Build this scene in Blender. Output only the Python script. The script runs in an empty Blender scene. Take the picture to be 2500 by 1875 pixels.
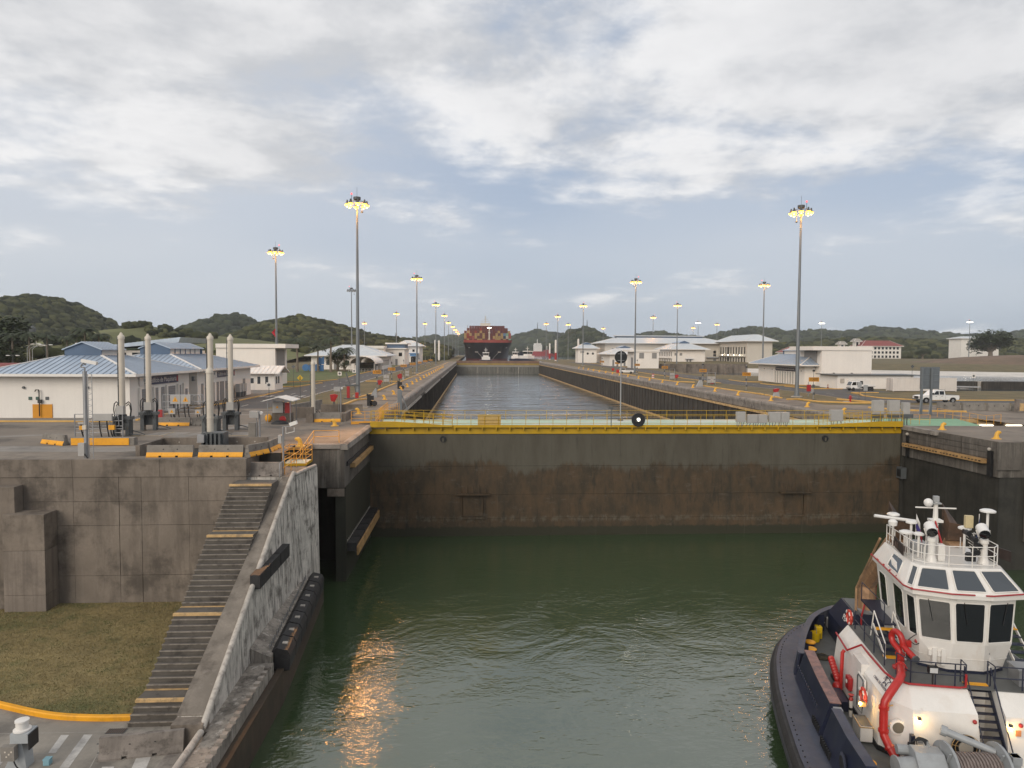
import bpy, math, random
import numpy as np
from mathutils import Matrix, Vector, Euler
random.seed(7); rng = np.random.default_rng(7)
R = math.radians
sc = bpy.context.scene
col = sc.collection

# ---------------------------------------------------------------- camera
cam_d = bpy.data.cameras.new('camera'); cam = bpy.data.objects.new('camera', cam_d); col.objects.link(cam)
cam_d.sensor_width = 36.0; cam_d.lens = 1733.7 / 2500 * 36.0
cam_d.clip_start = 0.1; cam_d.clip_end = 30000
cam.matrix_world = Matrix.Translation((0, 0, 7.9)) @ Matrix.Rotation(-0.0561905, 4, 'Z') @ Matrix.Rotation(math.pi/2 - 0.0469114, 4, 'X') @ Matrix.Rotation(0.005236, 4, 'Z')
sc.camera = cam

# ---------------------------------------------------------------- world: evening sky with cloud layers
HAZE = 0.00010
SUN_EL, SUN_AZ = R(24), R(215)          # azimuth measured clockwise from +Y (sun behind the viewer, to the left)
world = bpy.data.worlds.new('World'); sc.world = world; world.use_nodes = True
nt = world.node_tree; nt.nodes.clear()
def N(t, **k):
    n = nt.nodes.new(t)
    for a, b in k.items(): setattr(n, a, b)
    return n
def ln(a, b): nt.links.new(a, b)
def M(op, a, b=None, c=None, clamp=False):
    n = N('ShaderNodeMath', operation=op, use_clamp=clamp)
    for i, v in enumerate((a, b, c)):
        if v is None: continue
        if isinstance(v, (int, float)): n.inputs[i].default_value = v
        else: ln(v, n.inputs[i])
    return n.outputs[0]
def MIXC(f, a, b):
    n = N('ShaderNodeMix', data_type='RGBA')
    for i, v in ((0, f), (6, a), (7, b)):
        if isinstance(v, (int, float)): n.inputs[i].default_value = v
        elif isinstance(v, tuple): n.inputs[i].default_value = (*v, 1)
        else: ln(v, n.inputs[i])
    return n.outputs[2]
def RMP(v, a, b, c=0.0, d=1.0):
    n = N('ShaderNodeMapRange', interpolation_type='SMOOTHSTEP'); ln(v, n.inputs[0])
    for i, q in enumerate((a, b, c, d)): n.inputs[i+1].default_value = q
    return n.outputs[0]
def NOISE(vec, scale, detail=5, rough=.55, dist=0.0):
    n = N('ShaderNodeTexNoise'); ln(vec, n.inputs['Vector'])
    n.inputs['Scale'].default_value = scale; n.inputs['Detail'].default_value = detail
    n.inputs['Roughness'].default_value = rough; n.inputs['Distortion'].default_value = dist
    return n.outputs[0]
sky = N('ShaderNodeTexSky', sky_type='NISHITA', sun_disc=False, sun_elevation=SUN_EL, sun_rotation=SUN_AZ,
        air_density=1.0, dust_density=1.5, ozone_density=1.5)
tc = N('ShaderNodeTexCoord'); sp = N('ShaderNodeSeparateXYZ'); ln(tc.outputs['Generated'], sp.inputs[0])
zz = M('ADD', M('MAXIMUM', sp.outputs[2], 0.0), 0.14)
cx = M('DIVIDE', sp.outputs[0], zz); cy = M('DIVIDE', sp.outputs[1], zz)
cb = N('ShaderNodeCombineXYZ'); ln(cx, cb.inputs[0]); ln(cy, cb.inputs[1]); cb.inputs[2].default_value = 3.7
P = cb.outputs[0]
def SHIFT(v, dx, dy):
    n = N('ShaderNodeVectorMath', operation='ADD'); ln(v, n.inputs[0]); n.inputs[1].default_value = (dx, dy, 0); return n.outputs[0]
el = sp.outputs[2]
def field(v):
    return M('ADD', M('MULTIPLY', NOISE(v, .50, 3, .5, .3), .42), M('ADD', M('MULTIPLY', NOISE(v, 1.35, 8, .60, .15), .44), M('MULTIPLY', NOISE(v, 4.6, 6, .62, .1), .17)))
shape = field(P)
toward = field(SHIFT(P, -.22, -.10))           # the same field a little nearer the light: gives lit and shaded flanks
cover = RMP(el, 0.13, 0.37, -0.040, 0.150)     # the layer thickens overhead
dens = M('ADD', shape, cover)
cm = RMP(dens, 0.505, 0.635)
relief = RMP(M('SUBTRACT', shape, toward), -0.085, 0.085)
core = RMP(dens, 0.60, 0.76)
veil = M('MULTIPLY', RMP(NOISE(P, .33, 2, .5, .0), .36, .62), .55)
clear = MIXC(.86, sky.outputs[0], (3.1, 3.65, 4.62))
clear = MIXC(veil, clear, (5.3, 5.5, 5.8))
gl = N('ShaderNodeVectorMath', operation='DOT_PRODUCT'); ln(tc.outputs['Generated'], gl.inputs[0]); gl.inputs[1].default_value = (-.70, .66, .27)
clear = MIXC(RMP(gl.outputs['Value'], .62, 1.0, 0.0, .45), clear, (6.5, 6.5, 6.5))      # evening brightness behind the veil on the left
hz = RMP(el, 0.0, 0.24, 1.0, 0.0)
clear = MIXC(M('MULTIPLY', hz, .55), clear, (3.6, 4.1, 4.7))
cloud = MIXC(relief, (4.45, 4.55, 4.75), (7.0, 6.95, 6.95))
cloud = MIXC(M('MULTIPLY', core, .55), cloud, (5.3, 5.3, 5.4))
cloud = MIXC(RMP(el, 0.0, 0.20, .45, 0.0), cloud, (5.2, 5.4, 5.6))
full = MIXC(M('MULTIPLY', cm, .93), clear, cloud)
bg = N('ShaderNodeBackground'); ln(full, bg.inputs[0]); bg.inputs[1].default_value = 0.10
wo = N('ShaderNodeOutputWorld'); ln(bg.outputs[0], wo.inputs[0])

# ---------------------------------------------------------------- sun (veiled by cloud: very wide)
sl = bpy.data.lights.new('sun', 'SUN'); sun = bpy.data.objects.new('sun', sl); col.objects.link(sun)
sl.energy = 1.5; sl.angle = R(40); sl.color = (1.0, .90, .77)
sd = Vector((math.sin(SUN_AZ)*math.cos(SUN_EL), math.cos(SUN_AZ)*math.cos(SUN_EL), math.sin(SUN_EL)))
sun.rotation_euler = sd.to_track_quat('Z', 'Y').to_euler()
sc.view_settings.view_transform = 'Standard'; sc.view_settings.look = 'None'
sc.view_settings.exposure = 0.42; sc.view_settings.gamma = 1.0; sc.view_settings.use_curve_mapping = False
sc.render.engine = 'CYCLES'
cy_ = sc.cycles
cy_.use_denoising = True
try: cy_.denoiser = 'OPENIMAGEDENOISE'
except Exception: pass
cy_.max_bounces = 5; cy_.diffuse_bounces = 2; cy_.glossy_bounces = 3; cy_.transmission_bounces = 2; cy_.volume_bounces = 1
cy_.caustics_reflective = False; cy_.caustics_refractive = False
cy_.sample_clamp_indirect = 4.0; cy_.sample_clamp_direct = 12.0

# ---------------------------------------------------------------- materials
MATS = {}
def pm(name, c, var=.12, scale=1.0, rough=.7, metal=0.0, bump=0.0, streak=0.0, stk=(1.9, .09, .44), stw=.2, dark=None, dark_amt=0.0, dark_scale=.35, spec=.5,
       emit=None, estr=0.0, local=False, pale=None, pale_amt=0.0, pale_lo=.53, fine=8.0, coat=0.0):
    """One procedural surface: base colour, noise variation, vertical streaks, dark and pale stains, fine grain relief."""
    if name in MATS: return MATS[name]
    m = bpy.data.materials.new(name); m.use_nodes = True
    t = m.node_tree; b = t.nodes['Principled BSDF']
    def nn(k, **kw):
        n = t.nodes.new(k)
        for a, v in kw.items(): setattr(n, a, v)
        return n
    L = t.links.new
    b.inputs['Roughness'].default_value = rough; b.inputs['Metallic'].default_value = metal
    b.inputs['Specular IOR Level'].default_value = spec
    b.inputs['Coat Weight'].default_value = coat
    src = nn('ShaderNodeTexCoord').outputs['Object'] if local else nn('ShaderNodeNewGeometry').outputs['Position']
    def noise(sc_, det=5, r=.6, sx=1, sy=1, sz=1, off=0):
        mp = nn('ShaderNodeMapping'); L(src, mp.inputs[0]); mp.inputs['Scale'].default_value = (sx, sy, sz)
        mp.inputs['Location'].default_value = (off, off*.7, off*.3)
        n = nn('ShaderNodeTexNoise'); L(mp.outputs[0], n.inputs['Vector'])
        n.inputs['Scale'].default_value = sc_; n.inputs['Detail'].default_value = det; n.inputs['Roughness'].default_value = r
        return n.outputs[0]
    def mix(f, a, bb, mode='MIX'):
        n = nn('ShaderNodeMix', data_type='RGBA', blend_type=mode)
        for i, v in ((0, f), (6, a), (7, bb)):
            if isinstance(v, (int, float)): n.inputs[i].default_value = v
            elif isinstance(v, tuple): n.inputs[i].default_value = (*v[:3], 1)
            else: L(v, n.inputs[i])
        return n.outputs[2]
    def ramp(v, lo, hi, a=0.0, bb=1.0):
        n = nn('ShaderNodeMapRange', interpolation_type='SMOOTHSTEP'); L(v, n.inputs[0])
        for i, q in enumerate((lo, hi, a, bb)): n.inputs[i+1].default_value = q
        return n.outputs[0]
    cur = tuple(c)
    if var > 0:
        lo = tuple(x*(1-var) for x in c); hi = tuple(min(1, x*(1+var)) for x in c)
        cur = mix(ramp(noise(scale, 6), .3, .7), lo, hi)
        cur = mix(ramp(noise(scale*fine, 3, off=5), .25, .75, 0.0, .5), cur, lo)
    if streak > 0:
        s = ramp(noise(1.0, 7, .72, sx=stk[0], sy=stk[0], sz=stk[1], off=11), stk[2], stk[2]+stw, 0, streak)
        cur = mix(s, cur, tuple(x*.35 for x in c))
    if dark_amt > 0:
        d = ramp(noise(dark_scale, 8, .68, off=23), .48, .66, 0, dark_amt)
        cur = mix(d, cur, dark or tuple(x*.3 for x in c))
    if pale_amt > 0:
        d = ramp(noise(1.0, 7, .7, sx=1.7, sy=1.7, sz=.16, off=41), pale_lo, pale_lo+.13, 0, pale_amt)
        cur = mix(d, cur, pale or tuple(min(1, x*2) for x in c))
    if isinstance(cur, tuple): b.inputs['Base Color'].default_value = (*cur[:3], 1)
    else: L(cur, b.inputs['Base Color'])
    if bump > 0:
        bp = nn('ShaderNodeBump'); bp.inputs['Strength'].default_value = min(1, bump); bp.inputs['Distance'].default_value = .03
        L(noise(scale*fine, 5, .65, off=3), bp.inputs['Height']); L(bp.outputs[0], b.inputs['Normal'])
    if emit:
        b.inputs['Emission Color'].default_value = (*emit, 1); b.inputs['Emission Strength'].default_value = estr
    MATS[name] = m
    return m

def water_mat(name, body, fineness, strength, rough=.06, big=.25, ior=1.33, sw=(.13, 1, 1.4)):
    m = bpy.data.materials.new(name); m.use_nodes = True; t = m.node_tree; b = t.nodes['Principled BSDF']; L = t.links.new
    b.inputs['Base Color'].default_value = (*body, 1); b.inputs['Roughness'].default_value = rough; b.inputs['IOR'].default_value = ior
    g = t.nodes.new('ShaderNodeNewGeometry')
    def noise(s, sx, sy, det, dist):
        mp = t.nodes.new('ShaderNodeMapping'); L(g.outputs['Position'], mp.inputs[0]); mp.inputs['Scale'].default_value = (sx, sy, 1)
        n = t.nodes.new('ShaderNodeTexNoise'); L(mp.outputs[0], n.inputs['Vector'])
        n.inputs['Scale'].default_value = s; n.inputs['Detail'].default_value = det; n.inputs['Distortion'].default_value = dist
        return n.outputs[0]
    def mth(op, a, bb):
        n = t.nodes.new('ShaderNodeMath'); n.operation = op
        for i, v in enumerate((a, bb)):
            if isinstance(v, (int, float)): n.inputs[i].default_value = v
            else: L(v, n.inputs[i])
        return n.outputs[0]
    swirl = noise(*sw, 4, 1.5)
    rip = noise(fineness, .8, 1.3, 4, .6)
    rip2 = noise(fineness*3.1, .8, 1.2, 3, .3)
    calm = t.nodes.new('ShaderNodeMapRange'); L(swirl, calm.inputs[0])
    for i, q in enumerate((.36, .66, .30, 1.0)): calm.inputs[i+1].default_value = q
    h = mth('ADD', mth('MULTIPLY', swirl, big), mth('MULTIPLY', mth('ADD', rip, mth('MULTIPLY', rip2, .35)), mth('MULTIPLY', calm.outputs[0], .22)))
    bp = t.nodes.new('ShaderNodeBump'); bp.inputs['Strength'].default_value = strength; bp.inputs['Distance'].default_value = 1.0
    L(h, bp.inputs['Height']); L(bp.outputs[0], b.inputs['Normal'])
    return m

concrete_deck = pm('deck_concrete', (.205, .172, .138), .22, .12, .85, bump=.25, dark=(.05, .045, .04), dark_amt=.75, dark_scale=.16, fine=14)
concrete_low = pm('apron_concrete', (.27, .245, .21), .2, .35, .85, bump=.35, dark=(.10, .092, .083), dark_amt=.7, dark_scale=.3, fine=16)
concrete_wall = pm('weathered_concrete', (.205, .170, .138), .2, .3, .88, bump=.4, streak=.4, stk=(.8, .14, .46), stw=.16, dark=(.052, .043, .035), dark_amt=.7, dark_scale=.33, pale=(.25, .215, .18), pale_amt=.2, fine=18)
concrete_streak = pm('streaked_concrete', (.27, .24, .205), .25, .6, .88, bump=.5, streak=.92, stk=(2.6, .24, .47), dark=(.055, .046, .038), dark_amt=.75, dark_scale=.55, pale=(.50, .46, .41), pale_amt=.7, pale_lo=.52, fine=16)
concrete_step = pm('step_concrete', (.105, .092, .078), .2, .9, .9, bump=.4, dark=(.035, .03, .027), dark_amt=.7, dark_scale=1.2, fine=12)
pier_mat = pm('pier_concrete', (.12, .105, .09), .2, .4, .85, bump=.4, streak=.5, dark=(.04, .035, .03), dark_amt=.7, dark_scale=.4, pale=(.26, .24, .21), pale_amt=.4, fine=14)
wing_face = pm('wing_face_concrete', (.56, .52, .465), .25, .8, .88, bump=.5, streak=.95, stk=(3.4, .34, .50), stw=.09, dark=(.06, .05, .042), dark_amt=.8, dark_scale=.75, fine=14)
concrete_rail = pm('coping_concrete', (.27, .24, .21), .25, .6, .88, bump=.5, dark=(.07, .06, .055), dark_amt=.75, dark_scale=.9, fine=12)
concrete_pale = pm('pale_concrete', (.46, .42, .37), .2, 1.2, .85, bump=.4, dark=(.12, .10, .09), dark_amt=.5, dark_scale=2, fine=10)
concrete_dark = pm('slimy_concrete', (.036, .033, .026), .3, .3, .7, bump=.3, streak=.6, dark=(.012, .012, .009), dark_amt=.7, dark_scale=.3, fine=12)
chamber_mat = pm('chamber_wall_concrete', (.055, .047, .038), .3, .25, .75, bump=.4, streak=.8, dark=(.02, .018, .015), dark_amt=.5, pale=(.13, .12, .10), pale_amt=.35, fine=12)
barrier_mat = pm('barrier_concrete', (.23, .21, .185), .15, 1.0, .88, bump=.35, dark=(.11, .10, .085), dark_amt=.6, dark_scale=1.3, fine=14)
barrier_old = pm('mossy_barrier_concrete', (.235, .205, .18), .2, 1.2, .9, bump=.5, streak=.3, dark=(.07, .06, .052), dark_amt=.75, dark_scale=1.6, fine=14)
asphalt = pm('asphalt', (.088, .085, .082), .18, .18, .9, bump=.2, dark=(.055, .052, .05), dark_amt=.4, dark_scale=.2, fine=20)
grass_dry = pm('dry_grass', (.145, .112, .050), .3, .22, .95, bump=.5, dark=(.075, .078, .032), dark_amt=.65, dark_scale=.14, fine=16)
grass_low = pm('lawn_grass', (.25, .195, .088), .25, .35, .95, bump=.6, dark=(.085, .098, .034), dark_amt=.8, dark_scale=.20, fine=18)
grass_green = pm('green_grass', (.092, .115, .035), .25, .15, .95, bump=.4, dark=(.13, .115, .045), dark_amt=.6, dark_scale=.1, fine=16)
soil = pm('bare_soil', (.17, .115, .078), .2, .05, .95, bump=.3, dark=(.10, .085, .05), dark_amt=.5, dark_scale=.05)
white_paint = pm('white_wall', (.77, .73, .675), .035, .3, .75, streak=.05, fine=10, bump=.05)
white_trim = pm('white_trim', (.74, .71, .67), .05, .8, .55, fine=10)
cream = pm('cream_wall', (.56, .52, .455), .05, .2, .75, streak=.06)
roof_blue = pm('roof_sheet', (.40, .48, .58), .08, .5, .42, metal=.25, dark=(.25, .29, .35), dark_amt=.35, dark_scale=.3, fine=8)
roof_rib = pm('roof_seam', (.25, .29, .35), .08, 1, .5, metal=.2)
roof_pale = pm('pale_roof_sheet', (.55, .58, .60), .06, .3, .5, metal=.15)
mon_blue = pm('blue_cladding', (.075, .125, .205), .08, .6, .55, fine=6)
navy = pm('navy_sign', (.018, .028, .085), .05, 1, .4)
yellow = pm('yellow_paint', (.72, .33, .035), .1, .8, .5, dark=(.35, .17, .04), dark_amt=.35, dark_scale=1.5, fine=9)
gate_yellow = pm('gate_yellow_paint', (.50, .30, .004), .1, .4, .5, dark=(.28, .17, .01), dark_amt=.35, dark_scale=.7, fine=9)
kerb_yellow = pm('kerb_yellow_paint', (.60, .36, .10), .12, .5, .7, dark=(.40, .22, .06), dark_amt=.5, dark_scale=.9, fine=9)
kerb_bright = pm('fresh_kerb_yellow', (.80, .36, .010), .08, 1.2, .55, dark=(.45, .20, .02), dark_amt=.35, dark_scale=2.2, fine=12, bump=.15)
worn_yellow = pm('worn_yellow_paint', (.56, .37, .17), .25, 1.5, .8, dark=(.20, .15, .10), dark_amt=.75, dark_scale=2.0)
timber = pm('orange_timber', (.42, .25, .10), .25, .8, .75, dark=(.16, .09, .04), dark_amt=.5, dark_scale=1.5)
rubber = pm('black_rubber', (.018, .017, .018), .3, 2, .65, bump=.2, dark=(.05, .047, .045), dark_amt=.4, dark_scale=2)
black = pm('black_plastic', (.012, .012, .013), .2, 3, .5)
steel = pm('galvanised_steel', (.32, .32, .325), .1, .7, .45, metal=.5, dark=(.22, .22, .22), dark_amt=.3)
mast_steel = pm('mast_steel', (.20, .215, .225), .08, .5, .5, metal=.5)
grey_paint = pm('grey_paint', (.33, .335, .335), .06, 2, .45)
cabinet_grey = pm('cabinet_grey', (.38, .365, .345), .06, 1.5, .5)
frame_grey = pm('dark_frame_grey', (.085, .092, .095), .12, 2, .5, dark=(.04, .042, .045), dark_amt=.4)
cyl_cream = pm('cylinder_cream', (.60, .54, .455), .05, 1.0, .45, streak=.12)
red = pm('red_paint', (.36, .020, .022), .1, 2, .4)
hose_red = pm('monitor_red', (.44, .024, .020), .1, 2.5, .35, dark=(.22, .015, .012), dark_amt=.3, dark_scale=2)
white_gloss = pm('white_gloss_paint', (.74, .72, .69), .03, 1.2, .28, streak=.06, fine=6, dark=(.55, .50, .45), dark_amt=.25, dark_scale=.8)
tug_white = pm('tug_white_paint', (.74, .71, .665), .03, .8, .32, streak=.05, fine=6, dark=(.60, .53, .45), dark_amt=.3, dark_scale=1.2, pale=(.44, .30, .19), pale_amt=.3, pale_lo=.60)
tug_navy = pm('tug_navy_paint', (.014, .018, .040), .2, 1.5, .38, dark=(.035, .037, .05), dark_amt=.4, dark_scale=1.0)
tug_side = pm('tug_worn_navy', (.042, .048, .074), .25, 1.2, .5, dark=(.085, .08, .09), dark_amt=.45, dark_scale=.9, bump=.1)
tug_deck = pm('tug_deck_paint', (.115, .118, .114), .12, .8, .65, dark=(.07, .072, .068), dark_amt=.5, dark_scale=1.1, bump=.1)
tug_rust = pm('rusty_cap_rail', (.26, .145, .125), .25, 2.5, .6, dark=(.08, .07, .085), dark_amt=.6, dark_scale=2.5)
glass_dark = pm('dark_glass', (.008, .009, .010), .0, 1, .04, spec=.6)
glass_grey = pm('tinted_sky_glass', (.045, .055, .065), .0, 1, .05, spec=.8)
louvre = pm('grey_louvre', (.24, .235, .225), .08, 2, .6)
door_grey = pm('grey_door', (.20, .20, .20), .06, 2, .5)
lamp_on = pm('sodium_lamp_glow', (1, .7, .35), 0, 1, .4, emit=(1.0, .37, .03), estr=8)
lamp_core = pm('lamp_arc_tube', (1, .7, .35), 0, 1, .4, emit=(1.0, .45, .11), estr=2500)
lamp_cool = pm('white_lamp_glow', (1, .95, .85), 0, 1, .4, emit=(1.0, .90, .70), estr=30)
lamp_off = pm('lamp_glass_unlit', (.5, .5, .5), 0, 1, .2)
bark = pm('palm_bark', (.20, .165, .13), .25, 2, .9, bump=.3)
leaf_palm = pm('palm_leaf', (.038, .052, .022), .3, 1.0, .6)
leaf_mid = pm('tree_leaf', (.048, .068, .022), .35, .6, .7)
water_low = water_mat('chamber_water', (.036, .060, .026), 1.7, .25, .04, .20, 2.35)
water_up = water_mat('upper_water', (.060, .072, .072), .45, .7, .08, .75, 2.1, (.11, .30, 1.1))
water_lake = water_mat('lake_water_surface', (.05, .065, .07), .25, .25, .10, .1)

bollard_yellow = pm('bollard_yellow', (.70, .38, .045), .08, 2, .5, dark=(.4, .2, .04), dark_amt=.3, dark_scale=3)
# ---------------------------------------------------------------- mesh helpers
class MB:
    def __init__(s): s.v = []; s.f = []
    def add(s, vs, fs):
        o = len(s.v); s.v += [tuple(map(float, p)) for p in vs]; s.f += [tuple(i+o for i in f) for f in fs]; return s
    def box(s, x0, x1, y0, y1, z0, z1):
        return s.add([(x0,y0,z0),(x1,y0,z0),(x1,y1,z0),(x0,y1,z0),(x0,y0,z1),(x1,y0,z1),(x1,y1,z1),(x0,y1,z1)],
                     [(0,3,2,1),(4,5,6,7),(0,1,5,4),(1,2,6,5),(2,3,7,6),(3,0,4,7)])
    def cbox(s, c, size, m=None):
        x, y, z = (q/2 for q in size); m = m or Matrix.Identity(3)
        vs = [Vector(c) + m @ Vector(p) for p in ((-x,-y,-z),(x,-y,-z),(x,y,-z),(-x,y,-z),(-x,-y,z),(x,-y,z),(x,y,z),(-x,y,z))]
        return s.add(vs, [(0,3,2,1),(4,5,6,7),(0,1,5,4),(1,2,6,5),(2,3,7,6),(3,0,4,7)])
    def bar(s, a, b, w, h=None):
        """rectangular bar from a to b"""
        a, b = Vector(a), Vector(b); d = (b-a); l = d.length
        if l < 1e-6: return s
        q = d.to_track_quat('X', 'Z').to_matrix()
        return s.cbox((a+b)/2, (l, w, h or w), q)
    def cyl(s, a, b, r, seg=10, r2=None, cap=True):
        a, b = Vector(a), Vector(b); d = b-a; q = d.to_track_quat('Z', 'Y').to_matrix(); r2 = r if r2 is None else r2
        vs = []
        for k in range(seg):
            t = 2*math.pi*k/seg; e = Vector((math.cos(t), math.sin(t), 0)); vs.append(a + q @ (e*r))
        for k in range(seg):
            t = 2*math.pi*k/seg; e = Vector((math.cos(t), math.sin(t), 0)); vs.append(b + q @ (e*r2))
        fs = [(k, (k+1) % seg, seg+(k+1) % seg, seg+k) for k in range(seg)]
        if cap: fs += [tuple(range(seg-1, -1, -1)), tuple(range(seg, 2*seg))]
        return s.add(vs, fs)
    def tube(s, pts, r, seg=8, cap=True):
        pts = [Vector(p) for p in pts]; n = len(pts); vs = []; up = None
        for i, p in enumerate(pts):
            d = (pts[min(i+1, n-1)] - pts[max(i-1, 0)]).normalized()
            if up is None: up = Vector((0, 0, 1)) if abs(d.z) < .9 else Vector((1, 0, 0))
            x = d.cross(up).normalized()
            y = x.cross(d).normalized(); up = y
            rr = r[i] if isinstance(r, (list, tuple)) else r
            for k in range(seg):
                t = 2*math.pi*k/seg; vs.append(p + x*math.cos(t)*rr + y*math.sin(t)*rr)
        fs = [(i*seg+k, i*seg+(k+1) % seg, (i+1)*seg+(k+1) % seg, (i+1)*seg+k) for i in range(n-1) for k in range(seg)]
        if cap: fs += [tuple(range(seg-1, -1, -1)), tuple((n-1)*seg+k for k in range(seg))]
        return s.add(vs, fs)
    def lathe(s, prof, c=(0,0,0), seg=14, axis='Z'):
        vs = []; n = len(prof)
        for r, h in prof:
            for k in range(seg):
                t = 2*math.pi*k/seg; p = (r*math.cos(t), r*math.sin(t), h)
                if axis == 'Y': p = (p[0], p[2], p[1])
                if axis == 'X': p = (p[2], p[0], p[1])
                vs.append(Vector(c)+Vector(p))
        fs = [(i*seg+k, i*seg+(k+1) % seg, (i+1)*seg+(k+1) % seg, (i+1)*seg+k) for i in range(n-1) for k in range(seg)]
        fs += [tuple(range(seg-1, -1, -1)), tuple((n-1)*seg+k for k in range(seg))]
        return s.add(vs, fs)
    def prism(s, poly, axis, a, b):
        """poly: 2D points in the two other axes (order xyz without axis), extruded from a to b"""
        n = len(poly)
        def P3(p, t): return {'X': (t, p[0], p[1]), 'Y': (p[0], t, p[1]), 'Z': (p[0], p[1], t)}[axis]
        vs = [P3(p, a) for p in poly] + [P3(p, b) for p in poly]
        return s.add(vs, [tuple(range(n-1, -1, -1)), tuple(range(n, 2*n))] + [(k, (k+1) % n, n+(k+1) % n, n+k) for k in range(n)])
    def sphere(s, c, r, seg=12, rings=8, sx=1, sy=1, sz=1):
        prof = [(max(1e-3, r*math.sin(math.pi*i/rings)), -r*math.cos(math.pi*i/rings)) for i in range(rings+1)]
        o = len(s.v); s.lathe(prof, (0,0,0), seg)
        for i in range(o, len(s.v)):
            p = s.v[i]; s.v[i] = (c[0]+p[0]*sx, c[1]+p[1]*sy, c[2]+p[2]*sz)
        return s
    def quad(s, a, b, c, d): return s.add([a, b, c, d], [(0,1,2,3)])
    def mesh(s, name, smooth=False):
        me = bpy.data.meshes.new(name); me.from_pydata(s.v, [], s.f); me.update()
        if smooth:
            for p in me.polygons: p.use_smooth = True
            try: me.set_sharp_from_angle(angle=R(40))
            except Exception: pass
        return me
    def build(s, name, mat, parent=None, smooth=False, bevel=0.0):
        me = s.mesh(name, smooth)
        bm_fix(me)
        me.materials.append(mat)
        o = bpy.data.objects.new(name, me); col.objects.link(o); o.parent = parent
        if bevel > 0:
            md = o.modifiers.new('edge', 'BEVEL'); md.width = bevel; md.segments = 2; md.limit_method = 'ANGLE'; md.angle_limit = R(35)
        return o
import bmesh
def bm_fix(me):
    bm = bmesh.new(); bm.from_mesh(me); bmesh.ops.recalc_face_normals(bm, faces=bm.faces); bm.to_mesh(me); bm.free()
def tag(o, label=None, cat=None, group=None, kind=None):
    if label: o['label'] = label
    if cat: o['category'] = cat
    if group: o['group'] = group
    if kind: o['kind'] = kind
    return o
def thing(name, label, cat, loc=(0,0,0), rz=0.0, group=None):
    o = bpy.data.objects.new(name, None); col.objects.link(o); o.location = loc; o.rotation_euler = (0, 0, rz)
    o.empty_display_size = .3
    return tag(o, label, cat, group)
def struct(name, mb, mat, parent=None, smooth=False):
    o = mb.build(name, mat, parent, smooth); o['kind'] = 'structure'; return o
KIDS = {}
def kids(o):
    return [c for c in o.children]
def dup(root, loc, rz, label=None, group=None, scale=None):
    r = root.copy(); col.objects.link(r); r.location = loc; r.rotation_euler = (0, 0, rz)
    if scale: r.scale = scale
    if label: r['label'] = label
    if group: r['group'] = group
    for ch in list(root.children):
        c = ch.copy(); col.objects.link(c); c.parent = r
        for g in list(ch.children):
            d = g.copy(); col.objects.link(d); d.parent = c
    return r
def link_mesh(name, me, parent=None, loc=(0,0,0), rz=0.0, scale=None):
    o = bpy.data.objects.new(name, me); col.objects.link(o); o.parent = parent; o.location = loc; o.rotation_euler = (0, 0, rz)
    if scale: o.scale = scale
    return o
def text(name, s, size, mat, parent, loc, rot, extrude=.004, align='CENTER', sx=1.0):
    cu = bpy.data.curves.new(name, 'FONT'); cu.body = s; cu.size = size; cu.extrude = extrude; cu.align_x = align; cu.align_y = 'CENTER'
    cu.materials.append(mat)
    cu.resolution_u = 3
    o = bpy.data.objects.new(name+'_curve', cu); me = bpy.data.meshes.new_from_object(o); bpy.data.objects.remove(o); bpy.data.curves.remove(cu)
    if not me.materials: me.materials.append(mat)
    o = bpy.data.objects.new(name, me); col.objects.link(o); o.parent = parent; o.location = loc; o.rotation_euler = rot; o.scale = (sx, 1, 1)
    return o
ORD = ['first','second','third','fourth','fifth','sixth','seventh','eighth','ninth','tenth','eleventh','twelfth','thirteenth','fourteenth','fifteenth','sixteenth','seventeenth','eighteenth','nineteenth','twentieth']
def oo(i): return ORD[i] if i < len(ORD) else f'{i+1}th'
# ================================================================ LARGE STRUCTURE
XL, XR = -10.6, 45.4           # chamber wall faces
YG, YF = 74.0, 480.0           # near gate front, far gate
ZW, ZU, ZLOW = -11.6, -7.9, -9.8

def sheet(name, polys, z, mat, kind='structure'):
    mb = MB()
    for p in polys: mb.add([(x, y, z) for x, y in p], [tuple(range(len(p)))])
    o = mb.build(name, mat)
    for f in o.data.polygons:
        if f.normal.z < 0: f.flip()
    o['kind'] = kind
    return o
def rect(x0, x1, y0, y1): return [(x0, y0), (x1, y0), (x1, y1), (x0, y1)]

# ground sheets (grass everywhere, slabs and roads laid a few millimetres above)
sheet('ground', [rect(-2500, -60, 50.2, 700), rect(-60, -16.2, 50.2, 505), rect(-16.2, -14.6, 54.9, 505), rect(-14.6, XL, 59.4, 505),
                 rect(XR, 74, 83.0, 505), rect(60.8, 74, 60.4, 83.0),
                 [(74, 60.4), (600, 60.4), (600, 118), (96, 143), (100, 215), (78, 255), (88, 334), (88, 505), (74, 505)], rect(52, 2500, 505, 660), rect(118, 2500, 660, 830), rect(-24, XL, 505, 1150), rect(-60, -40, 505, 700)], -.016, grass_dry)
sheet('lock_deck', [rect(-75, -16.2, 50.2, 96), rect(-16.2, -14.6, 54.9, 96), rect(-14.6, XL, 59.4, 96), rect(-18.3, XL, 96, 505), rect(-39, -36.2, 96, 128),
                    rect(XR, 53.0, 83.0, 505), rect(53.0, 80, 83.0, 103.5), rect(60.8, 80, 60.4, 83.0)], 0, concrete_deck)
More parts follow.
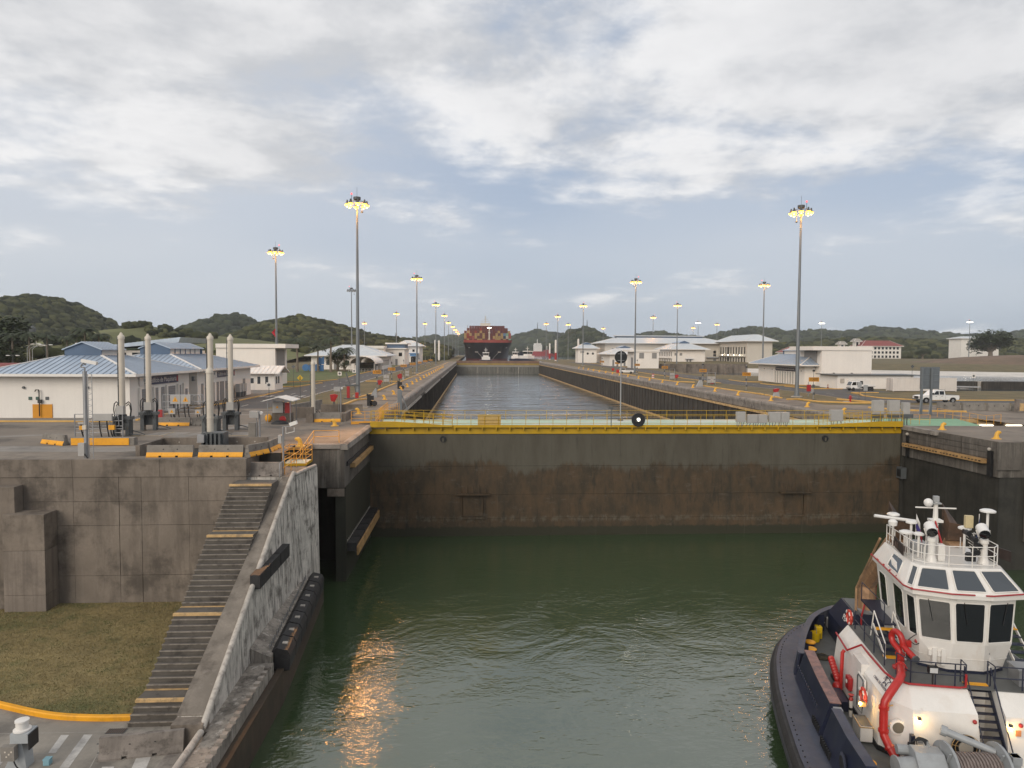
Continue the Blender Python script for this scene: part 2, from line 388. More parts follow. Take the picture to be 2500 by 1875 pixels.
sheet('service_road', [[(-36.2, 96), (-27.6, 96), (-27.2, 505), (-36.2, 505)],
                       [(-75, 62), (-56, 62), (-56, 96), (-75, 96)],
                       [(64, 108), (95, 108), (95, 113), (75, 113.5), (70.5, 125), (73.5, 136), (71.4, 150), (71.8, 195), (75.5, 300), (76, 505), (66.5, 505), (65.5, 250), (62.6, 170), (64.5, 140)],
                       [(73.5, 136), (84, 137), (84, 152), (73.2, 149.2)]], -.008, asphalt)
# the second concrete slab tone: paler replaced slabs near the cylinders
slab_pale = pm('replaced_slab_concrete', (.25, .23, .205), .15, .5, .85, bump=.2, dark=(.13, .12, .11), dark_amt=.6, dark_scale=.5)
sheet('paler_slabs', [[(-62, 57.2), (-27, 55.6), (-24.6, 56.6), (-26.5, 58.9), (-62, 59.6)], [(-50, 62), (-38, 66.5), (-38, 67.6), (-50, 63.2)],
                      [(-26.2, 63.4), (-22.8, 74), (-20.2, 84), (-21.2, 84), (-24.2, 74), (-27.6, 63.4)], rect(-29.8, -26.6, 66, 68.8), rect(-22.6, -20.6, 66, 68.8)], .005, slab_pale)
line_white = pm('road_marking_white', (.48, .46, .43), .2, 1.2, .8, dark=(.2, .19, .18), dark_amt=.5, dark_scale=1.5)
line_yellow = pm('road_marking_yellow', (.45, .33, .16), .2, 1.2, .8, dark=(.2, .16, .1), dark_amt=.5, dark_scale=1.5)
mk = [rect(-27.75, -27.45, 118, 500)] + [rect(-32.0, -31.75, y, y+3) for y in range(100, 480, 9)]
mk += [rect(-35.6+i*1.3, -34.9+i*1.3, 119.5, 123.5) for i in range(6)]
mk += [rect(-33, -24, 86.9, 87.2), rect(-29.5, -22.3, 75.2, 75.4), [(-28.5, 66), (-28.3, 66), (-28.3, 68.8), (-28.5, 68.8)]]
mk += [rect(68.0, 68.2, y, y+3) for y in range(112, 300, 9)]
sheet('road_markings', mk, .009, line_white)
sheet('yellow_lane_lines', [rect(-31.1, -28.2, 65.85, 66.05), rect(-28.4, -28.2, 66.05, 69), [(-23.7, 66.0), (-20.5, 66.0), (-20.5, 66.2), (-23.7, 66.2)],
                            [(62.6, 170), (62.85, 170), (64.75, 147.5), (64.7, 131), (63.2, 114.4), (62.95, 114.4), (64.45, 131), (64.5, 147.5)]], .009, line_yellow)

def kerb(pts, w=.32, h=.16, mat=kerb_yellow, z=0.0):
    mb = MB(); pts = [Vector((p[0], p[1], 0)) for p in pts]; n = len(pts); prof = [(-w/2, 0), (-w/2, h*.8), (-w/2*.7, h), (w/2*.7, h), (w/2, h*.8), (w/2, 0)]
    vs = []
    for i, p in enumerate(pts):
        d = (pts[min(i+1, n-1)]-pts[max(i-1, 0)]).normalized(); x = Vector((d.y, -d.x, 0))
        vs += [(p.x+x.x*a, p.y+x.y*a, z+b) for a, b in prof]
    k = len(prof)
    fs = [(i*k+j, i*k+(j+1) % k, (i+1)*k+(j+1) % k, (i+1)*k+j) for i in range(n-1) for j in range(k)] + [tuple(range(k)), tuple((n-1)*k+j for j in range(k))]
    mb.add(vs, fs); o = mb.build('kerb', mat); o['kind'] = 'structure'; return o
def curve(pts, n=10):
    """Catmull-Rom through 2D/3D points"""
    P_ = [Vector(p) for p in pts]; out = []
    for i in range(len(P_)-1):
        a, b, c, d = P_[max(i-1, 0)], P_[i], P_[i+1], P_[min(i+2, len(P_)-1)]
        for k in range(n):
            t = k/n; out.append(.5*((2*b)+(c-a)*t+(2*a-5*b+4*c-d)*t*t+(3*b-a-3*c+d)*t**3))
    return out + [P_[-1]]
# kerbs, left side
kerb([(-60, 78.6), (-36.8, 78.6)]); kerb([(-36.8, 80), (-36.8, 88)]); kerb([(-36.5, 96), (-35.6, 110), (-35.6, 136)]); kerb([(-40, 151.8), (-36.9, 154.5), (-35.4, 170)])
kerb([(-60, 174), (-46, 174), (-38, 180), (-35.5, 189)]); kerb([(-35.5, 205), (-37, 230), (-37, 330)]); kerb([(-36.4, 340), (-36.4, 470)])
kerb([(-21, 97.4), (-18.3, 100.9), (-18.1, 112), (-16.9, 114.2)], .45, .22); kerb([(-18.6, 118.4), (-17.9, 127), (-17.9, 134)], .45, .22); kerb([(-18.1, 134.8), (-18.0, 168.2)], .45, .22)
kerb([(-26.6, 179.6), (-17.8, 178.7), (-17.5, 210), (-16.1, 217.3)], .4, .2); kerb([(-17.5, 227), (-17.1, 273), (-16.9, 300)], .4, .2); kerb([(-16.9, 304), (-15.9, 375), (-15.9, 470)], .4, .2)
kerb([(-27.5, 128), (-27, 178)], .2, .1, line_white)
# kerbs, right side
kerb([(50.2, 300), (51.6, 245), (52.4, 226)], .4, .2); kerb([(52.4, 222), (52.0, 203), (53, 183), (56.9, 178.6)], .4, .2); kerb([(52.9, 161.2), (53.0, 144), (53.6, 128)], .42, .22); kerb([(53.5, 126.6), (52.6, 118)], .42, .22)
kerb([(52.0, 114.4), (54.3, 115.2), (54.8, 109.6), (59, 106.6), (62.0, 106.6), (62.9, 108.5), (60.9, 115)], .42, .22)
kerb([(71.9, 195), (71.4, 183), (75.7, 181.3)]); kerb([(71.4, 172), (72.3, 165), (79.9, 164)]); kerb([(71.9, 159.6), (73.2, 149), (79.5, 148.2)]); kerb([(79.4, 134.6), (74, 134.5), (73.6, 131), (70.9, 125), (70.6, 119), (73.7, 114.4), (81, 113.2), (112, 113.4)])
kerb([(56.5, 98.0), (58.6, 93.6), (61.5, 92.0), (66, 91.2)], .4, .2); kerb([(76, 320), (76, 480)], .3, .15); kerb([(62.4, 175), (62.0, 240), (64, 300)], .25, .12)

# ---------------------------------------------------------------- water
sheet('lower_chamber_water', [rect(-16, 62, -600, 76)], ZW, water_low)
sheet('upper_chamber_water', [rect(XL-1, XR+1, 80, YF+2)], ZU, water_up)
sheet('lake', [rect(-3400, 3400, 500, 3300), rect(XL-.2, XR+.2, 489, 501)], -2.2, water_lake)

# ---------------------------------------------------------------- chamber walls (thing > panel, coping, fender rail)
def chamber_wall(label, xf, sgn, y0, y1):
    """sgn = +1 for the wall whose face looks to +X"""
    t = thing('lock_wall', label, 'wall', (xf, y0, 0))
    n = 32; L = (y1-y0)/n
    def sh(fn, mat, name):
        mb = MB(); fn(mb); me = mb.mesh(name); bm_fix(me); me.materials.append(mat); return me
    def pan(mb):
        mb.box(-2.4, 0, .03, L-.03, -15, -.03)
        for k in range(4): mb.box(0, .16, .5+k*L/4, .5+k*L/4+.5, -8.3, -1.75)
    def flip(me):
        if sgn < 0:
            for v in me.vertices: v.co.x *= -1
            me.flip_normals()
        return me
    me_p = flip(sh(pan, chamber_mat, 'wall_panel'))
    def cop(mb):
        prof = [(-.9, -.02), (-.9, .16), (-.3, .26), (.05, .24), (.22, .1), (.26, -.15), (.16, -.55), (.05, -1.25), (-.1, -1.25)]
        mb.prism(prof, 'Y', .012, L-.012)
    me_c = flip(sh(cop, concrete_rail, 'coping'))
    for p in me_c.polygons: p.use_smooth = False
    def rail(mb): mb.box(0, .30, .04, L-.04, -1.72, -1.36)
    me_r = flip(sh(rail, concrete_pale if sgn > 0 else worn_yellow, 'fender_rail'))
    def wl(mb): mb.box(0, .34, .02, L-.02, ZU-.3, ZU+.35)
    me_w = flip(sh(wl, worn_yellow, 'waterline_timber'))
    for i in range(n):
        for nm, me in (('wall_panel', me_p), ('coping', me_c), ('fender_rail', me_r), ('waterline_timber', me_w)):
            if nm == 'fender_rail' and sgn > 0 and i % 7 == 5: continue
            link_mesh(nm, me, t, (0, i*L, 0))
    return t
chamber_wall('long dark concrete lock wall on the left of the upper chamber', XL, 1, 84.2, YF)
chamber_wall('long dark concrete lock wall on the right of the upper chamber', XR, -1, 84.2, YF)

# ---------------------------------------------------------------- rolling gate across the chamber
def gate_material():
    m = bpy.data.materials.new('stained_gate_steel'); m.use_nodes = True; t = m.node_tree; b = t.nodes['Principled BSDF']; L = t.links.new
    b.inputs['Roughness'].default_value = .75
    g = t.nodes.new('ShaderNodeNewGeometry'); sx = t.nodes.new('ShaderNodeSeparateXYZ'); L(g.outputs['Position'], sx.inputs[0])
    def noise(s, scl, det=6, r=.65):
        mp = t.nodes.new('ShaderNodeMapping'); L(g.outputs['Position'], mp.inputs[0]); mp.inputs['Scale'].default_value = scl
        n = t.nodes.new('ShaderNodeTexNoise'); L(mp.outputs[0], n.inputs['Vector']); n.inputs['Scale'].default_value = s
        n.inputs['Detail'].default_value = det; n.inputs['Roughness'].default_value = r; return n.outputs[0]
    def mr(v, a, bb, c=0., d=1.):
        n = t.nodes.new('ShaderNodeMapRange'); n.interpolation_type = 'SMOOTHSTEP'; L(v, n.inputs[0])
        for i, q in enumerate((a, bb, c, d)): n.inputs[i+1].default_value = q
        return n.outputs[0]
    def mx(f, a, bb):
        n = t.nodes.new('ShaderNodeMix'); n.data_type = 'RGBA'
        for i, v in ((0, f), (6, a), (7, bb)):
            if isinstance(v, (int, float)): n.inputs[i].default_value = v
            elif isinstance(v, tuple): n.inputs[i].default_value = (*v, 1)
            else: L(v, n.inputs[i])
        return n.outputs[2]
    def mt(op, a, bb):
        n = t.nodes.new('ShaderNodeMath'); n.operation = op
        for i, v in enumerate((a, bb)):
            if isinstance(v, (int, float)): n.inputs[i].default_value = v
            else: L(v, n.inputs[i])
        return n.outputs[0]
    z = sx.outputs[2]
    wob = mt('ADD', mt('MULTIPLY', mt('SUBTRACT', noise(.16, (1, 1, .3), 3, .5), .5), 5.0), mt('MULTIPLY', mt('SUBTRACT', noise(1.3, (1, 1, .22), 9, .78), .5), 3.4))
    edge = mt('ADD', z, wob)
    grey = mx(mr(noise(.5, (1, 1, .25)), .35, .7), (.088, .080, .060), (.064, .055, .039))
    brown = mx(mr(noise(.7, (1, 1, .5), 7, .7), .35, .65), (.080, .050, .025), (.040, .029, .016))
    brown = mx(mr(noise(1.6, (1, 1, .18), 7, .75), .50, .68, 0, .8), brown, (.020, .018, .012))
    brown = mx(mr(noise(1.1, (.5, 1, 1.4), 9, .8), .56, .66, 0, .6), brown, (.105, .088, .066))
    c = mx(mr(edge, -4.7, -4.0), brown, grey)
    c = mx(mr(noise(2.6, (1, 1, .10), 8, .75), .55, .70, 0, .55), c, (.030, .026, .018))
    low = mt('ADD', z, mt('MULTIPLY', mt('SUBTRACT', noise(.9, (1, 1, .6), 8, .75), .5), 1.2))
    c = mx(mr(low, -10.75, -10.55), (.026, .025, .012), c)
    pale = mt('MULTIPLY', mr(low, -10.2, -9.9), mr(low, -9.3, -9.7))
    c = mx(mt('MULTIPLY', pale, mr(noise(1.5, (1, 1, .5), 8, .8), .45, .6, 0, .6)), c, (.13, .115, .085))
    c = mx(mr(noise(.8, (3, 1, .05), 6, .75), .62, .72, 0, .35), c, (.15, .135, .10))
    L(c, b.inputs['Base Color'])
    bp = t.nodes.new('ShaderNodeBump'); bp.inputs['Strength'].default_value = .3; bp.inputs['Distance'].default_value = .03
    L(noise(2.2, (1, 1, 1)), bp.inputs['Height']); L(bp.outputs[0], b.inputs['Normal'])
    return m
gate_skin = gate_material()
gt = thing('lock_gate', 'huge stained steel rolling gate with yellow edge and railings, nearest the viewer', 'gate', (0, YG, 0))
GX0, GX1 = XL-.05, XR+.95
MB().box(GX0, GX1, .12, 8, -16, -.82).build('gate_body', gate_skin, gt)
rows = [-16, -12.4, -9.75, -7.2, -4.2, -.84]; xs = [GX0+(GX1-GX0)*i/6 for i in range(7)]
holes = [(-1.0, 1.25), (33.7, 35.7)]
for r in range(5):
    for c in range(6):
        x0, x1 = xs[c]+.005, xs[c+1]-.005; z0, z1 = rows[r]+.010, rows[r+1]-.010
        cut = [h for h in holes if r == 2 and h[0] > x0 and h[1] < x1]
        mb = MB(); y = random.uniform(-.01, .012)
        if cut:
            h = cut[0]; mb.box(x0, h[0], y, .12, z0, z1); mb.box(h[1], x1, y, .12, z0, z1); mb.box(h[0], h[1], y, .12, z0, z0+.15); mb.box(h[0], h[1], y, .12, z1-.05, z1)
        else: mb.box(x0, x1, y, .12, z0, z1)
        mb.build('skin_plate', gate_skin, gt)
for h in holes:
    w = thing('gate_port', None, None); w.parent = gt
    MB().box(h[0]+.05, h[1]-.05, .02, .10, -9.5, -7.3).build('shutter_plate', gate_skin, w)
    f = MB(); f.box(h[0]-.12, h[0], -.10, .1, -9.7, -7.2); f.box(h[1], h[1]+.12, -.10, .1, -9.7, -7.2); f.box(h[0]-.3, h[1]+.3, -.14, .1, -9.78, -9.62)
    f.build('port_frame', gate_skin, w)
    s = MB(); s.box(h[0]-.7, h[1]+.7, -.5, .1, -7.2, -7.08); s.build('port_shelf', gate_skin, w)
    for i in range(5): MB().bar((h[0]-.2+i*.65, -.35, -7.05), (h[0]-.2+i*.65, 0, -6.2), .07).build('bracket', gate_skin, w)
MB().box(GX0, GX1, -.06, .3, -.80, -.24).build('yellow_band', gate_yellow, gt)
for x0, x1 in ((-6.2, 4.6), (26.0, 37.4)): MB().box(x0, x1, -.10, .3, -.28, .03).build('yellow_riser_plate', gate_yellow, gt)
for x in (-3.0, 37.9):
    a = MB(); a.lathe([(.34, -.02), (.34, .10)], (x, -.09, -1.35), 12, 'Y'); a.build('hawse_hole', black, gt)
    MB().box(x-.09, x+.09, -.18, 0, -1.6, -1.25).build('hawse_lug', gate_skin, gt)
deck_green = pm('green_walkway_paint', (.42, .55, .43), .12, .5, .6, dark=(.58, .57, .55), dark_amt=.8, dark_scale=.12)
MB().box(GX0, GX1+.2, .45, 7.8, -.82, -.04).build('gate_top', deck_green, gt)
MB().box(GX0, GX1, -.42, .42, -.10, .0).build('walkway', gate_yellow, gt)
for i in range(40):
    x = GX0+.3+i*1.43
    if x < GX1: MB().box(x-.05, x+.05, -.44, -.06, -.42, -.10).build('walkway_bracket', gate_yellow, gt)
def railing(name, pts, h, parent, mat, spacing=1.43, rails=(1.0, .62, .30), r=.022, kick=0.0):
    """handrail along 3D points (rail heights as shares of h): a part with posts and rails"""
    t = thing(name, None, None); t.parent = parent
    for a, b in zip(pts[:-1], pts[1:]):
        a, b = Vector(a), Vector(b)
        for q in rails: MB().cyl(a+Vector((0,0,h*q)), b+Vector((0,0,h*q)), r, 6).build('rail', mat, t)
        if kick: MB().bar(a+Vector((0,0,kick/2)), b+Vector((0,0,kick/2)), .02, kick).build('toe_board', mat, t)
        L = (b-a).length; n = max(1, round(L/spacing))
        for i in range(n+1):
            if i == n and b != Vector(pts[-1]): continue
            p = a.lerp(b, i/n); MB().cyl(p, p+Vector((0,0,h)), r*1.15, 6).build('post', mat, t)
    return t
railing('front_railing', [(GX0+3.4, -.36, .0), (GX1-2.2, -.36, .0)], 1.12, gt, gate_yellow, kick=.16)
railing('rear_railing', [(GX0+.4, 7.7, -.04), (GX1, 7.7, -.04)], 1.05, gt, gate_yellow, 2.4, (1.0, .55))
# sloped ramps and baskets at both ends
for sx, x0, x1 in ((1, GX0+.2, GX0+8.6), (-1, GX1-.2, GX1-9.5)):
    mb = MB(); mb.prism([(x0, -.05), (x0, .55), (x0+sx*2.5, .55), (x1, .12), (x1, -.02)], 'Y', -.62, -.46); mb.build('ramp_beam', gate_yellow, gt)
    railing('ramp_railing', [(x0, .35, .55), (x0+sx*2.5, .35, .55), (x1, .35, .1)], 1.05, gt, gate_yellow, 1.0, (1., .66, .33))
    railing('ramp_railing', [(x0, -.54, .55), (x0+sx*2.5, -.54, .55), (x1, -.54, .1)], 1.05, gt, gate_yellow, 1.0, (1., .66, .33))
MB().box(.6, 3.0, -.30, -.27, .1, 1.2).build('yellow_mesh_panel', pm('yellow_mesh', (.50, .34, .12), .1, 3, .6), gt)
# electrical cabinets on the gate
def cabinet(x, w, z0, z1, y, legs, mat=cabinet_grey):
    c = thing('control_cabinet', None, None); c.parent = gt
    MB().box(x, x+w, y, y+.42, z0, z1).build('housing', mat, c)
    MB().box(x+.05, x+w-.05, y-.02, y-.003, z0+.06, z1-.06).build('cabinet_door', mat, c)
    for i in range(legs):
        xx = x+.1+(w-.2)*i/max(1, legs-1); MB().cyl((xx, y+.2, z0), (xx+random.uniform(-.25, .1), y+.15, .0), .03, 6).build('conduit', frame_grey, c)
for x, w, z0, z1 in ((28.0, .95, .45, 1.55), (29.15, 1.1, .35, 1.25), (30.3, 1.0, .35, 1.25), (31.5, 1.25, .42, 1.5), (32.8, .9, .42, 1.5), (38.2, 1.35, .55, 1.75)): cabinet(x, w, z0, z1, -.55, 4)
for x, w in ((43.3, 1.2), (45.05, 1.2)): cabinet(x, w, 1.25, 2.75, .2, 8)
cabinet(46.6, .8, 1.25, 2.5, .2, 6)
for x in (43.3, 45.05, 46.6): MB().box(x, x+1.15, .16, .66, .85, 1.24).build('gland_box', frame_grey, gt)
# round black signal boards
d = MB().lathe([(.72, -.04), (.72, .04)], (17.45, -.5, .70), 28, 'Y').build('signal_board', black, gt)
MB().lathe([(.12, 0), (.14, .12)], (17.45, -.66, .74), 12, 'Y').build('signal_lamp', lamp_cool, d)
MB().box(17.25, 17.65, -.60, -.53, .5, 1.0).build('lamp_mount', frame_grey, d)
MB().cyl((17.45, -.46, -.02), (17.45, -.46, .2), .05, 8).build('signal_foot', frame_grey, d)
d = MB().cyl((16.98, 6.3, -.04), (16.98, 6.3, 8.0), .075, 8).build('signal_pole', steel, gt)
MB().lathe([(.72, -.03), (.72, .03)], (16.98, 6.42, 7.22), 28, 'Y').build('signal_board', black, d)
for z in (6.85, 7.6): MB().box(16.6, 17.36, 6.30, 6.39, z-.025, z+.025).build('board_bracket', steel, d)
MB().lathe([(.35, -.04), (.3, .12), (.1, .25)], (16.98, 6.3, 0), 10).build('pole_foot', frame_grey, d)
MB().cyl((14.6, -.36, 0), (14.6, -.36, 2.0), .045, 6).build('camera_post', frame_grey, gt)
MB().box(14.3, 14.75, -.5, -.2, 1.85, 2.05).build('post_camera', frame_grey, gt)

# far gate
fg = thing('lock_gate', 'distant grey rolling gate closing the far end of the chamber', 'gate', (0, YF, 0))
MB().box(XL-1, XR+1, .12, 8, -12, -1.9).build('gate_body', gate_skin, fg)
gate_far = pm('far_gate_steel', (.135, .135, .118), .2, .1, .8, streak=.6, dark=(.05, .05, .042), dark_amt=.6, dark_scale=.12, pale=(.3, .29, .26), pale_amt=.35)
for i in range(4): MB().box(XL+14*i+.03, XL+14*(i+1)-.03, 0, .12, -12, -1.92).build('skin_plate', gate_far, fg)
for i in range(1, 4): MB().box(XL+14*i-.15, XL+14*i+.15, -.12, -.005, -7.6, -3.0).build('guide_strip', concrete_pale, fg)
MB().box(XL, XR, -.2, .3, -3.1, -1.9).build('grey_band', pm('grey_band_paint', (.27, .255, .235), .1, .3, .7), fg)
MB().box(XL, XR, -.5, .4, -1.88, -.75).build('yellow_band', pm('faded_far_yellow', (.33, .235, .06), .2, .2, .7), fg)
MB().box(XL, XR, .5, 7.8, -1.88, -.1).build('gate_top', pm('red_brown_walkway', (.21, .13, .095), .15, .3, .7), fg)
MB().box(XL, XR, -.4, .4, -.58, 1.0).build('parapet_panel', pm('brown_gate_parapet', (.19, .11, .075), .2, .2, .7), fg)

# ---------------------------------------------------------------- near entrance: left side
# left entrance block (gate pier)
lp = thing('gate_pier', 'weathered concrete pier on the left of the near gate with orange timber fender', 'pier', (-12, 60, 0))
def part(mb, name, mat, root, **k):
    o = mb.build(name, mat, None, **k); o.parent = root; o.matrix_parent_inverse = Matrix.Translation(-Vector(root.location)); return o
part(MB().box(-16.2, XL, 59.4, 84.3, -3.6, -.03), 'pier_head', pier_mat, lp)
part(MB().box(-16.2, XL-.1, 66, 84.3, -16, -3.62), 'pier_wall', concrete_dark, lp)
part(MB().box(-11.4, XL+.05, 59.7, 73.9, -16, -3.62), 'side_plate', pm('olive_slime_wall', (.030, .030, .019), .2, .3, .6, streak=.5), lp)
part(MB().box(-16.2, -14.6, 54.9, 66, -16, -.03), 'slot_wall', concrete_dark, lp)
part(MB().prism([(-10.9, -.4), (-10.9, .10), (-10.6, .14), (-10.35, .04), (-10.3, -.4)], 'Y', 59.3, 74), 'coping', concrete_rail, lp)
part(MB().prism([(59.25, -.3), (59.25, .05), (59.6, .12), (59.9, .05), (59.9, -.3)], 'X', -14.6, -10.9), 'coping', concrete_rail, lp)
part(MB().box(-10.75, -10.15, 62.2, 73.6, -2.35, -1.95), 'fender_timber', timber, lp)
part(MB().box(-10.75, -10.45, 60.4, 73.6, -1.93, -1.55), 'fender_backing', rubber, lp)
for i in range(6): part(MB().box(-10.55, -9.75, 60.2+i*2.3, 62.3+i*2.3, -9.15, -8.45), 'rubber_fender', rubber, lp)
part(MB().box(-9.74, -9.6, 60.2, 74, -9.5, -8.75), 'fender_timber', timber, lp)
part(MB().box(-12.0, -10.6, 59.32, 59.39, -4.3, -3.65), 'slot_sill', concrete_wall, lp)
for i in range(44):
    if i % 2 == 0: part(MB().box(-10.6, -10.5, 60.3+i*.31, 60.42+i*.31, -8.35, -8.2), 'chain_link', concrete_pale, lp)
part(MB().tube([(-14.5, 57, -7.4), (-12.8, 57, -7.4), (-12.6, 57, -7.6), (-12.6, 57, -8.3)], .13, 8), 'drain_pipe', steel, lp)

# wing wall with the sloping top, ledge and fenders
ww = thing('wing_wall', 'sloping white-streaked concrete wing wall beside the stairs, dropping to the water', 'wall', (-12.2, 42, ZLOW))
prof = [(31.4, -16), (31.4, -9.0), (32.2, -8.72), (50.4, -1.08), (54.9, -1.08), (54.9, -16)]
# cut in cast pieces along its length
def slope_z(y): return -8.72+(y-32.2)*(7.64/18.2) if y < 50.4 else -1.08
slope_conc = pm('slope_concrete', (.20, .172, .142), .22, .7, .88, bump=.4, dark=(.085, .07, .057), dark_amt=.7, dark_scale=.8, pale=(.32, .28, .24), pale_amt=.25, fine=14)
part(MB().box(-16.1, -12.6, 50.42, 54.85, -1.075, -1.03), 'head_slab', slope_conc, ww)
def face_x(z): return -12.55+(-1.08-max(z, -9.2))/7.6*.68      # battered face
cuts = [32.2, 34.9, 37.7, 40.6, 43.5, 46.4, 49.3, 50.4]
for a, b in zip(cuts[:-1], cuts[1:]):
    ya, yb = a+.008, b-.008; za, zb = slope_z(a), slope_z(b)
    part(MB().add([(-13.3, ya, -16), (face_x(-16), ya, -16), (face_x(-16), yb, -16), (-13.3, yb, -16), (-13.3, ya, za), (face_x(za), ya, za), (face_x(zb), yb, zb), (-13.3, yb, zb)], [(0,3,2,1),(4,5,6,7),(0,1,5,4),(1,2,6,5),(2,3,7,6),(3,0,4,7)]), 'wall_panel', wing_face, ww)
    part(MB().prism([(a+.012, slope_z(a)+.004), (b-.012, slope_z(b)+.004), (b-.012, slope_z(b)+.05), (a+.012, slope_z(a)+.05)], 'X', -13.32, face_x(zb)-.16), 'slope_slab', slope_conc, ww)
part(MB().box(-13.3, -11.9, 31.5, 32.19, -16, -8.75), 'wall_foot', concrete_wall, ww)
part(MB().add([(-16.2, 50.41, -16), (-11.85, 50.41, -16), (-11.6, 54.9, -16), (-16.2, 54.9, -16), (-16.2, 50.41, -1.08), (-12.55, 50.41, -1.08), (-11.85, 54.9, -1.08), (-16.2, 54.9, -1.08)], [(0,3,2,1),(4,5,6,7),(0,1,5,4),(1,2,6,5),(2,3,7,6),(3,0,4,7)]), 'wall_head', wing_face, ww)
part(MB().tube(curve([(-11.95, 31.6, -8.95), (-11.98, 32.6, -8.5), (-12.3, 40.6, -5.15), (-12.64, 49.9, -1.22), (-12.5, 51.2, -.98), (-12.0, 54.8, -.98)], 8), .15, 10), 'bullnose_edge', concrete_pale, ww, smooth=True)
part(MB().box(-12.2, -10.75, 31.6, 38.6, -16, -9.15), 'ledge', concrete_streak, ww)
part(MB().box(-11.75, -10.75, 20, 31.59, -16, -9.15), 'ledge', concrete_streak, ww)
part(MB().prism([(-12.0, -8.35), (-12.0, -16), (-10.9, -16), (-10.9, -8.85), (-11.45, -8.62)], 'Y', 38.61, 54.9), 'ledge', concrete_streak, ww)
part(MB().box(-10.74, -10.35, 20, 39.0, -16, -9.75), 'lower_face', concrete_dark if False else pm('brown_slime_wall', (.062, .043, .027), .25, .4, .8, bump=.3, streak=.4, dark=(.02, .02, .012), dark_amt=.5), ww)
part(MB().box(-10.74, -10.35, 39.0, 54.88, -16, -9.75), 'lower_face', concrete_dark if False else pm('brown_slime_wall', (.062, .043, .027), .25, .4, .8, bump=.3, streak=.4, dark=(.02, .02, .012), dark_amt=.5), ww)
part(MB().prism([(-13.3, -16), (-13.3, ZLOW+.02), (-11.95, ZLOW+.02), (-11.76, ZLOW-.2), (-11.76, -16)], 'Y', 18, 31.45), 'quay_edge', concrete_rail, ww)
part(MB().tube([(-11.95, 18, -9.25), (-11.95, 31.4, -9.05)], .15, 10), 'bullnose_edge', concrete_pale, ww, smooth=True)
for i in range(30): part(MB().box(-10.98, -10.7, 20.2+i*.6, 20.5+i*.6, -9.14, -8.98), 'ledge_rib', concrete_rail, ww)
for i in range(7):
    y = 39.2+i*1.95
    f = part(MB().prism([(-11.0, -9.8), (-11.0, -8.75), (-10.75, -8.6), (-10.15, -8.75), (-10.0, -9.05), (-10.05, -9.85), (-10.5, -9.95)], 'Y', y, y+1.82), 'rubber_fender', rubber, ww)
    part(MB().box(-10.62, -10.3, y+.75, y+1.05, -8.72, -8.64), 'stencil_mark', concrete_pale, ww)
    for k in range(4): part(MB().cyl((-11.15, y+.2+k*.45, -8.75), (-11.15, y+.2+k*.45, -8.45), .035, 6), 'fixing_bolt', steel, ww)
for i in range(3):
    y = 40.0+i*2.2
    part(MB().box(-12.4, -11.85, y, y+2.1, -5.55, -4.75), 'rubber_fender', rubber, ww)


# the toe of the wing wall draws in slightly towards the gate
for o in ww.children:
    if o.name.split('.')[0] in ('ledge', 'lower_face', 'stencil_mark', 'fixing_bolt') or (o.name.startswith('rubber_fender') and min(v_.co.z for v_ in o.data.vertices) < -8):
        if o.name.startswith('ledge') and max(v_.co.y for v_ in o.data.vertices) < 40: continue
        for v_ in o.data.vertices: v_.co.x -= .068*max(0.0, v_.co.y-39.0)
nosing_mat = pm('step_nosing_concrete', (.235, .205, .172), .25, 2.2, .9, bump=.4, dark=(.08, .068, .056), dark_amt=.8, dark_scale=2.4)
# stairs: every step a part
st = thing('concrete_stairs', 'long dark concrete staircase with yellow-edged landings climbing beside the wing wall', 'stairs', (-14.8, 33.4, ZLOW))
y, z = 33.4, ZLOW; rise, tread = 8.72/41, .30; last = None
for fi, nst in enumerate((4, 12, 14, 11)):
    for s in range(nst):
        z += rise; top = (s == nst-1); dep = tread if not top else 1.1
        if fi == 3 and top: dep = 1.6
        part(MB().box(-16.05+random.uniform(-.02, .02), -13.32, y, y+dep+.02, -12 if z > -9 else -10.5, z), 'step', concrete_step, st)
        part(MB().box(-16.08, -13.32, y-.03+random.uniform(-.01, .01), y+.05, z-.035, z+.006), 'step_nosing', nosing_mat, st)
        if (s == nst-1): part(MB().box(-16.1, -13.33, y-.04, y+.14, z-.12, z+.012), 'yellow_nosing', worn_yellow, st)
        y += dep
    if fi < 3: part(MB().box(-16.1, -13.33, y-.16, y+.001, z-.1, z+.014), 'yellow_nosing', worn_yellow, st)
# retaining wall
rw = thing('retaining_wall', 'tall brown stained concrete retaining wall above the lawn on the left', 'wall', (-30, 50, ZLOW))
part(MB().box(-75, -16.2, 50.15, 51.2, -12, -.06), 'wall_core', concrete_wall, rw)
part(MB().box(-16.6, -16.21, 51.2, 55.2, -3, -.05), 'return_wall', concrete_wall, rw)
part(MB().box(-16.2, -14.62, 54.92, 55.3, -3, -.05), 'return_wall', concrete_wall, rw)
colx = [-75, -60, -48, -38.5, -33.4, -27.35, -24.3, -22.8, -19.6, -15.65]; rowz = [-9.9, -7.8, -4.29, -2.63, -.93]
for a, b in zip(colx[:-1], colx[1:]):
    for c, dd in zip(rowz[:-1], rowz[1:]):
        part(MB().box(a+.012, b-.012, 50+random.uniform(-.02, .015), 50.14, c+.012, dd-.012), 'wall_panel', concrete_wall, rw)
for a, b in zip([-75, -60, -45, -33.4, -27.35, -21.5], [-60, -45, -33.4, -27.35, -21.5, -15.65]):
    part(MB().box(a+.01, b-.01, 49.93, 50.45, -.92, .29), 'parapet_block', concrete_wall, rw)
bt = thing('buttress', 'paler free-standing concrete buttress at the foot of the retaining wall', 'buttress', (-29.75, 49, ZLOW))
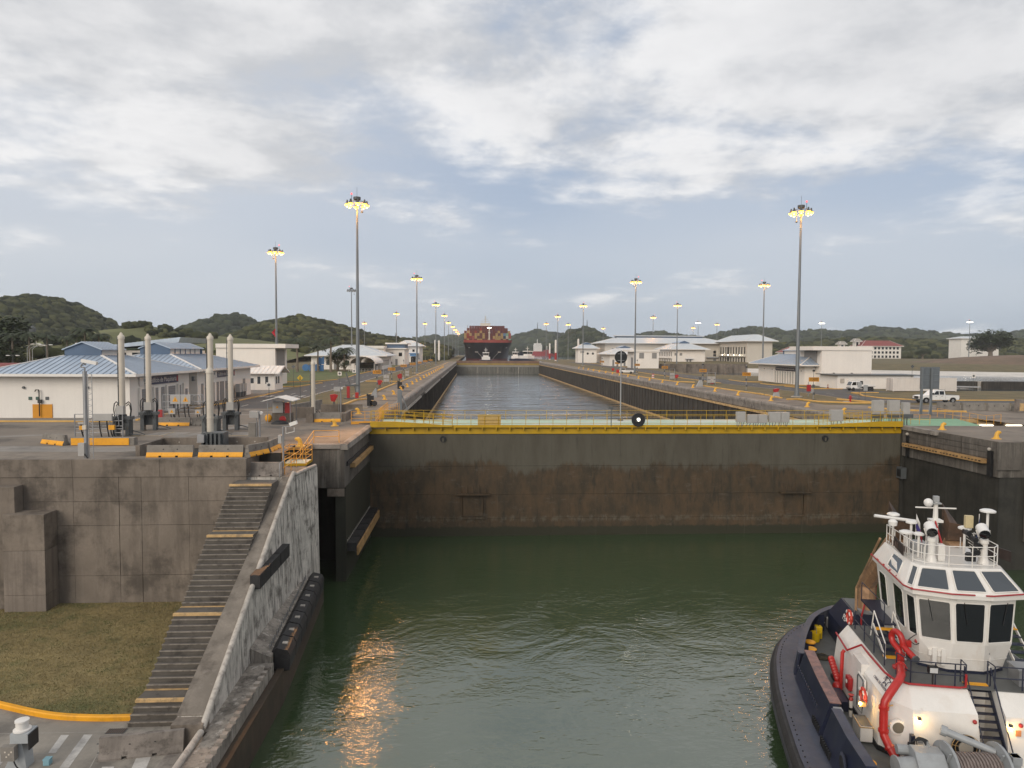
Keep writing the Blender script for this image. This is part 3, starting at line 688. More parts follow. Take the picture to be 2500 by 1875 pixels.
for z0, z1, w in ((-9.9, -8.6, 0), (-8.59, -5.6, 0), (-5.59, -3.15, .0)): part(MB().box(-31.1, -28.4, 48.4, 49.9, z0, z1), 'lift', concrete_wall if z1 > -4 else pm('paler_stained_concrete', (.21, .175, .145), .16, .4, .88, bump=.4, streak=.4, dark=(.09, .075, .065), dark_amt=.5, fine=16), bt, bevel=.03)
bt2 = thing('buttress', 'taller dark concrete buttress at the left edge, behind the paler one', 'buttress', (-34, 49, ZLOW))
for z0, z1 in ((-9.9, -5.6), (-5.59, -1.4)): part(MB().box(-38.4, -30.6, 48.95, 49.9, z0, z1), 'lift', concrete_wall, bt2, bevel=.03)
# lower apron, lawn and kerb
sheet('lower_apron', [rect(-600, -13.3, -600, 50.2), rect(60.8, 600, -600, 60.4)], ZLOW, concrete_low)
lk = curve([(-34, 40.5), (-28, 37.6), (-23.14, 35.6), (-20.85, 34.7), (-19.35, 34.3), (-17.5, 34.1), (-15.9, 34.1)], 6)
lawn = MB(); pts = [(p.x, p.y) for p in lk]; poly = pts+[(-16.0, 49.95), (-75, 49.95), (-75, 46)]
lawn.add([(x, y_, ZLOW+.10) for x, y_ in poly], [tuple(range(len(poly)))]); lw = lawn.build('lawn', grass_low); lw['kind'] = 'structure'
if lw.data.polygons[0].normal.z < 0: lw.data.polygons[0].flip()
kb = kerb(pts, .26, .24, kerb_bright, ZLOW)
sheet('crossing_stripes', [[(-18.76, 32.84), (-18.4, 32.83), (-18.16, 31.35), (-18.48, 31.37)], [(-17.73, 32.83), (-17.35, 32.82), (-16.97, 30.19), (-17.36, 30.21)],
                           [(-20.75, 32.86), (-20.35, 32.84), (-19.95, 30.4), (-20.35, 30.4)], [(-14.5, 30.93), (-13.9, 30.97), (-13.6, 29.5), (-14.2, 29.5)], [(-15.6, 30.2), (-15.1, 30.2), (-14.9, 29.2), (-15.4, 29.2)]], ZLOW+.006, line_white)
sheet('slab_joint_lines', [[(-30, 33.15), (-16.2, 33.0), (-16.2, 33.04), (-30, 33.19)], [(-19.3, 31.36), (-18.2, 31.32), (-18.2, 31.36), (-19.3, 31.40)], [(-16.55, 32.3), (-16.5, 32.3), (-15.9, 29.4), (-15.95, 29.4)]], ZLOW+.004, pm('pale_joint_sealant', (.32, .30, .27), .2, 2, .85))
# grass blades on the lawn (a mass nobody could count)
nb = 70000
bx = rng.uniform(-33, -16.1, nb); by = rng.uniform(34.2, 49.9, nb)
kx = np.array([p[0] for p in pts]); ky = np.array([p[1] for p in pts]); keep = by > np.interp(bx, kx, ky)+.18
bx, by = bx[keep], by[keep]; nb = len(bx); an = rng.uniform(0, 6.28, nb); hh = rng.uniform(.03, .085, nb); ww_ = rng.uniform(.008, .026, nb)
v = np.empty((nb, 3, 3)); v[:, 0] = np.c_[bx-np.cos(an)*ww_, by-np.sin(an)*ww_, np.full(nb, ZLOW+.1)]; v[:, 1] = np.c_[bx+np.cos(an)*ww_, by+np.sin(an)*ww_, np.full(nb, ZLOW+.1)]
v[:, 2] = np.c_[bx+rng.normal(0, .03, nb), by+rng.normal(0, .03, nb), ZLOW+.1+hh]
me = bpy.data.meshes.new('grass'); me.vertices.add(nb*3); me.vertices.foreach_set('co', v.ravel()); me.loops.add(nb*3); me.loops.foreach_set('vertex_index', np.arange(nb*3))
me.polygons.add(nb); me.polygons.foreach_set('loop_start', np.arange(0, nb*3, 3)); me.update(); me.validate(); me.materials.append(pm('grass_blades', (.26, .205, .09), .45, 2.5, .9, dark=(.08, .10, .032), dark_amt=.9, dark_scale=.9, fine=6))
go = bpy.data.objects.new('grass', me); col.objects.link(go); tag(go, 'short mown dry grass covering the lower lawn', 'grass', kind='stuff')

# ---------------------------------------------------------------- near entrance: right side
rp = thing('gate_pier', 'dark concrete pier on the right of the near gate with drilled yellow timber fender', 'pier', (47, 66, 0))
def skew(x0, x1, y0, y1, z0, z1, dx):
    m = MB(); m.add([(x0+dx, y0, z0), (x1, y0, z0), (x1, y1, z0), (x0, y1, z0), (x0+dx, y0, z1), (x1, y0, z1), (x1, y1, z1), (x0, y1, z1)], [(0,3,2,1),(4,5,6,7),(0,1,5,4),(1,2,6,5),(2,3,7,6),(3,0,4,7)]); return m
part(skew(46.5, 60.8, 60.45, 73.9, -.03, .004, .45), 'pier_paving', concrete_deck, rp)
part(skew(46.45, 60.8, 60.4, 73.95, -3.2, -.035, .45), 'pier_head', pier_mat, rp)
part(skew(46.65, 60.8, 60.5, 73.95, -16, -3.22, .45), 'pier_wall', concrete_dark, rp)
for i in range(3):
    for k in range(3): part(skew(46.38+.45-.45*(i*4.4+4.4)/13.5, 46.5+.45-.45*(i*4.4)/13.5, 60.6+i*4.4, 64.9+i*4.4, -1.62+k*.52, -1.15+k*.52, .45*4.4/13.5), 'course_block', pier_mat, rp)
for i in range(4):
    y0 = 61.6+i*2.9; xo = 46.45+.45*(73.95-y0)/13.55
    b = part(skew(xo-.55-.1, xo-.02, y0, y0+2.84, -2.1, -1.72, .1), 'fender_timber', timber, rp)
    for k in range(6): part(MB().cyl((xo-.72, y0+.3+k*.45, -1.9), (xo-.52, y0+.3+k*.45, -1.9), .05, 6), 'bolt_hole', black, rp)
part(skew(45.95, 60.8, 60.3, 73.98, -.02, .06, .45).box(0,0,0,0,0,0) if False else MB().prism([(46.2, -.35), (46.2, .05), (46.5, .10), (47.0, .06), (47.0, -.35)], 'Y', 68.2, 73.9), 'coping', concrete_rail, rp)
for x, yy in ((46.35, 72.9), (46.6, 61.2)):
    part(MB().box(x, x+.25, yy-.25, yy+.25, -3.2, -.9), 'ladder_recess', black, rp); part(MB().sphere((x-.02, yy, -.75), .16, 8, 6), 'guide_roller', concrete_pale, rp)
for i, x in enumerate((49.4, 51.2, 53.6)): part(MB().box(x, x+.5, 60.15, 60.39, -9, -.1), 'pilaster', pier_mat, rp)
part(MB().box(46.7, 48.9, 60.2, 60.39, -2.5, -.05), 'pier_nose', pier_mat, rp)
part(MB().box(46.3, 47.0, 73.9, 84.2, -16, -.06), 'gate_guide', concrete_dark, rp)
part(MB().box(60.6, 61.2, -100, 60.3, -16, ZLOW), 'quay_wall', concrete_dark, rp)
part(MB().box(45.9, 46.45, 73.0, 73.93, -5.6, -4.4), 'hatch_frame', frame_grey, rp)
part(MB().box(45.88, 45.899, 73.15, 73.8, -5.4, -4.6), 'hatch_cover', black, rp)
# gate recess on the right with green walkway, lit from strip lights
gr = thing('gate_recess', 'dark gate recess on the right with green walkway and yellow handrails', 'recess', (52, 78, 0))
part(MB().add([(46.6, 74.05, -.05), (55.6, 74.05, -.05), (58.6, 82.6, -.05), (46.6, 82.6, -.05)], [(0, 1, 2, 3)]).add([(46.6, 74.05, -.3), (55.6, 74.05, -.3), (58.6, 82.6, -.3), (46.6, 82.6, -.3)], [(3, 2, 1, 0)]), 'green_walkway', pm('green_slab_paint', (.19, .37, .22), .12, .5, .6), gr)
part(MB().box(46.4, 80, 82.7, 84.2, -9, -.02), 'recess_wall', concrete_wall, gr)
part(MB().box(60.8, 80, 73.2, 74.0, -9, -.02), 'recess_wall', concrete_wall, gr); part(MB().box(58, 80, 74.0, 82.7, -9.2, -9), 'recess_floor', concrete_dark, gr)
for i in range(3): part(MB().box(61.3+i*3.6, 63.2+i*3.6, 82.45, 82.62, -1.1, -.82), 'strip_light', pm('strip_light_glow', (1, .9, .75), 0, 1, .4, emit=(1, .88, .68), estr=5), gr)
part(MB().box(58.5, 80, 82.2, 82.68, -.5, -.12), 'edge_beam', worn_yellow, gr)
r_ = railing('handrail', [(57.4, 84.4, .0), (56.9, 78.0, .0), (56.2, 74.4, 0), (59.4, 76.4, 0)], 1.05, None, yellow, 1.6, (1., .5)); r_.parent = gr; r_.matrix_parent_inverse = Matrix.Translation(-gr.location)
r_ = railing('handrail', [(47.4, 75.6, .0), (49.4, 75.6, .0), (50.6, 75.6, -.0)], 1.05, None, yellow, 1.0, (1., .5)); r_.parent = gr; r_.matrix_parent_inverse = Matrix.Translation(-gr.location)
# ================================================================ FAR LAND, BASINS, HILLS
sheet('storage_basin_water', [[(94, 141), (600, 112), (600, 236), (300, 268), (190, 335), (130, 362), (86, 336), (76, 256), (98, 214)]], -2.6, water_lake)
bw = thing('basin_wall', 'dark concrete divider wall between two storage basins on the right', 'wall', (150, 200, -3))
for i in range(9): part(MB().box(122+i*26, 147.8+i*26, 199-i*1.2, 201.5-i*1.2, -3.5, -.35), 'wall_panel', chamber_mat, bw)
for i in range(9): part(MB().box(147.2+i*26, 148.4+i*26, 198.6-i*1.2, 202-i*1.2, -3.4, -.3), 'pier_cap', concrete_pale, bw)
lin = MB(); pw = [(88, 336), (130, 360), (190, 333), (300, 266), (600, 234)]
for (a, b), (c, d) in zip(pw[:-1], pw[1:]): lin.quad((a, b, -2.7), (c, d, -2.7), (c+6, d+20, -1.0), (a+6, b+20, -1.0))
struct('basin_lining', lin, pm('pale_liner', (.62, .575, .52), .12, .08, .7, dark=(.45, .42, .38), dark_amt=.5, dark_scale=.1))
bank = MB()
for (a, b), (c, d) in zip(pw[:-1], pw[1:]):
    bank.quad((a+6, b+20, -1.02), (c+6, d+20, -1.02), (c+20, d+70, 1.7), (a+20, b+70, 1.7)); bank.quad((a+20, b+70, 1.7), (c+20, d+70, 1.7), (c+60, 720, 1.8), (a+60, 720, 1.8))
bank.quad((606, 254, -1.02), (2500, 254, -1.02), (2500, 304, 1.7), (620, 304, 1.7)); bank.quad((620, 304, 1.7), (2500, 304, 1.7), (2500, 720, 1.8), (660, 720, 1.8))
struct('grass_bank', bank, grass_dry)
gw = thing('basin_wall', 'grey concrete wall along the far side of the basin, below the long white warehouse', 'wall', (110, 338, -2.6))
for i in range(6): part(MB().box(87+i*8.5, 95.4+i*8.5, 338+i*2.2, 339+i*2.2, -2.6, 1.9), 'wall_panel', concrete_wall, gw)

RC_ = np.array(cam.matrix_world.to_3x3())
def sky_xz(px, py, Y):
    """world X and height of a skyline point seen from the viewer's place in direction (px, py) when it stands at distance Y"""
    px, py = np.asarray(px, float)*1.1302, np.asarray(py, float)*1.1302
    d = RC_ @ np.array([(px-1250)/1733.7, -(py-937.5)/1733.7, -np.ones_like(px)])
    return d[0]/d[1]*Y, 7.9+d[2]/d[1]*Y
def smooth(t): t = np.clip(t, 0, 1); return t*t*(3-2*t)
ico = []
for k in range(6):
    bm = bmesh.new(); bmesh.ops.create_icosphere(bm, subdivisions=2, radius=1.0)
    rr = random.Random(k)
    for v_ in bm.verts:
        f = .74+.52*rr.random(); v_.co *= f; v_.co.z *= .82
    bm.faces.ensure_lookup_table(); bm.verts.index_update()
    ico.append((np.array([v_.co[:] for v_ in bm.verts]), np.array([[q.index for q in f.verts] for f in bm.faces]))); bm.free()
def forest_mat(name, dark, light):
    m = bpy.data.materials.new(name); m.use_nodes = True; t = m.node_tree; b = t.nodes['Principled BSDF']; L = t.links.new
    b.inputs['Roughness'].default_value = .9; b.inputs['Specular IOR Level'].default_value = .15
    a = t.nodes.new('ShaderNodeAttribute'); a.attribute_name = 'tint'
    g = t.nodes.new('ShaderNodeNewGeometry'); n = t.nodes.new('ShaderNodeTexNoise'); L(g.outputs['Position'], n.inputs['Vector']); n.inputs['Scale'].default_value = .5; n.inputs['Detail'].default_value = 8; n.inputs['Roughness'].default_value = .8
    ad = t.nodes.new('ShaderNodeMath'); ad.operation = 'ADD'; L(a.outputs['Fac'], ad.inputs[0]); L(n.outputs[0], ad.inputs[1])
    mr = t.nodes.new('ShaderNodeMapRange'); L(ad.outputs[0], mr.inputs[0]); mr.inputs[1].default_value = .45; mr.inputs[2].default_value = 1.35
    mx = t.nodes.new('ShaderNodeMix'); mx.data_type = 'RGBA'; L(mr.outputs[0], mx.inputs[0]); mx.inputs[6].default_value = (*dark, 1); mx.inputs[7].default_value = (*light, 1)
    L(mx.outputs[2], b.inputs['Base Color']); return m
wood_near = forest_mat('forest_canopy', (.009, .014, .006), (.085, .088, .036))
wood_far = forest_mat('distant_forest_canopy', (.014, .021, .011), (.055, .065, .032))
def canopy(name, label, P_, rad, mat):
    """P_: tree crown centres (n,3), rad: crown radii -> one mass of separate crowns"""
    n = len(P_); V = []; Fc = []; T_ = []; off = 0
    kinds = rng.integers(0, len(ico), n); rot = rng.uniform(0, 6.28, n); tint = rng.uniform(0, 1, n)**1.5
    for k in range(len(ico)):
        idx = np.where(kinds == k)[0]
        if not len(idx): continue
        bv, bf = ico[k]; c, s_ = np.cos(rot[idx]), np.sin(rot[idx])
        x = bv[None, :, 0]*c[:, None]-bv[None, :, 1]*s_[:, None]; y_ = bv[None, :, 0]*s_[:, None]+bv[None, :, 1]*c[:, None]; z_ = np.repeat(bv[None, :, 2], len(idx), 0)
        q = np.stack([x, y_, z_], -1)*rad[idx][:, None, None]+P_[idx][:, None, :]
        V.append(q.reshape(-1, 3)); Fc.append((bf[None]+(np.arange(len(idx))*len(bv))[:, None, None]+off).reshape(-1, 3)); off += len(idx)*len(bv)
        T_.append(np.repeat(tint[idx], len(bv)))
    V = np.concatenate(V); Fc = np.concatenate(Fc); T_ = np.concatenate(T_)
    me = bpy.data.meshes.new(name); me.vertices.add(len(V)); me.vertices.foreach_set('co', V.ravel().astype(np.float32)); me.loops.add(Fc.size)
    me.loops.foreach_set('vertex_index', Fc.ravel().astype(np.int32)); me.polygons.add(len(Fc)); me.polygons.foreach_set('loop_start', np.arange(0, Fc.size, 3, dtype=np.int32)); me.update()
    at = me.attributes.new('tint', 'FLOAT', 'POINT'); at.data.foreach_set('value', T_.astype(np.float32)); me.materials.append(mat)
    o = bpy.data.objects.new(name, me); col.objects.link(o); tag(o, label, 'forest', kind='stuff'); return o
HILLMESH = {}
def hill(name, sil, Y0, front, back, mat, base=-2.5, rough=.06):
    px = np.array([p[0] for p in sil], float); py = np.array([p[1] for p in sil], float)
    t = np.linspace(0, 1, 90); cum = np.r_[0, np.cumsum(np.hypot(np.diff(px), np.diff(py)))]; cum /= cum[-1]
    sx = np.interp(t, cum, px); sy = np.interp(t, cum, py)
    X, Z = sky_xz(sx, sy, Y0)
    u = np.r_[np.linspace(-1, 0, 22), np.linspace(.08, 1, 8)]
    vs = []
    for j, q in enumerate(u):
        prof = smooth(1+q)**.85 if q <= 0 else smooth(1-q)
        Yr = Y0+(q*front if q <= 0 else q*back)
        Xr = X*(1+.0*q)
        nz = rough*(Z-base)*(np.sin(X*.031+q*5+Y0)+np.sin(X*.013-q*9))*.5*(1-abs(q))*abs(q)*2
        vs.append(np.c_[Xr, np.full_like(X, Yr), base+(Z-base)*prof+nz])
    vs = np.array(vs); nu, nx = vs.shape[:2]
    mb = MB(); mb.v = [tuple(map(float, p)) for p in vs.reshape(-1, 3)]; mb.f = [(j*nx+i, j*nx+i+1, (j+1)*nx+i+1, (j+1)*nx+i) for j in range(nu-1) for i in range(nx-1)]
    o = mb.build(name, mat, None, True); o['kind'] = 'structure'
    for p in o.data.polygons[:1]:
        if p.normal.z < 0: o.data.flip_normals()
    return vs, u
def scatter(grid, n, r0, r1, umin=-1.0, umax=.12, lift=.45, mask=None):
    vs, u = grid; nu, nx = vs.shape[:2]
    fi = rng.uniform(0, nx-1.001, n); uu = rng.uniform(umin, umax, n); fj = np.interp(uu, u, np.arange(nu)); fj = np.clip(fj, 0, nu-1.001)
    i, j = fi.astype(int), fj.astype(int); a, b = (fi-i)[:, None], (fj-j)[:, None]
    P_ = vs[j, i]*(1-a)*(1-b)+vs[j, i+1]*a*(1-b)+vs[j+1, i]*(1-a)*b+vs[j+1, i+1]*a*b
    rad = rng.uniform(r0, r1, n)*(.75+.5*rng.random(n)**2); P_[:, 2] += rad*lift
    if mask is not None: k = mask(P_, uu); P_, rad = P_[k], rad[k]
    return P_, rad
hill_soil = pm('hill_ground', (.028, .034, .014), .3, .02, .95, dark=(.05, .042, .025), dark_amt=.4, dark_scale=.02)
grass_hill = pm('hill_grass', (.135, .140, .045), .25, .02, .95, dark=(.085, .072, .038), dark_amt=.7, dark_scale=.018, fine=20)
gA = hill('hill', [(-160, 745), (-90, 705), (0, 674), (35, 661), (90, 651), (135, 658), (180, 678), (225, 705), (255, 726), (300, 750)], 850, 330, 250, hill_soil)
PA, RA = scatter(gA, 6800, 2.6, 5.6)
gD = hill('hill', [(500, 757), (560, 716), (600, 705), (650, 693), (690, 700), (740, 715), (790, 729), (840, 739), (900, 748), (975, 762)], 780, 220, 200, hill_soil)
PD, RD = scatter(gD, 5200, 2.4, 5.2, mask=lambda p, u_: (rng.random(len(u_)) < .95))
gC = hill('hill', [(380, 745), (430, 720), (470, 706), (492, 693), (508, 690), (528, 694), (545, 704), (600, 722), (660, 745)], 1250, 350, 250, hill_soil)
PC, RC = scatter(gC, 1700, 5, 9)
gB = hill('hill', [(180, 745), (225, 724), (262, 711), (335, 706), (365, 712), (400, 721), (480, 727), (560, 735), (640, 746), (720, 757)], 560, 190, 120, grass_hill, base=-.5)
PB, RB = scatter(gB, 520, 2.0, 4.2, mask=lambda p, u_: (np.sin(p[:, 0]*.05)+np.sin(p[:, 1]*.07+p[:, 0]*.02) > .7))
canopy('hill_forest', 'dense dark green forest covering the hills on the left', np.r_[PA, PD, PB], np.r_[RA, RD, RB], wood_near)
# low woodland in front of the left hills
xw = rng.uniform(-420, -62, 2600); yw = rng.uniform(255, 480, 2600)
k = (xw < -.36*yw+18) & (np.sin(xw*.03)+np.sin(yw*.045+xw*.02) > -1.2)
k &= ~((xw > -.40*yw+10) & (rng.random(2600) < .55))
xw, yw = xw[k], yw[k]; hw = rng.uniform(1.2, 6.0, len(xw))*np.clip((.95*yw-xw*-1)/60+1.2, .35, 1.0); PW = np.c_[xw, yw, hw]; RW = np.clip(rng.uniform(1.8, 4.2, len(xw)), 0, hw+1.2)
canopy('lowland_wood', 'tangle of green trees and shrubs on the flat land at left', PW, RW, wood_near)
gE = hill('hill', [(800, 762), (870, 752), (929, 738), (952, 742), (965, 741), (983, 738), (1010, 736), (1060, 737), (1105, 737), (1141, 730), (1161, 726), (1177, 730), (1199, 735), (1217, 736), (1260, 741), (1330, 748), (1420, 757)], 2300, 520, 400, hill_soil)
PE, RE = scatter(gE, 1700, 10, 18)
gE2 = hill('hill', [(1180, 757), (1205, 744), (1222, 731), (1236, 722), (1251, 717), (1269, 717), (1285, 727), (1302, 736), (1330, 742), (1380, 748), (1430, 762)], 1500, 300, 250, hill_soil)
PE2, RE2 = scatter(gE2, 1500, 5, 9)
gF = hill('hill', [(1330, 757), (1391, 729), (1404, 725), (1432, 730), (1490, 738), (1542, 735), (1580, 725), (1626, 715.5), (1657, 721), (1676, 730), (1710, 727), (1743, 722), (1777, 725), (1820, 723.5), (1844, 728), (1863, 722), (1892, 715), (1921, 717.5), (1957, 726), (1988, 728), (2027, 737), (2055, 731), (2089, 735), (2113, 737), (2161, 733), (2185, 726), (2212, 723), (2300, 712), (2420, 735)], 2000, 500, 400, hill_soil)
PF, RF = scatter(gF, 4200, 7, 13)
gG = hill('hill', [(1540, 768), (1640, 752), (1720, 748), (1800, 741), (1880, 738), (1940, 742), (2000, 746), (2060, 740), (2130, 743), (2230, 740), (2330, 746)], 1000, 240, 200, hill_soil, base=1)
PG, RG = scatter(gG, 4600, 3, 6)
canopy('distant_forest', 'hazy bluish forest covering the far hills', np.r_[PC, PE, PE2, PF], np.r_[RC, RE, RE2, RF], wood_far)
canopy('hill_forest', 'dark green forest belt behind the basins on the right', PG, RG, wood_near)
gH = hill('earth_mound', [(1990, 792), (2048, 788), (2113, 774), (2161, 769), (2212, 767), (2300, 768), (2420, 775)], 400, 70, 160, soil, base=-4)
# ridge antennas
for px, py, Y0, hgt_, lb in ((1161, 726, 2300, 48, 'thin lattice antenna on the hill just right of the container ship'), (1232, 724, 1500, 22, 'left of two thin antennas on the rounded hill right of the ship'), (1268, 717, 1500, 30, 'taller of two thin antennas on the rounded hill right of the ship'), (855, 739, 780, 14, 'thin antenna on the right shoulder of the left forest hill')):
    X, Z = sky_xz(px, py, Y0); a = thing('antenna_mast', lb, 'antenna', (X, Y0, Z-4))
    MB().cyl((0, 0, 0), (0, 0, hgt_), Y0*.0009, 6, Y0*.0003).build('mast', frame_grey, a)
    for q in (.35, .6, .82): MB().box(-Y0*.0012, Y0*.0012, -.3, .3, hgt_*q-.3, hgt_*q+.3).build('platform', frame_grey, a)

# ---------------------------------------------------------------- container ship in the next chamber
shipx = 15.8; YS = 706.0
ship = thing('container_ship', 'huge black-hulled container ship with red breakwater, seen bow on', 'ship', (shipx, YS, -2.2))
hull_black = pm('ship_hull_black', (.010, .010, .016), .2, .08, .45, streak=.3, dark=(.04, .035, .035), dark_amt=.35, dark_scale=.06)
hull_red = pm('boot_topping_red', (.15, .035, .035), .2, .1, .6)
bulw_red = pm('bulwark_red', (.30, .055, .042), .15, .1, .55, streak=.3)
st_y = [0, 2, 5, 9, 14, 20, 28, 40, 60, 120, 260]
def half(y_, w):   # half breadth at height share w (0 = waterline, 1 = deck)
    full = 24.5; a = 1-math.exp(-(y_+.2)/ (3.2+ (1-w)*17)); return max(.02, full*a*(.86+.14*w) if y_ < 60 else full*(a*.5+.5)*(.93+.07*w))
mbh = MB(); ws = [0, .1, .25, .45, .65, .85, 1.0]; Hh = 18.0; ring = []
vs = []
for y_ in st_y:
    for w in ws: vs.append((half(y_, w), y_-(w**1.5)*4.0+4, w*Hh))
    for w in reversed(ws): vs.append((-half(y_, w), y_-(w**1.5)*4.0+4, w*Hh))
m_ = 2*len(ws); mbh.v = vs
mbh.f = [(i*m_+j, i*m_+(j+1) % m_, (i+1)*m_+(j+1) % m_, (i+1)*m_+j) for i in range(len(st_y)-1) for j in range(m_)] + [tuple(range(m_))]
mbh.build('hull', hull_black, ship, True)
mbb = MB(); vb = []
for y_ in st_y:
    for w in (-.06, .095): vb.append((half(y_, max(0, w))*1.003+.05, y_+4-.05, w*Hh))
    for w in (.095, -.06): vb.append((-half(y_, max(0, w))*1.003-.05, y_+4-.05, w*Hh))
mbb.v = vb; mbb.f = [(i*4+j, i*4+(j+1) % 4, (i+1)*4+(j+1) % 4, (i+1)*4+j) for i in range(len(st_y)-1) for j in range(4)]
mbb.build('boot_topping', hull_red, ship, True)
mbk = MB(); vb = []; ys2 = [0.5, 2, 5, 9, 14, 20, 28]
for s_ in (1, -1):
    rowp = [(s_*half(y_, 1), y_, 18.0) for y_ in ys2]; rowt = [(s_*min(24.6, half(y_, 1)*1.02+.3), y_-.3, 20.6) for y_ in ys2]
    for a, b in zip(range(len(ys2)-1), range(1, len(ys2))): mbk.quad(rowp[a], rowp[b], rowt[b], rowt[a])
mbk.quad((-half(.5, 1), .5, 18), (half(.5, 1), .5, 18), (half(.5, 1), .2, 20.6), (-half(.5, 1), .2, 20.6))
mbk.build('breakwater', bulw_red, ship)
fm = MB().cyl((1.2, 6, 18), (1.2, 6, 33), .75, 8, .5).build('foremast', cream, ship)
MB().box(-.8, 3.2, 5.5, 6.5, 32.4, 33.2).build('mast_platform', cream, fm); MB().box(-.6, 3.0, 5.3, 5.48, 32.6, 33.1).build('mast_light', lamp_cool, fm); MB().box(.2, 2.2, 5.6, 6.4, 27.4, 28.4).build('mast_platform', cream, fm)
for s_ in (-1, 1):
    MB().cbox((s_*11.5, 9.2, 8.6), (3.2, .4, .8), Matrix.Rotation(s_*-.25, 3, 'Z')).build('hawse_pipe', concrete_pale, ship)
    MB().cbox((s_*17.5, 13.6, 13.0), (4.4, .4, .9), Matrix.Rotation(s_*-.5, 3, 'Z')).build('anchor_pocket', grey_paint, ship)
    MB().cyl((s_*10.4, 8.6, 8.2), (s_*4.0, -14, 1.5), .12, 5).build('mooring_line', concrete_pale, ship)
acc = thing('superstructure', None, None); acc.parent = ship
MB().box(-22, 22, 150, 162, 30, 37).build('bridge_front', white_trim, acc); MB().box(-11, 11, 149, 160, 37, 39.8).build('wheelhouse', white_trim, acc)
for i in range(10): MB().box(-10.4+i*2.1, -8.6+i*2.1, 148.9, 149.1, 37.7, 39.2).build('bridge_window', glass_dark, acc)
MB().box(-6, 6, 151, 157, 39.8, 43).build('funnel_deck', cream, acc); MB().cyl((0, 153, 43), (0, 153, 52), .5, 6).build('radar_mast', cream, acc)
for z_, w_ in ((45, 5), (47.5, 3)): MB().box(-w_, w_, 152.7, 153.3, z_, z_+.5).build('radar_yard', cream, acc)
for s_ in (-1, 1): MB().box(s_*21.5-.3, s_*21.5+.3, 150, 151, 37, 40.5).build('wing_post', grey_paint, acc)
cpal = dict(t=((.37, .25, .095), 'tan'), r=((.26, .035, .025), 'bright red'), d=((.125, .028, .026), 'dark red'), p=((.30, .07, .06), 'faded red'), u=((.10, .025, .045), 'purple'), b=((.13, .24, .36), 'pale blue'), g=((.20, .36, .27), 'pale green'), n=((.02, .045, .10), 'navy'), w=((.50, .45, .36), 'cream'))
cm_ = {k_: pm('container_'+n_.replace(' ', '_'), c_, .12, .3, .6, streak=.2) for k_, (c_, n_) in cpal.items()}
def cont_mesh(mat):
    mb = MB(); mb.box(-1.22, 1.22, .06, 12.2, 0, 2.74)
    for i in range(9): mb.box(-1.16+i*.27, -1.03+i*.27, 0, .06, .15, 2.6)
    mb.box(-1.22, -1.14, -.02, .06, 0, 2.74); mb.box(1.14, 1.22, -.02, .06, 0, 2.74); mb.box(-1.14, 1.14, -.02, .06, 0, .14); mb.box(-1.14, 1.14, -.02, .06, 2.6, 2.74)
    me = mb.mesh('shipping_container'); bm_fix(me); me.materials.append(mat); return me
cmesh = {k_: cont_mesh(m) for k_, m in cm_.items()}
tiers = [(0, 19.6, 30, 'dtdpdttddtdpttdtdg'), (1, 22.45, 30, 'trrptddtdddttttnwp'), (2, 25.3, 30, 'trtdttdtddddtutbgp'), (3, 28.15, 44, 'dtddrdtddduddtuddt'), (4, 31.0, 44, '.dddddrdddddudddd.'), (5, 33.85, 58, '..dddddddddddddd..')]
for ti, z_, yy, s_ in tiers:
    for i, ch in enumerate(s_):
        if ch == '.': continue
        o = link_mesh('shipping_container', cmesh[ch], None, (shipx-23.0+i*2.71, YS+yy, z_-2.2))
        tag(o, f'{cpal[ch][1]} shipping container, {oo(i)} from left in the {oo(ti)} tier at the ship\'s bow', 'container', 'containers stacked on the big ship')
MB().box(-23.6, 23.6, 29, 75, 18, 19.55).build('hatch_deck', hull_black, ship)
MB().box(-23.6, 23.6, 43.5, 75, 19.6, 28.1).build('inner_stack', pm('stack_interior', (.05, .018, .016), .2, .3, .8), ship); MB().box(-18, 18, 57.5, 75, 28.1, 33.8).build('inner_stack', MATS['stack_interior'], ship)

# ---------------------------------------------------------------- small far tugs and ships
def far_tug(label, loc, rz, s=1.0):
    t = thing('tugboat', label, 'boat', loc, rz, 'tugs around the container ship')
    hp = [(-13, 0), (-12, 4.6), (-6, 5.6), (6, 5.6), (11, 4), (13.5, 0), (11, -4), (6, -5.6), (-6, -5.6), (-12, -4.6)]
    MB().prism([(a*s, b*s) for a, b in hp], 'Z', -.5, 2.4*s).build('hull', tug_navy, t)
    MB().box(-6*s, 7*s, -3.6*s, 3.6*s, 2.4*s, 5.0*s).build('deckhouse', white_gloss, t)
    MB().box(-1*s, 5*s, -2.4*s, 2.4*s, 5.0*s, 6.4*s).build('bridge_base', white_gloss, t)
    MB().prism([(-1*s, 6.4*s), (5.2*s, 6.4*s), (5.8*s, 8.4*s), (-1.4*s, 8.4*s)], 'Y', -2.5*s, 2.5*s).build('bridge_glass', glass_dark, t)
    for y_ in (-2.5, -.9, .9, 2.5): MB().bar((5.22*s, y_*s, 6.4*s), (5.84*s, y_*s, 8.4*s), .22*s).build('window_post', white_gloss, t)
    MB().box(-1.8*s, 6.2*s, -2.9*s, 2.9*s, 8.4*s, 9.1*s).build('bridge_roof', white_gloss, t)
    MB().cyl((1.5*s, 0, 9.1*s), (1.5*s, 0, 13*s), .22*s, 6).build('mast', white_gloss, t); MB().box(1.2*s, 1.8*s, -1.6*s, 1.6*s, 11*s, 11.3*s).build('mast_yard', white_gloss, t)
    for y_ in (-2.6, 2.6): MB().box(-5*s, -3*s, (y_-.6)*s, (y_+.6)*s, 5*s, 8*s).build('funnel', tug_navy, t)
    return t
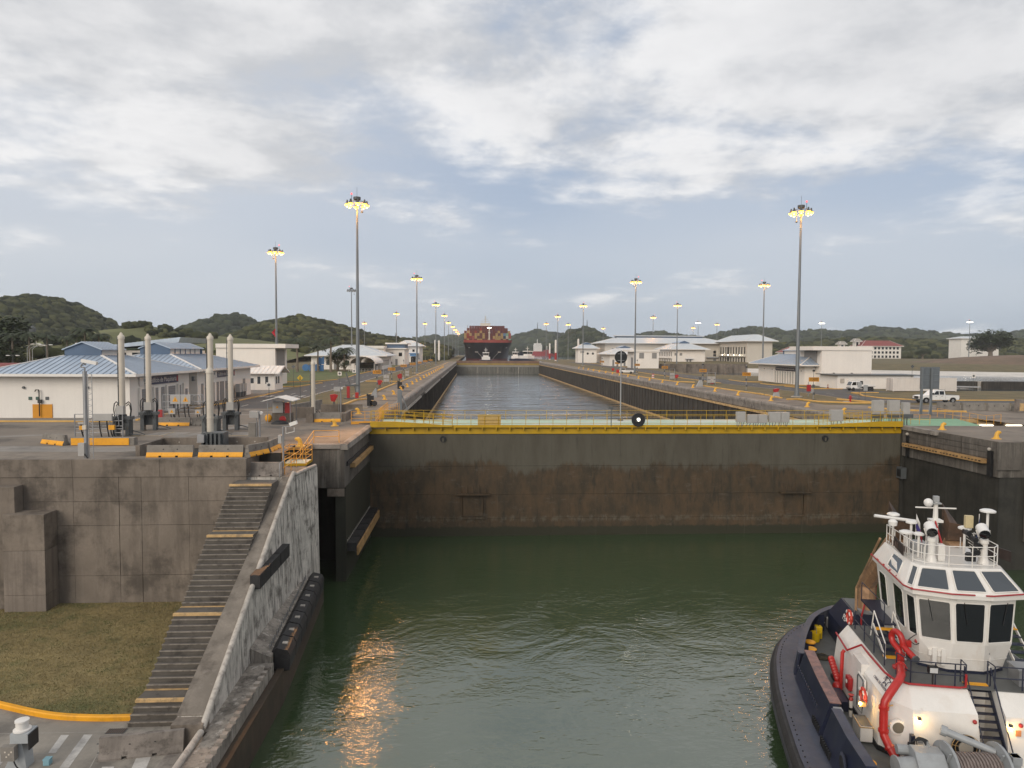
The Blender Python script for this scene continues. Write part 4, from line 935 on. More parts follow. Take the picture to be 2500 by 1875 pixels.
far_tug('small white tug in the water directly under the container ship\'s bow', (11.6, 606, -2.2), R(-90), .95)
far_tug('white tug close beside the container ship\'s right flank', (43, 700, -2.2), R(-100), 1.0)
far_tug('white tug second to the right of the container ship', (52, 680, -2.2), R(-60), 1.1)
far_tug('white tug moored just past the far left lamp row', (-7, 1180, -2.2), R(-90), 1.2)
def far_ship(label, loc, rz, L_, mat, sup, cargo):
    t = thing('cargo_ship', label, 'ship', loc, rz)
    MB().prism([(-L_/2, -9), (L_*.38, -9), (L_/2, 0), (L_*.38, 9), (-L_/2, 9)], 'Z', 0, 9).build('hull', mat, t)
    MB().box(-L_/2+4, -L_/2+18, -8, 8, 9, 22).build('superstructure', sup, t); MB().box(-L_/2+5, -L_/2+16, -9, 9, 22, 25).build('bridge', sup, t)
    MB().cyl((-L_/2+10, 0, 25), (-L_/2+10, 0, 33), .6, 6).build('mast', sup, t)
    for i in range(5): MB().box(-L_/2+24+i*(L_*.12), -L_/2+24+i*(L_*.12)+L_*.09, -7, 7, 9, 9+cargo).build('cargo_hatch', mat, t)
    for i in range(4): MB().cyl((-L_/2+30+i*(L_*.16), 0, 9), (-L_/2+30+i*(L_*.16), 0, 20), .7, 6).build('derrick', sup, t)
    return t
far_ship('red-hulled tanker with white bridge on the far lake', (178, 1420, -2.2), R(8), 118, pm('tanker_red', (.33, .05, .055), .15, .05, .6), white_trim, 3)
far_ship('dark red cargo ship moored beyond the far left lamps', (-82, 1180, -2.2), R(-5), 90, pm('ship_dull_red', (.20, .05, .045), .15, .05, .6), cream, 8)
# ================================================================ STREET FURNITURE BUILDERS
def mast_build(name, label, on, cat='lamp', group='high floodlight masts along the lock'):
    t = thing(name, label, cat, (0, 0, 0), 0, group)
    MB().cyl((0, 0, 0), (0, 0, 32.6), .36, 12, .15).build('pole', mast_steel, t, True)
    MB().lathe([(.62, 0), (.62, .16), (.42, .2), (.40, 1.0), (.37, 1.05)], (0, 0, .12), 12).build('pole_base', mast_steel, t)
    MB().box(-.8, .8, -.8, .8, -.2, .12).build('footing', concrete_pale, t)
    MB().lathe([(.42, 0), (.62, .15), (.62, .55), (.3, .62)], (0, 0, 33.0), 12).build('head_drum', frame_grey, t)
    ring = MB()
    for k in range(16):
        a, b = 2*math.pi*k/16, 2*math.pi*(k+1)/16
        ring.bar((1.35*math.cos(a), 1.35*math.sin(a), 32.7), (1.35*math.cos(b), 1.35*math.sin(b), 32.7), .07)
    for k in range(4): ring.bar((0, 0, 32.75), (1.35*math.cos(k*math.pi/2), 1.35*math.sin(k*math.pi/2), 32.72), .07)
    ring.build('lamp_ring', frame_grey, t)
    for k in range(8):
        a = 2*math.pi*(k+.3)/8; x, y_ = 1.62*math.cos(a), 1.62*math.sin(a)
        h = MB().lathe([(.10, .75), (.16, .55), (.16, .28), (.40, .10), (.43, .0)], (x, y_, 32.25), 10).build('floodlight', frame_grey, t)
        lit = on != 'off' and not (on == 'half' and k % 3 == 0)
        MB().lathe([(.40, 0), (.38, -.16), (.22, -.28), (.05, -.32)], (x, y_, 32.24), 10).build('lamp_bowl', (lamp_on if on in ('on', 'half') else lamp_cool) if lit else lamp_off, h, True)
        if lit and on in ('on', 'half'): MB().sphere((x, y_, 31.88), .09, 6, 4).build('arc_tube', lamp_core, h)
    w = MB().cyl((.95, -.9, 32.6), (.95, -.9, 31.0), .05, 6).build('hoist_cable', cyl_cream, t)
    MB().sphere((.95, -.9, 30.9), .22, 8, 6, sz=.7).build('hoist_weight', frame_grey, w)
    b = MB().cyl((-.9, 0, 32.7), (-.9, 0, 34.0), .04, 5).build('beacon_post', frame_grey, t); MB().sphere((-.9, 0, 34.1), .16, 8, 6).build('beacon', pm('beacon_red', (.5, .05, .06), 0, 1, .3, emit=(1, .12, .12), estr=1.5), b)
    MB().cyl((0, 0, 33.5), (0, 0, 35.2), .025, 5).build('lightning_rod', frame_grey, t)
    return t
mast_on = mast_build('floodlight_mast', 'x', 'on'); mast_offp = mast_build('floodlight_mast', 'x', 'off'); mast_cool = mast_build('floodlight_mast', 'x', 'cool')
GM = 'high floodlight masts along the lock'
row_l = [(-19.4, 122.0), (-19.0, 246), (-19.5, 384), (-19.6, 503), (-21.0, 630), (-20, 735), (-20, 844), (-20, 944), (-20, 1043)]
names_l = ['tallest-looking lit floodlight mast on the left, beside the yellow kerb'] + [f'lit floodlight mast, {oo(i)} from the viewer in the row on the left lock wall' for i in range(1, 9)]
used = {}
def put_mast(kind, proto, x, y_, lb, rz):
    if kind not in used:
        used[kind] = 1; proto.location = (x, y_, 0); proto.rotation_euler = (0, 0, rz); proto['label'] = lb; return proto
    return dup(proto, (x, y_, 0), rz, lb)
for i, ((x, y_), lb) in enumerate(zip(row_l, names_l)): put_mast('on', mast_on, x, y_, lb, i*.37)
for x, y_, lb in ((-49.5, 183.3, 'lit floodlight mast behind the machinery building, carrying a red flag'), (-51.1, 484, 'lit floodlight mast standing over the far left white blocks'), (-43.5, 660, 'small far lit floodlight mast just left of the left lock row'), (-98.8, 660, 'farthest left small lit floodlight mast, in front of the forest hill'),
                  (57.4, 122.5, 'tallest-looking lit floodlight mast on the right, beside the yellow kerb'), (57.6, 249, 'lit floodlight mast, second from the viewer along the right lock wall'), (60, 383, 'lit floodlight mast, third from the viewer along the right lock wall'), (60.6, 503, 'lit floodlight mast, fourth from the viewer along the right lock wall'), (67.2, 645, 'lit floodlight mast, farthest in the row along the right lock wall'),
                  (88.9, 656, 'small lit floodlight mast above the far right hut'), (140.5, 758, 'small lit floodlight mast over the left end of the long warehouse'), (129.7, 505, 'lit floodlight mast rising behind the long warehouse roof, left of centre'), (108.8, 373, 'lit floodlight mast in front of the long warehouse, above the small white hip roof'),
                  (227.9, 724, 'small lit floodlight mast beyond the warehouse, left of the white-lit one'), (219, 627, 'lit floodlight mast beyond the right end of the long warehouse'), (106.8, 256, 'lit floodlight mast in front of the pale office block on the right')):
    put_mast('on', mast_on, x, y_, lb, x*.7)
put_mast('off', mast_offp, -50.0, 298.9, 'unlit floodlight mast between the two nearest left masts', .4)
for x, y_, lb in ((190.3, 591, 'white-lit floodlight mast behind the long warehouse'), (292.7, 582, 'white-lit floodlight mast above the white cube building'), (389.2, 537, 'white-lit floodlight mast on the far right in front of the earth mound')): put_mast('cool', mast_cool, x, y_, lb, .2)
def beam(x, y_, target, power, cone):
    l = bpy.data.lights.new('floodlight_beam', 'SPOT'); l.energy = power; l.color = (1.0, .45, .13); l.spot_size = R(cone); l.spot_blend = .7; l.shadow_soft_size = .5
    o = bpy.data.objects.new('floodlight_beam', l); col.objects.link(o); o.location = (x, y_, 31.9)
    o.rotation_euler = (Vector(target)-Vector(o.location)).to_track_quat('-Z', 'Y').to_euler(); return o
beam(-18.6, 120.6, (-3.5, 35, ZW), 135000, 16); beam(56.8, 121, (10.2, 38.5, ZW), 26000, 7.5)
fl = MB(); fl.add([(-49.6, 183.0, 13.2), (-50.6, 182.8, 12.2), (-49.6, 183.0, 10.9), (-49.9, 183.2, 12.2)], [(0, 1, 2, 3)]); o = fl.build('flag', pm('flag_red', (.50, .02, .04), .1, 1, .8)); o.modifiers.new('t', 'SOLIDIFY').thickness = .03
tag(o, 'small red flag fixed to the mast behind the machinery building', 'flag')

# ---- yellow hook bollards
def bollard_build():
    t = thing('mooring_bollard', 'x', 'bollard', (0, 0, 0), 0, 'yellow hooked mooring bollards along the lock edge')
    MB().lathe([(.62, 0), (.62, .06), (.50, .09)], (0, 0, 0), 14).build('flange', bollard_yellow, t)
    path = [(0, 0, .04), (0, 0, .30), (-.03, 0, .55), (-.12, 0, .78), (-.28, 0, .90), (-.50, 0, .88), (-.62, 0, .82)]
    MB().tube(path, [.46, .30, .26, .27, .26, .20, .10], 12).build('hook_post', bollard_yellow, t, True)
    return t
bo = bollard_build(); first = True
left_b = [74.2, 88.3, 101.4, 114.0, 127.1, 140.2, 153.2, 165.7, 178, 190.8, 204, 216, 228, 241, 253.5, 266.5, 279, 292, 305, 318, 331]
for i, y_ in enumerate(left_b):
    lb = f'yellow hooked bollard on the left lock edge, {oo(i)} from the near gate'
    if first: bo.location = (-14.2, y_, 0); bo.scale = (.68, .68, .68); bo['label'] = lb; first = False
    else: dup(bo, (-14.0+.03*i, y_, 0), 0, lb)
right_b = [62.6, 70.2, 89.0, 99.7, 112.2, 126.5, 138.8, 153.0, 165, 178, 191.2, 204, 218, 230.6, 242.5, 255, 268, 281, 294, 307, 320]
for i, y_ in enumerate(right_b):
    lb = ['yellow hooked bollard on the right pier nearest the picture edge', 'yellow hooked bollard on the right pier beside the green walkway'][i] if i < 2 else f'yellow hooked bollard on the right lock edge, {oo(i-2)} beyond the gate'
    dup(bo, (48.3 if i != 2 else 47.9, y_, 0), math.pi, lb)
dup(bo, (-14.0, 58.6, 0), 0, 'yellow hooked bollard behind the small yellow stair rails')

# ---- jersey barriers
def jersey(label, a, b, z=0.0, mat=barrier_mat, band=True, h=.85, side=1, name='concrete_barrier'):
    """barrier from a to b on the ground; the painted band shows on the side to the viewer"""
    a, b = Vector((a[0], a[1], z)), Vector((b[0], b[1], z)); L_ = (b-a).length; rz = math.atan2(b.y-a.y, b.x-a.x)
    t = thing(name, label, 'barrier', a, rz, 'concrete road barriers')
    prof = [(-.30, .0), (-.30, .08), (-.17, .34), (-.10, h), (.10, h), (.17, .34), (.30, .08), (.30, 0)]
    body = MB()
    nn_ = [.25, .40, .60, .75]
    segs = [(0, L_*.27, 0), (L_*.27, L_*.33, 1), (L_*.33, L_*.63, 0), (L_*.63, L_*.69, 1), (L_*.69, L_, 0)]
    for x0, x1, notch in segs:
        pr = prof if not notch else [(-.26, .12), (-.17, .34), (-.10, h), (.10, h), (.17, .34), (.26, .12)]
        body.prism(pr, 'X', x0, x1)
    body.build('body', mat, t)
    if band:
        bd = MB()
        for x0, x1, notch in segs:
            bd.quad((x0, -.306, .085 if not notch else .12), (x1, -.306, .085 if not notch else .12), (x1, -.178, .345), (x0, -.178, .345))
            if not notch: bd.quad((x0, -.306, .0), (x1, -.306, 0), (x1, -.306, .085), (x0, -.306, .085))
        bd.build('painted_band', kerb_bright, t)
    for q in (.36, .66): MB().lathe([(.05, 0), (.05, .03)], (L_*q, -.145, .56), 8, 'Y').build('lifting_hole', black, t)
    for z_ in (.25, .65): MB().tube([(-.02, 0, z_), (-.12, .03, z_), (-.12, -.03, z_), (-.02, -.02, z_)], .012, 5).build('coupling_loop', frame_grey, t)
    return t
jersey('mossy grey concrete barrier at the foot of the concrete stairs', (-16.0, 30.85), (-12.65, 31.35), ZLOW, barrier_old, False, .95)
bb = MB().prism([(31.75, 0), (31.75, .55), (32.0, .68), (32.35, .66), (32.4, 0)], 'X', -12.75, -11.85).build('broken_kerb_block', concrete_wall); bb.location = (0, 0, ZLOW); tag(bb, 'broken concrete block at the foot of the wing wall beside the barrier', 'block')
jersey('short barrier with yellow foot standing alone on the left deck', (-35.6, 61.0), (-33.0, 59.5))
jersey('barrier with yellow foot behind the red cabinet, near the sign-bearing wall', (-32.2, 74.8), (-29.0, 74.7)); jersey('plain barrier end-on, right of the yellow-footed one by the red cabinet', (-28.9, 75.0), (-27.6, 75.1), band=False)
jersey('left barrier in the pair along the pit edge', (-23.7, 53.1), (-20.4, 53.1)); jersey('right barrier in the pair along the pit edge', (-20.0, 53.1), (-16.8, 53.1))
jersey('angled barrier with bright yellow foot at the right corner of the pit', (-16.5, 52.9), (-15.7, 55.0)); jersey('last angled barrier with bright yellow foot, right of the pit corner', (-15.65, 55.2), (-15.6, 57.8))
jersey('dark barrier standing at the top of the concrete stairs', (-15.6, 50.9), (-13.4, 50.9), -1.08, barrier_old, False, 1.0)
jersey('barrier with yellow foot in front of the far cylinder pit', (-17.2, 78.5), (-14.4, 78.7), h=1.0)
pitb = thing('pit_wall', 'low dark concrete upstand walls around the cylinder pit on the left deck', 'wall', (-20, 56, 0))
part(MB().box(-24.6, -20.7, 57.5, 57.8, 0, .85), 'upstand', concrete_wall, pitb); part(MB().box(-19.6, -16.4, 57.8, 58.1, 0, .85), 'upstand', concrete_wall, pitb); part(MB().box(-24.7, -24.4, 53.4, 57.6, 0, .8), 'upstand', concrete_wall, pitb)
part(MB().box(-24.3, -16.5, 53.6, 57.4, .0, .03), 'pit_floor', concrete_dark, pitb)
for x in (-23.2, -21.8, -18.8, -17.4): part(MB().lathe([(.06, 0), (.06, .03)], (x, 57.47 if x < -20 else 57.77, .5), 8, 'Y'), 'lifting_hole', concrete_pale, pitb)
pit2 = thing('pit_wall', 'grey concrete upstand walls around the far cylinder pit', 'wall', (-19, 86, 0))
part(MB().box(-22.4, -19.2, 83.2, 83.5, 0, 1.25), 'upstand', concrete_wall, pit2); part(MB().box(-19.2, -14.0, 91.3, 91.6, 0, .95), 'upstand', concrete_wall, pit2)
part(MB().add([(-22.4, 83.5, 0), (-22.1, 83.5, 0), (-20.0, 96, 0), (-20.3, 96, 0), (-22.4, 83.5, 1.25), (-22.1, 83.5, 1.25), (-20.0, 96, 1.25), (-20.3, 96, 1.25)], [(0,3,2,1),(4,5,6,7),(0,1,5,4),(1,2,6,5),(2,3,7,6),(3,0,4,7)]), 'upstand', barrier_mat, pit2)
part(MB().box(-18.0, -17.25, 77.9, 78.5, 0, 1.65), 'gate_post', concrete_wall, pit2); part(MB().box(-14.3, -13.9, 78.8, 84, 0, .9), 'upstand', concrete_wall, pit2)
yb = thing('concrete_beam', 'long low concrete beam with bright yellow front beside the camera pole', 'barrier', (-32.5, 59.5, 0))
part(MB().box(-32.6, -27.6, 59.45, 60.1, 0, .62), 'beam', barrier_mat, yb); part(MB().box(-32.58, -28.0, 59.40, 59.449, .03, .60), 'painted_face', kerb_bright, yb)

# ---- hydraulic cylinders
def cylinder_build():
    t = thing('hydraulic_cylinder', 'x', 'cylinder', (0, 0, 0), 0, 'upright cream hydraulic valve cylinders')
    c = MB().lathe([(.22, 1.9), (.25, 2.0), (.25, 8.75), (.29, 8.76), (.29, 9.0), (.22, 9.1), (.16, 9.14), (.10, 9.3), (.05, 9.36)], (0, 0, 0), 16).build('barrel', cyl_cream, t, True)
    MB().lathe([(.275, 5.2), (.275, 5.26)], (0, 0, 0), 16).build('barrel_band', cyl_cream, c)
    MB().tube([(-.33, -.05, 2.2), (-.33, -.05, 8.9), (-.2, -.05, 9.0)], .035, 6).build('pressure_pipe', frame_grey, t); MB().tube([(-.36, .08, .5), (-.36, .08, 7.5)], .03, 6).build('pressure_pipe', frame_grey, t)
    for z_ in (3, 4.5, 6, 7.5): MB().box(-.38, .0, -.1, .12, z_, z_+.06).build('pipe_clip', frame_grey, t)
    f = thing('cradle', None, None); f.parent = t
    for sx in (-1, 1):
        MB().box(sx*.55-.16, sx*.55+.16, -.4, .4, 0, 1.75).build('cradle_leg', frame_grey, f)
        for k in (-.28, 0, .28): MB().box(sx*.72-.02, sx*.72+.02, k-.02, k+.02, .1, 1.7).build('cradle_rib', frame_grey, f)
    MB().box(-.85, .85, -.45, .45, 1.5, 1.78).build('cradle_head', frame_grey, f); MB().box(-.7, .7, .1, .35, .5, 1.5).build('cradle_web', frame_grey, f)
    MB().lathe([(.36, 1.78), (.36, 1.92), (.3, 1.98)], (0, 0, 0), 14).build('trunnion_ring', frame_grey, t)
    MB().box(-.30, .34, -.62, -.28, 2.0, 2.75).build('junction_box', cabinet_grey, t)
    for k in range(5):
        x = -.22+k*.11; MB().tube([(x, -.45, 2.0), (x*1.2, -.52, 1.8), (x*2, -.55, 1.5), (x*2.5, -.5, 1.2)], .028, 6).build('cable', black, t)
    for sx in (-1, 1):
        MB().tube([(sx*.3, 0, 2.9), (sx*.55, 0, 3.1), (sx*.72, 0, 2.9), (sx*.78, 0, 2.4), (sx*.7, 0, 1.8)], .05, 8).build('hose', black, t, True)
        MB().tube([(sx*.3, .12, 2.7), (sx*.48, .12, 2.9), (sx*.6, .12, 2.7), (sx*.66, .12, 2.3), (sx*.6, .12, 1.8)], .045, 8).build('hose', black, t, True)
    MB().tube([(.6, -.3, .3), (1.0, -.3, .15), (1.6, -.2, .1)], .05, 6).build('pipe', frame_grey, t); MB().tube([(.5, .3, .5), (1.2, .2, .35), (1.9, .1, .12)], .05, 6).build('pipe', frame_grey, t)
    return t
cy0 = cylinder_build(); cy0.location = (-31.6, 66, 0); cy0['label'] = 'leftmost cream hydraulic cylinder, standing behind the warning panel rack'
dup(cy0, (-31.3, 70.6, 0), R(10), 'cream hydraulic cylinder, second from left, in front of the blue sign wall')
dup(cy0, (-23.9, 66.4, 0), R(-8), 'cream hydraulic cylinder standing just behind the shorter front one'); dup(cy0, (-23.5, 70.6, 0), R(5), 'cream hydraulic cylinder in front of the second machinery sign')
dup(cy0, (-20.6, 57.0, -2.75), R(-15), 'cream hydraulic cylinder set low in the barrier-ringed pit, nearest of all')
dup(cy0, (-19.5, 88.4, -2.7), R(15), 'cream hydraulic cylinder set low in the far pit by the kerb')
MB_low = thing('cylinder_housing', 'dark ribbed steel housing at the foot of the nearest cylinder', 'machine', (-20.2, 56.4, 0))
for i in range(5): part(MB().box(-20.9+i*.32, -20.75+i*.32, 55.9, 56.2, .1, 1.35), 'housing_rib', frame_grey, MB_low)
part(MB().box(-21.0, -19.3, 56.2, 57.3, 0, 1.4), 'housing_body', frame_grey, MB_low); part(MB().box(-21.1, -20.6, 55.6, 55.95, .7, 1.3), 'valve_box', steel, MB_low)

# ---- warning panel racks
def rack(label, x0, x1, y_, boxes, h=2.1):
    t = thing('panel_rack', label, 'rack', ((x0+x1)/2, y_, 0))
    for x in (x0, x1): part(MB().cyl((x, y_, 0), (x, y_, h), .05, 8), 'post', steel, t)
    for z_ in (h, h*.72, h*.5, h*.38, h*.22): part(MB().cyl((x0, y_, z_), (x1, y_, z_), .035, 6), 'rail', steel, t)
    part(MB().tube(curve([(x1-1.1, y_-.05, h*.55), (x1-1.0, y_-.05, h*.92), (x1-.6, y_-.05, h), (x1-.35, y_-.05, h*.85), (x1-.3, y_-.05, h*.5)], 4), .035, 6), 'bent_rail', steel, t)
    for bx0, bx1, z0, z1, kind in boxes:
        b = part(MB().box(bx0, bx1, y_-.28, y_-.06, z0, z1), 'cabinet', cabinet_grey if kind != 'y' else kerb_bright, t)
        if kind == 'w':
            cx_, cz_ = (bx0+bx1)/2, (z0+z1)/2; s_ = (z1-z0)*.3
            part(MB().prism([(cx_-s_, cz_-s_*.8), (cx_+s_, cz_-s_*.8), (cx_, cz_+s_)], 'Y', y_-.30, y_-.281), 'warning_triangle', kerb_bright, t); part(MB().prism([(cx_-s_*.16, cz_-s_*.5), (cx_+s_*.16, cz_-s_*.5), (cx_, cz_+s_*.5)], 'Y', y_-.31, y_-.301), 'warning_bolt', black, t)
        for k in range(2):
            xx = bx0+(bx1-bx0)*(.3+.4*k); part(MB().tube([(xx, y_-.15, z0), (xx, y_-.1, z0*.6), (xx+.1, y_, .05)], .05, 6), 'conduit', black, t)
    return t
rack('galvanised rack with grey switch panel behind the camera pole on the left deck', -35.0, -30.9, 64.5, [(-33.3, -31.7, 1.55, 2.15, 'p'), (-34.5, -34.0, .75, 1.1, 'y'), (-32.0, -31.5, .75, 1.15, 'y'), (-34.6, -33.9, 1.25, 1.4, 'p')])
rack('galvanised rack with two yellow-triangle warning boxes under the first blue sign', -34.6, -30.2, 81.5, [(-33.7, -32.6, 1.75, 2.75, 'w'), (-32.55, -31.5, 1.75, 2.75, 'w'), (-33.9, -33.2, .6, 1.25, 'w'), (-31.0, -30.4, .6, 1.1, 'w')], 2.75)
rc = thing('red_cabinet', 'small red hose cabinet left of the warning box rack', 'cabinet', (-34.9, 81.8, 0)); part(MB().box(-35.2, -34.7, 81.6, 82.0, 0, 1.05), 'housing', red, rc, bevel=.02); part(MB().box(-35.15, -34.75, 81.57, 81.595, .08, .95), 'cabinet_door', red, rc)
# ---- camera pole with lattice ladder
cp = thing('camera_pole', 'grey camera pole with lattice ladder rising above the retaining wall', 'pole', (-27.1, 51.6, .0))
part(MB().cyl((-27.25, 51.6, 0), (-27.25, 51.6, 6.3), .14, 10), 'pole', steel, cp)
for x in (-27.0, -26.72): part(MB().cyl((x, 51.5, 0), (x, 51.5, 6.1), .03, 6), 'ladder_rail', steel, cp)
for i in range(28): part(MB().bar((-27.0, 51.5, .2+i*.21), (-26.72, 51.5, .2+i*.21+(.1 if i % 2 else -.1)), .02), 'ladder_rung', steel, cp)
part(MB().box(-27.62, -27.2, 51.2, 51.5, .35, 1.25), 'control_box', cabinet_grey, cp); part(MB().box(-27.35, -27.1, 51.3, 51.46, 2.2, 2.5), 'junction_box', cyl_cream, cp)
part(MB().tube([(-27.2, 51.25, .5), (-27.0, 51.25, .2), (-26.95, 51.25, .05)], .04, 6), 'conduit', black, cp)
cam_b = part(MB().tube(curve([(-27.25, 51.6, 6.3), (-27.25, 51.6, 6.55), (-27.5, 51.6, 6.6), (-27.35, 51.6, 6.85), (-27.15, 51.6, 6.75)], 4), .05, 6), 'camera_bracket', steel, cp)
part(MB().cbox((-26.85, 51.5, 6.95), (1.05, .28, .22), Matrix.Rotation(.18, 3, 'Y')), 'camera_housing', white_trim, cp)
# ---- lamp box posts and small deck furniture
def box_post(label, x, y_, h, w=.75, z=0, light=True):
    t = thing('signal_post', label, 'post', (x, y_, z)); MB().cyl((0, 0, 0), (0, 0, h), .08, 8).build('post', steel, t); MB().box(-w-.02, -.02, -.3, .25, h-.35, h+.2).build('signal_box', cabinet_grey, t)
    MB().cyl((-.25, 0, 0), (-.25, 0, h-.4), .03, 6).build('conduit', steel, t)
    MB().lathe([(.13, 0), (.15, .1), (.15, .22)], (.12, -.1, h+.02), 10, 'Y').build('lamp_head', white_trim, t); return t
box_post('grey post with side-mounted signal box by the pit corner', -18.1, 61.5, 2.45); box_post('grey post with tilted signal box by the far cylinder pit', -16.6, 90.8, 3.0, .8)
ks = thing('utility_cabinet', 'tall plain grey-brown utility cabinet left of the signal box post', 'cabinet', (-19.1, 63.0, 0)); MB().box(-.32, .32, -.3, .3, 0, 1.5).build('housing', barrier_mat, ks); MB().box(-.28, .28, -.33, -.303, .1, 1.4).build('cabinet_door', barrier_mat, ks)
sh = thing('meter_shelter', 'small open shelter with white roof over an electric cabinet on the deck', 'shelter', (-20.8, 78.5, 0))
for x, y_ in ((-1.1, -1.2), (1.3, -1.2), (-1.1, 1.4), (1.3, 1.4)): MB().cyl((x, y_, 0), (x, y_, 2.35), .05, 6).build('post', steel, sh)
MB().prism([(-1.5, 2.35), (-1.5, 2.43), (.1, 2.85), (1.7, 2.43), (1.7, 2.35), (.1, 2.77)], 'Y', -1.6, 1.7).build('roof', white_trim, sh)
cb_ = MB().box(-.9, .2, .0, .8, 1.0, 2.2).build('electric_cabinet', cabinet_grey, sh); MB().prism([(-.55, 1.5), (-.25, 1.5), (-.4, 1.8)], 'Y', -.02, -.003).build('warning_triangle', kerb_bright, cb_); MB().box(.35, .9, .2, .8, .9, 2.1).build('red_cabinet', red, sh); MB().box(-1.0, 1.1, .1, 1.0, 0, .95).build('plinth', concrete_wall, sh)
MB().sphere((-1.4, .2, .4), .4, 10, 8, sz=1.1).build('orange_drum', kerb_bright, sh)
hr = thing('hose_reel', 'red hose reel beside the small shelter', 'reel', (-20.2, 76.9, 0)); MB().lathe([(.35, -.12), (.35, .12)], (0, 0, .45), 14, 'Y').build('drum', red, hr); MB().box(-.9, .5, -.2, .2, 0, .16).build('base', black, hr)
tp_ = MB().sphere((-20.3, 76.2, .02), .95, 14, 6, sy=.5, sz=.42).build('tarpaulin', black, None, True); tag(tp_, 'black tarpaulin heap lying on the left deck', 'tarpaulin')
# ---- yellow railings at the head of the stairs and the lower basket
yr = thing('stair_railing', 'yellow handrail stepping down beside the gate pier to the stair head', 'railing', (-13, 55, -1.05))
def yrail(pts, r=.028):
    for a, b in zip(pts[:-1], pts[1:]): part(MB().cyl(a, b, r, 6), 'rail', yellow, yr)
top = [(-11.3, 60.9, 1.05), (-13.35, 60.6, 1.05), (-13.35, 55.4, .05), (-13.35, 50.8, .02)]; yrail(top); yrail([(p[0], p[1], p[2]-.5) for p in top])
for p in top[:2]: part(MB().cyl((p[0], p[1], 0), p, .03, 6), 'post', yellow, yr)
for y_ in (58.4, 56.6): part(MB().cyl((-13.35, y_, -1.05 if y_ < 57 else -.6), (-13.35, y_, .05+(y_-55.4)*.19), .03, 6), 'post', yellow, yr)
for y_ in (54.6, 53.0, 51.2): part(MB().cyl((-13.35, y_, -1.05), (-13.35, y_, .05), .03, 6), 'post', yellow, yr)
part(MB().tube([(-13.35, 50.8, .02), (-13.5, 50.5, -.1), (-13.5, 50.4, -.5), (-13.5, 50.4, -1.05)], .03, 6), 'end_loop', steel, yr)
yk = thing('work_basket', 'small yellow railed platform with green floor at the stair head', 'platform', (-14.0, 56.6, -.9))
part(MB().box(-14.55, -12.75, 55.1, 57.2, -1.04, -.86), 'toe_board', gate_yellow, yk); part(MB().box(-14.5, -12.8, 55.15, 57.1, -.855, -.83), 'floor', deck_green, yk)
for x in (-14.55, -13.65, -12.75):
    for y_ in (55.1, 57.2): part(MB().cyl((x, y_, -1), (x, y_, .35), .03, 6), 'post', yellow, yk)
for z_ in (-.45, -.05, .35):
    for y_ in (55.1, 57.2): part(MB().cyl((-14.55, y_, z_), (-12.75, y_, z_), .028, 6), 'rail', yellow, yk)
    for x in (-14.55, -12.75): part(MB().cyl((x, 55.1, z_), (x, 57.2, z_), .028, 6), 'rail', yellow, yk)
cp2 = thing('camera_pole', 'short camera post with white camera at the stair head', 'pole', (-13.8, 52.6, -1.05)); MB().cyl((0, 0, 0), (0, 0, 3.3), .07, 8).build('pole', steel, cp2); MB().box(-.35, -.1, -.1, .15, 2.1, 2.7).build('junction_box', cabinet_grey, cp2)
c_ = MB().bar((0, 0, 3.3), (.75, 0, 3.35), .05).build('camera_arm', steel, cp2); MB().cbox((.75, 0, 3.55), (.55, .28, .26), Matrix.Rotation(-.35, 3, 'Y')).build('camera_housing', white_trim, c_); MB().tube([(.2, 0, 3.25), (.2, 0, 2.8), (.8, 0, 2.95), (.8, 0, 3.25)], .025, 6).build('camera_cage', white_trim, c_)
# yellow baskets and steps at the left end of the gate
bk = thing('gate_access_platform', 'yellow railed access platform between left deck and gate', 'platform', (-11.4, 77, 0))
r_ = railing('guard_rail', [(-12.8, 76.0, 0), (-11.4, 76.2, 0), (-10.3, 76.5, 0), (-10.6, 90, 0)], 1.35, None, yellow, 1.1, (1., .72, .45, .2), kick=.3); r_.parent = bk; r_.matrix_parent_inverse = Matrix.Translation(-bk.location)
r_ = railing('guard_rail', [(-9.9, 76.5, .3), (-9.9, 80.5, .3), (-9.0, 88.5, 0)], 1.35, None, yellow, 1.0, (1., .72, .45)); r_.parent = bk; r_.matrix_parent_inverse = Matrix.Translation(-bk.location)
part(MB().box(-12.8, -9.9, 76.1, 79.5, .04, .12), 'platform_floor', frame_grey, bk); part(MB().box(-10.8, -8.6, 73.95, 74.15, -.35, -.05), 'pipe_tray', steel, bk)
pp = thing('gate_post', 'thick grey steel guide post at the left lock edge behind the gate', 'post', (-9.7, 96, 0)); MB().box(-.28, .28, -.28, .28, -2, 2.4).build('post', mast_steel, pp); MB().prism([(-.3, 2.4), (.3, 2.4), (.15, 2.6), (-.15, 2.6)], 'Y', -.3, .3).build('post_cap', mast_steel, pp); MB().bar((.3, 0, 1.8), (1.2, 0, -.6), .1).build('brace', mast_steel, pp)
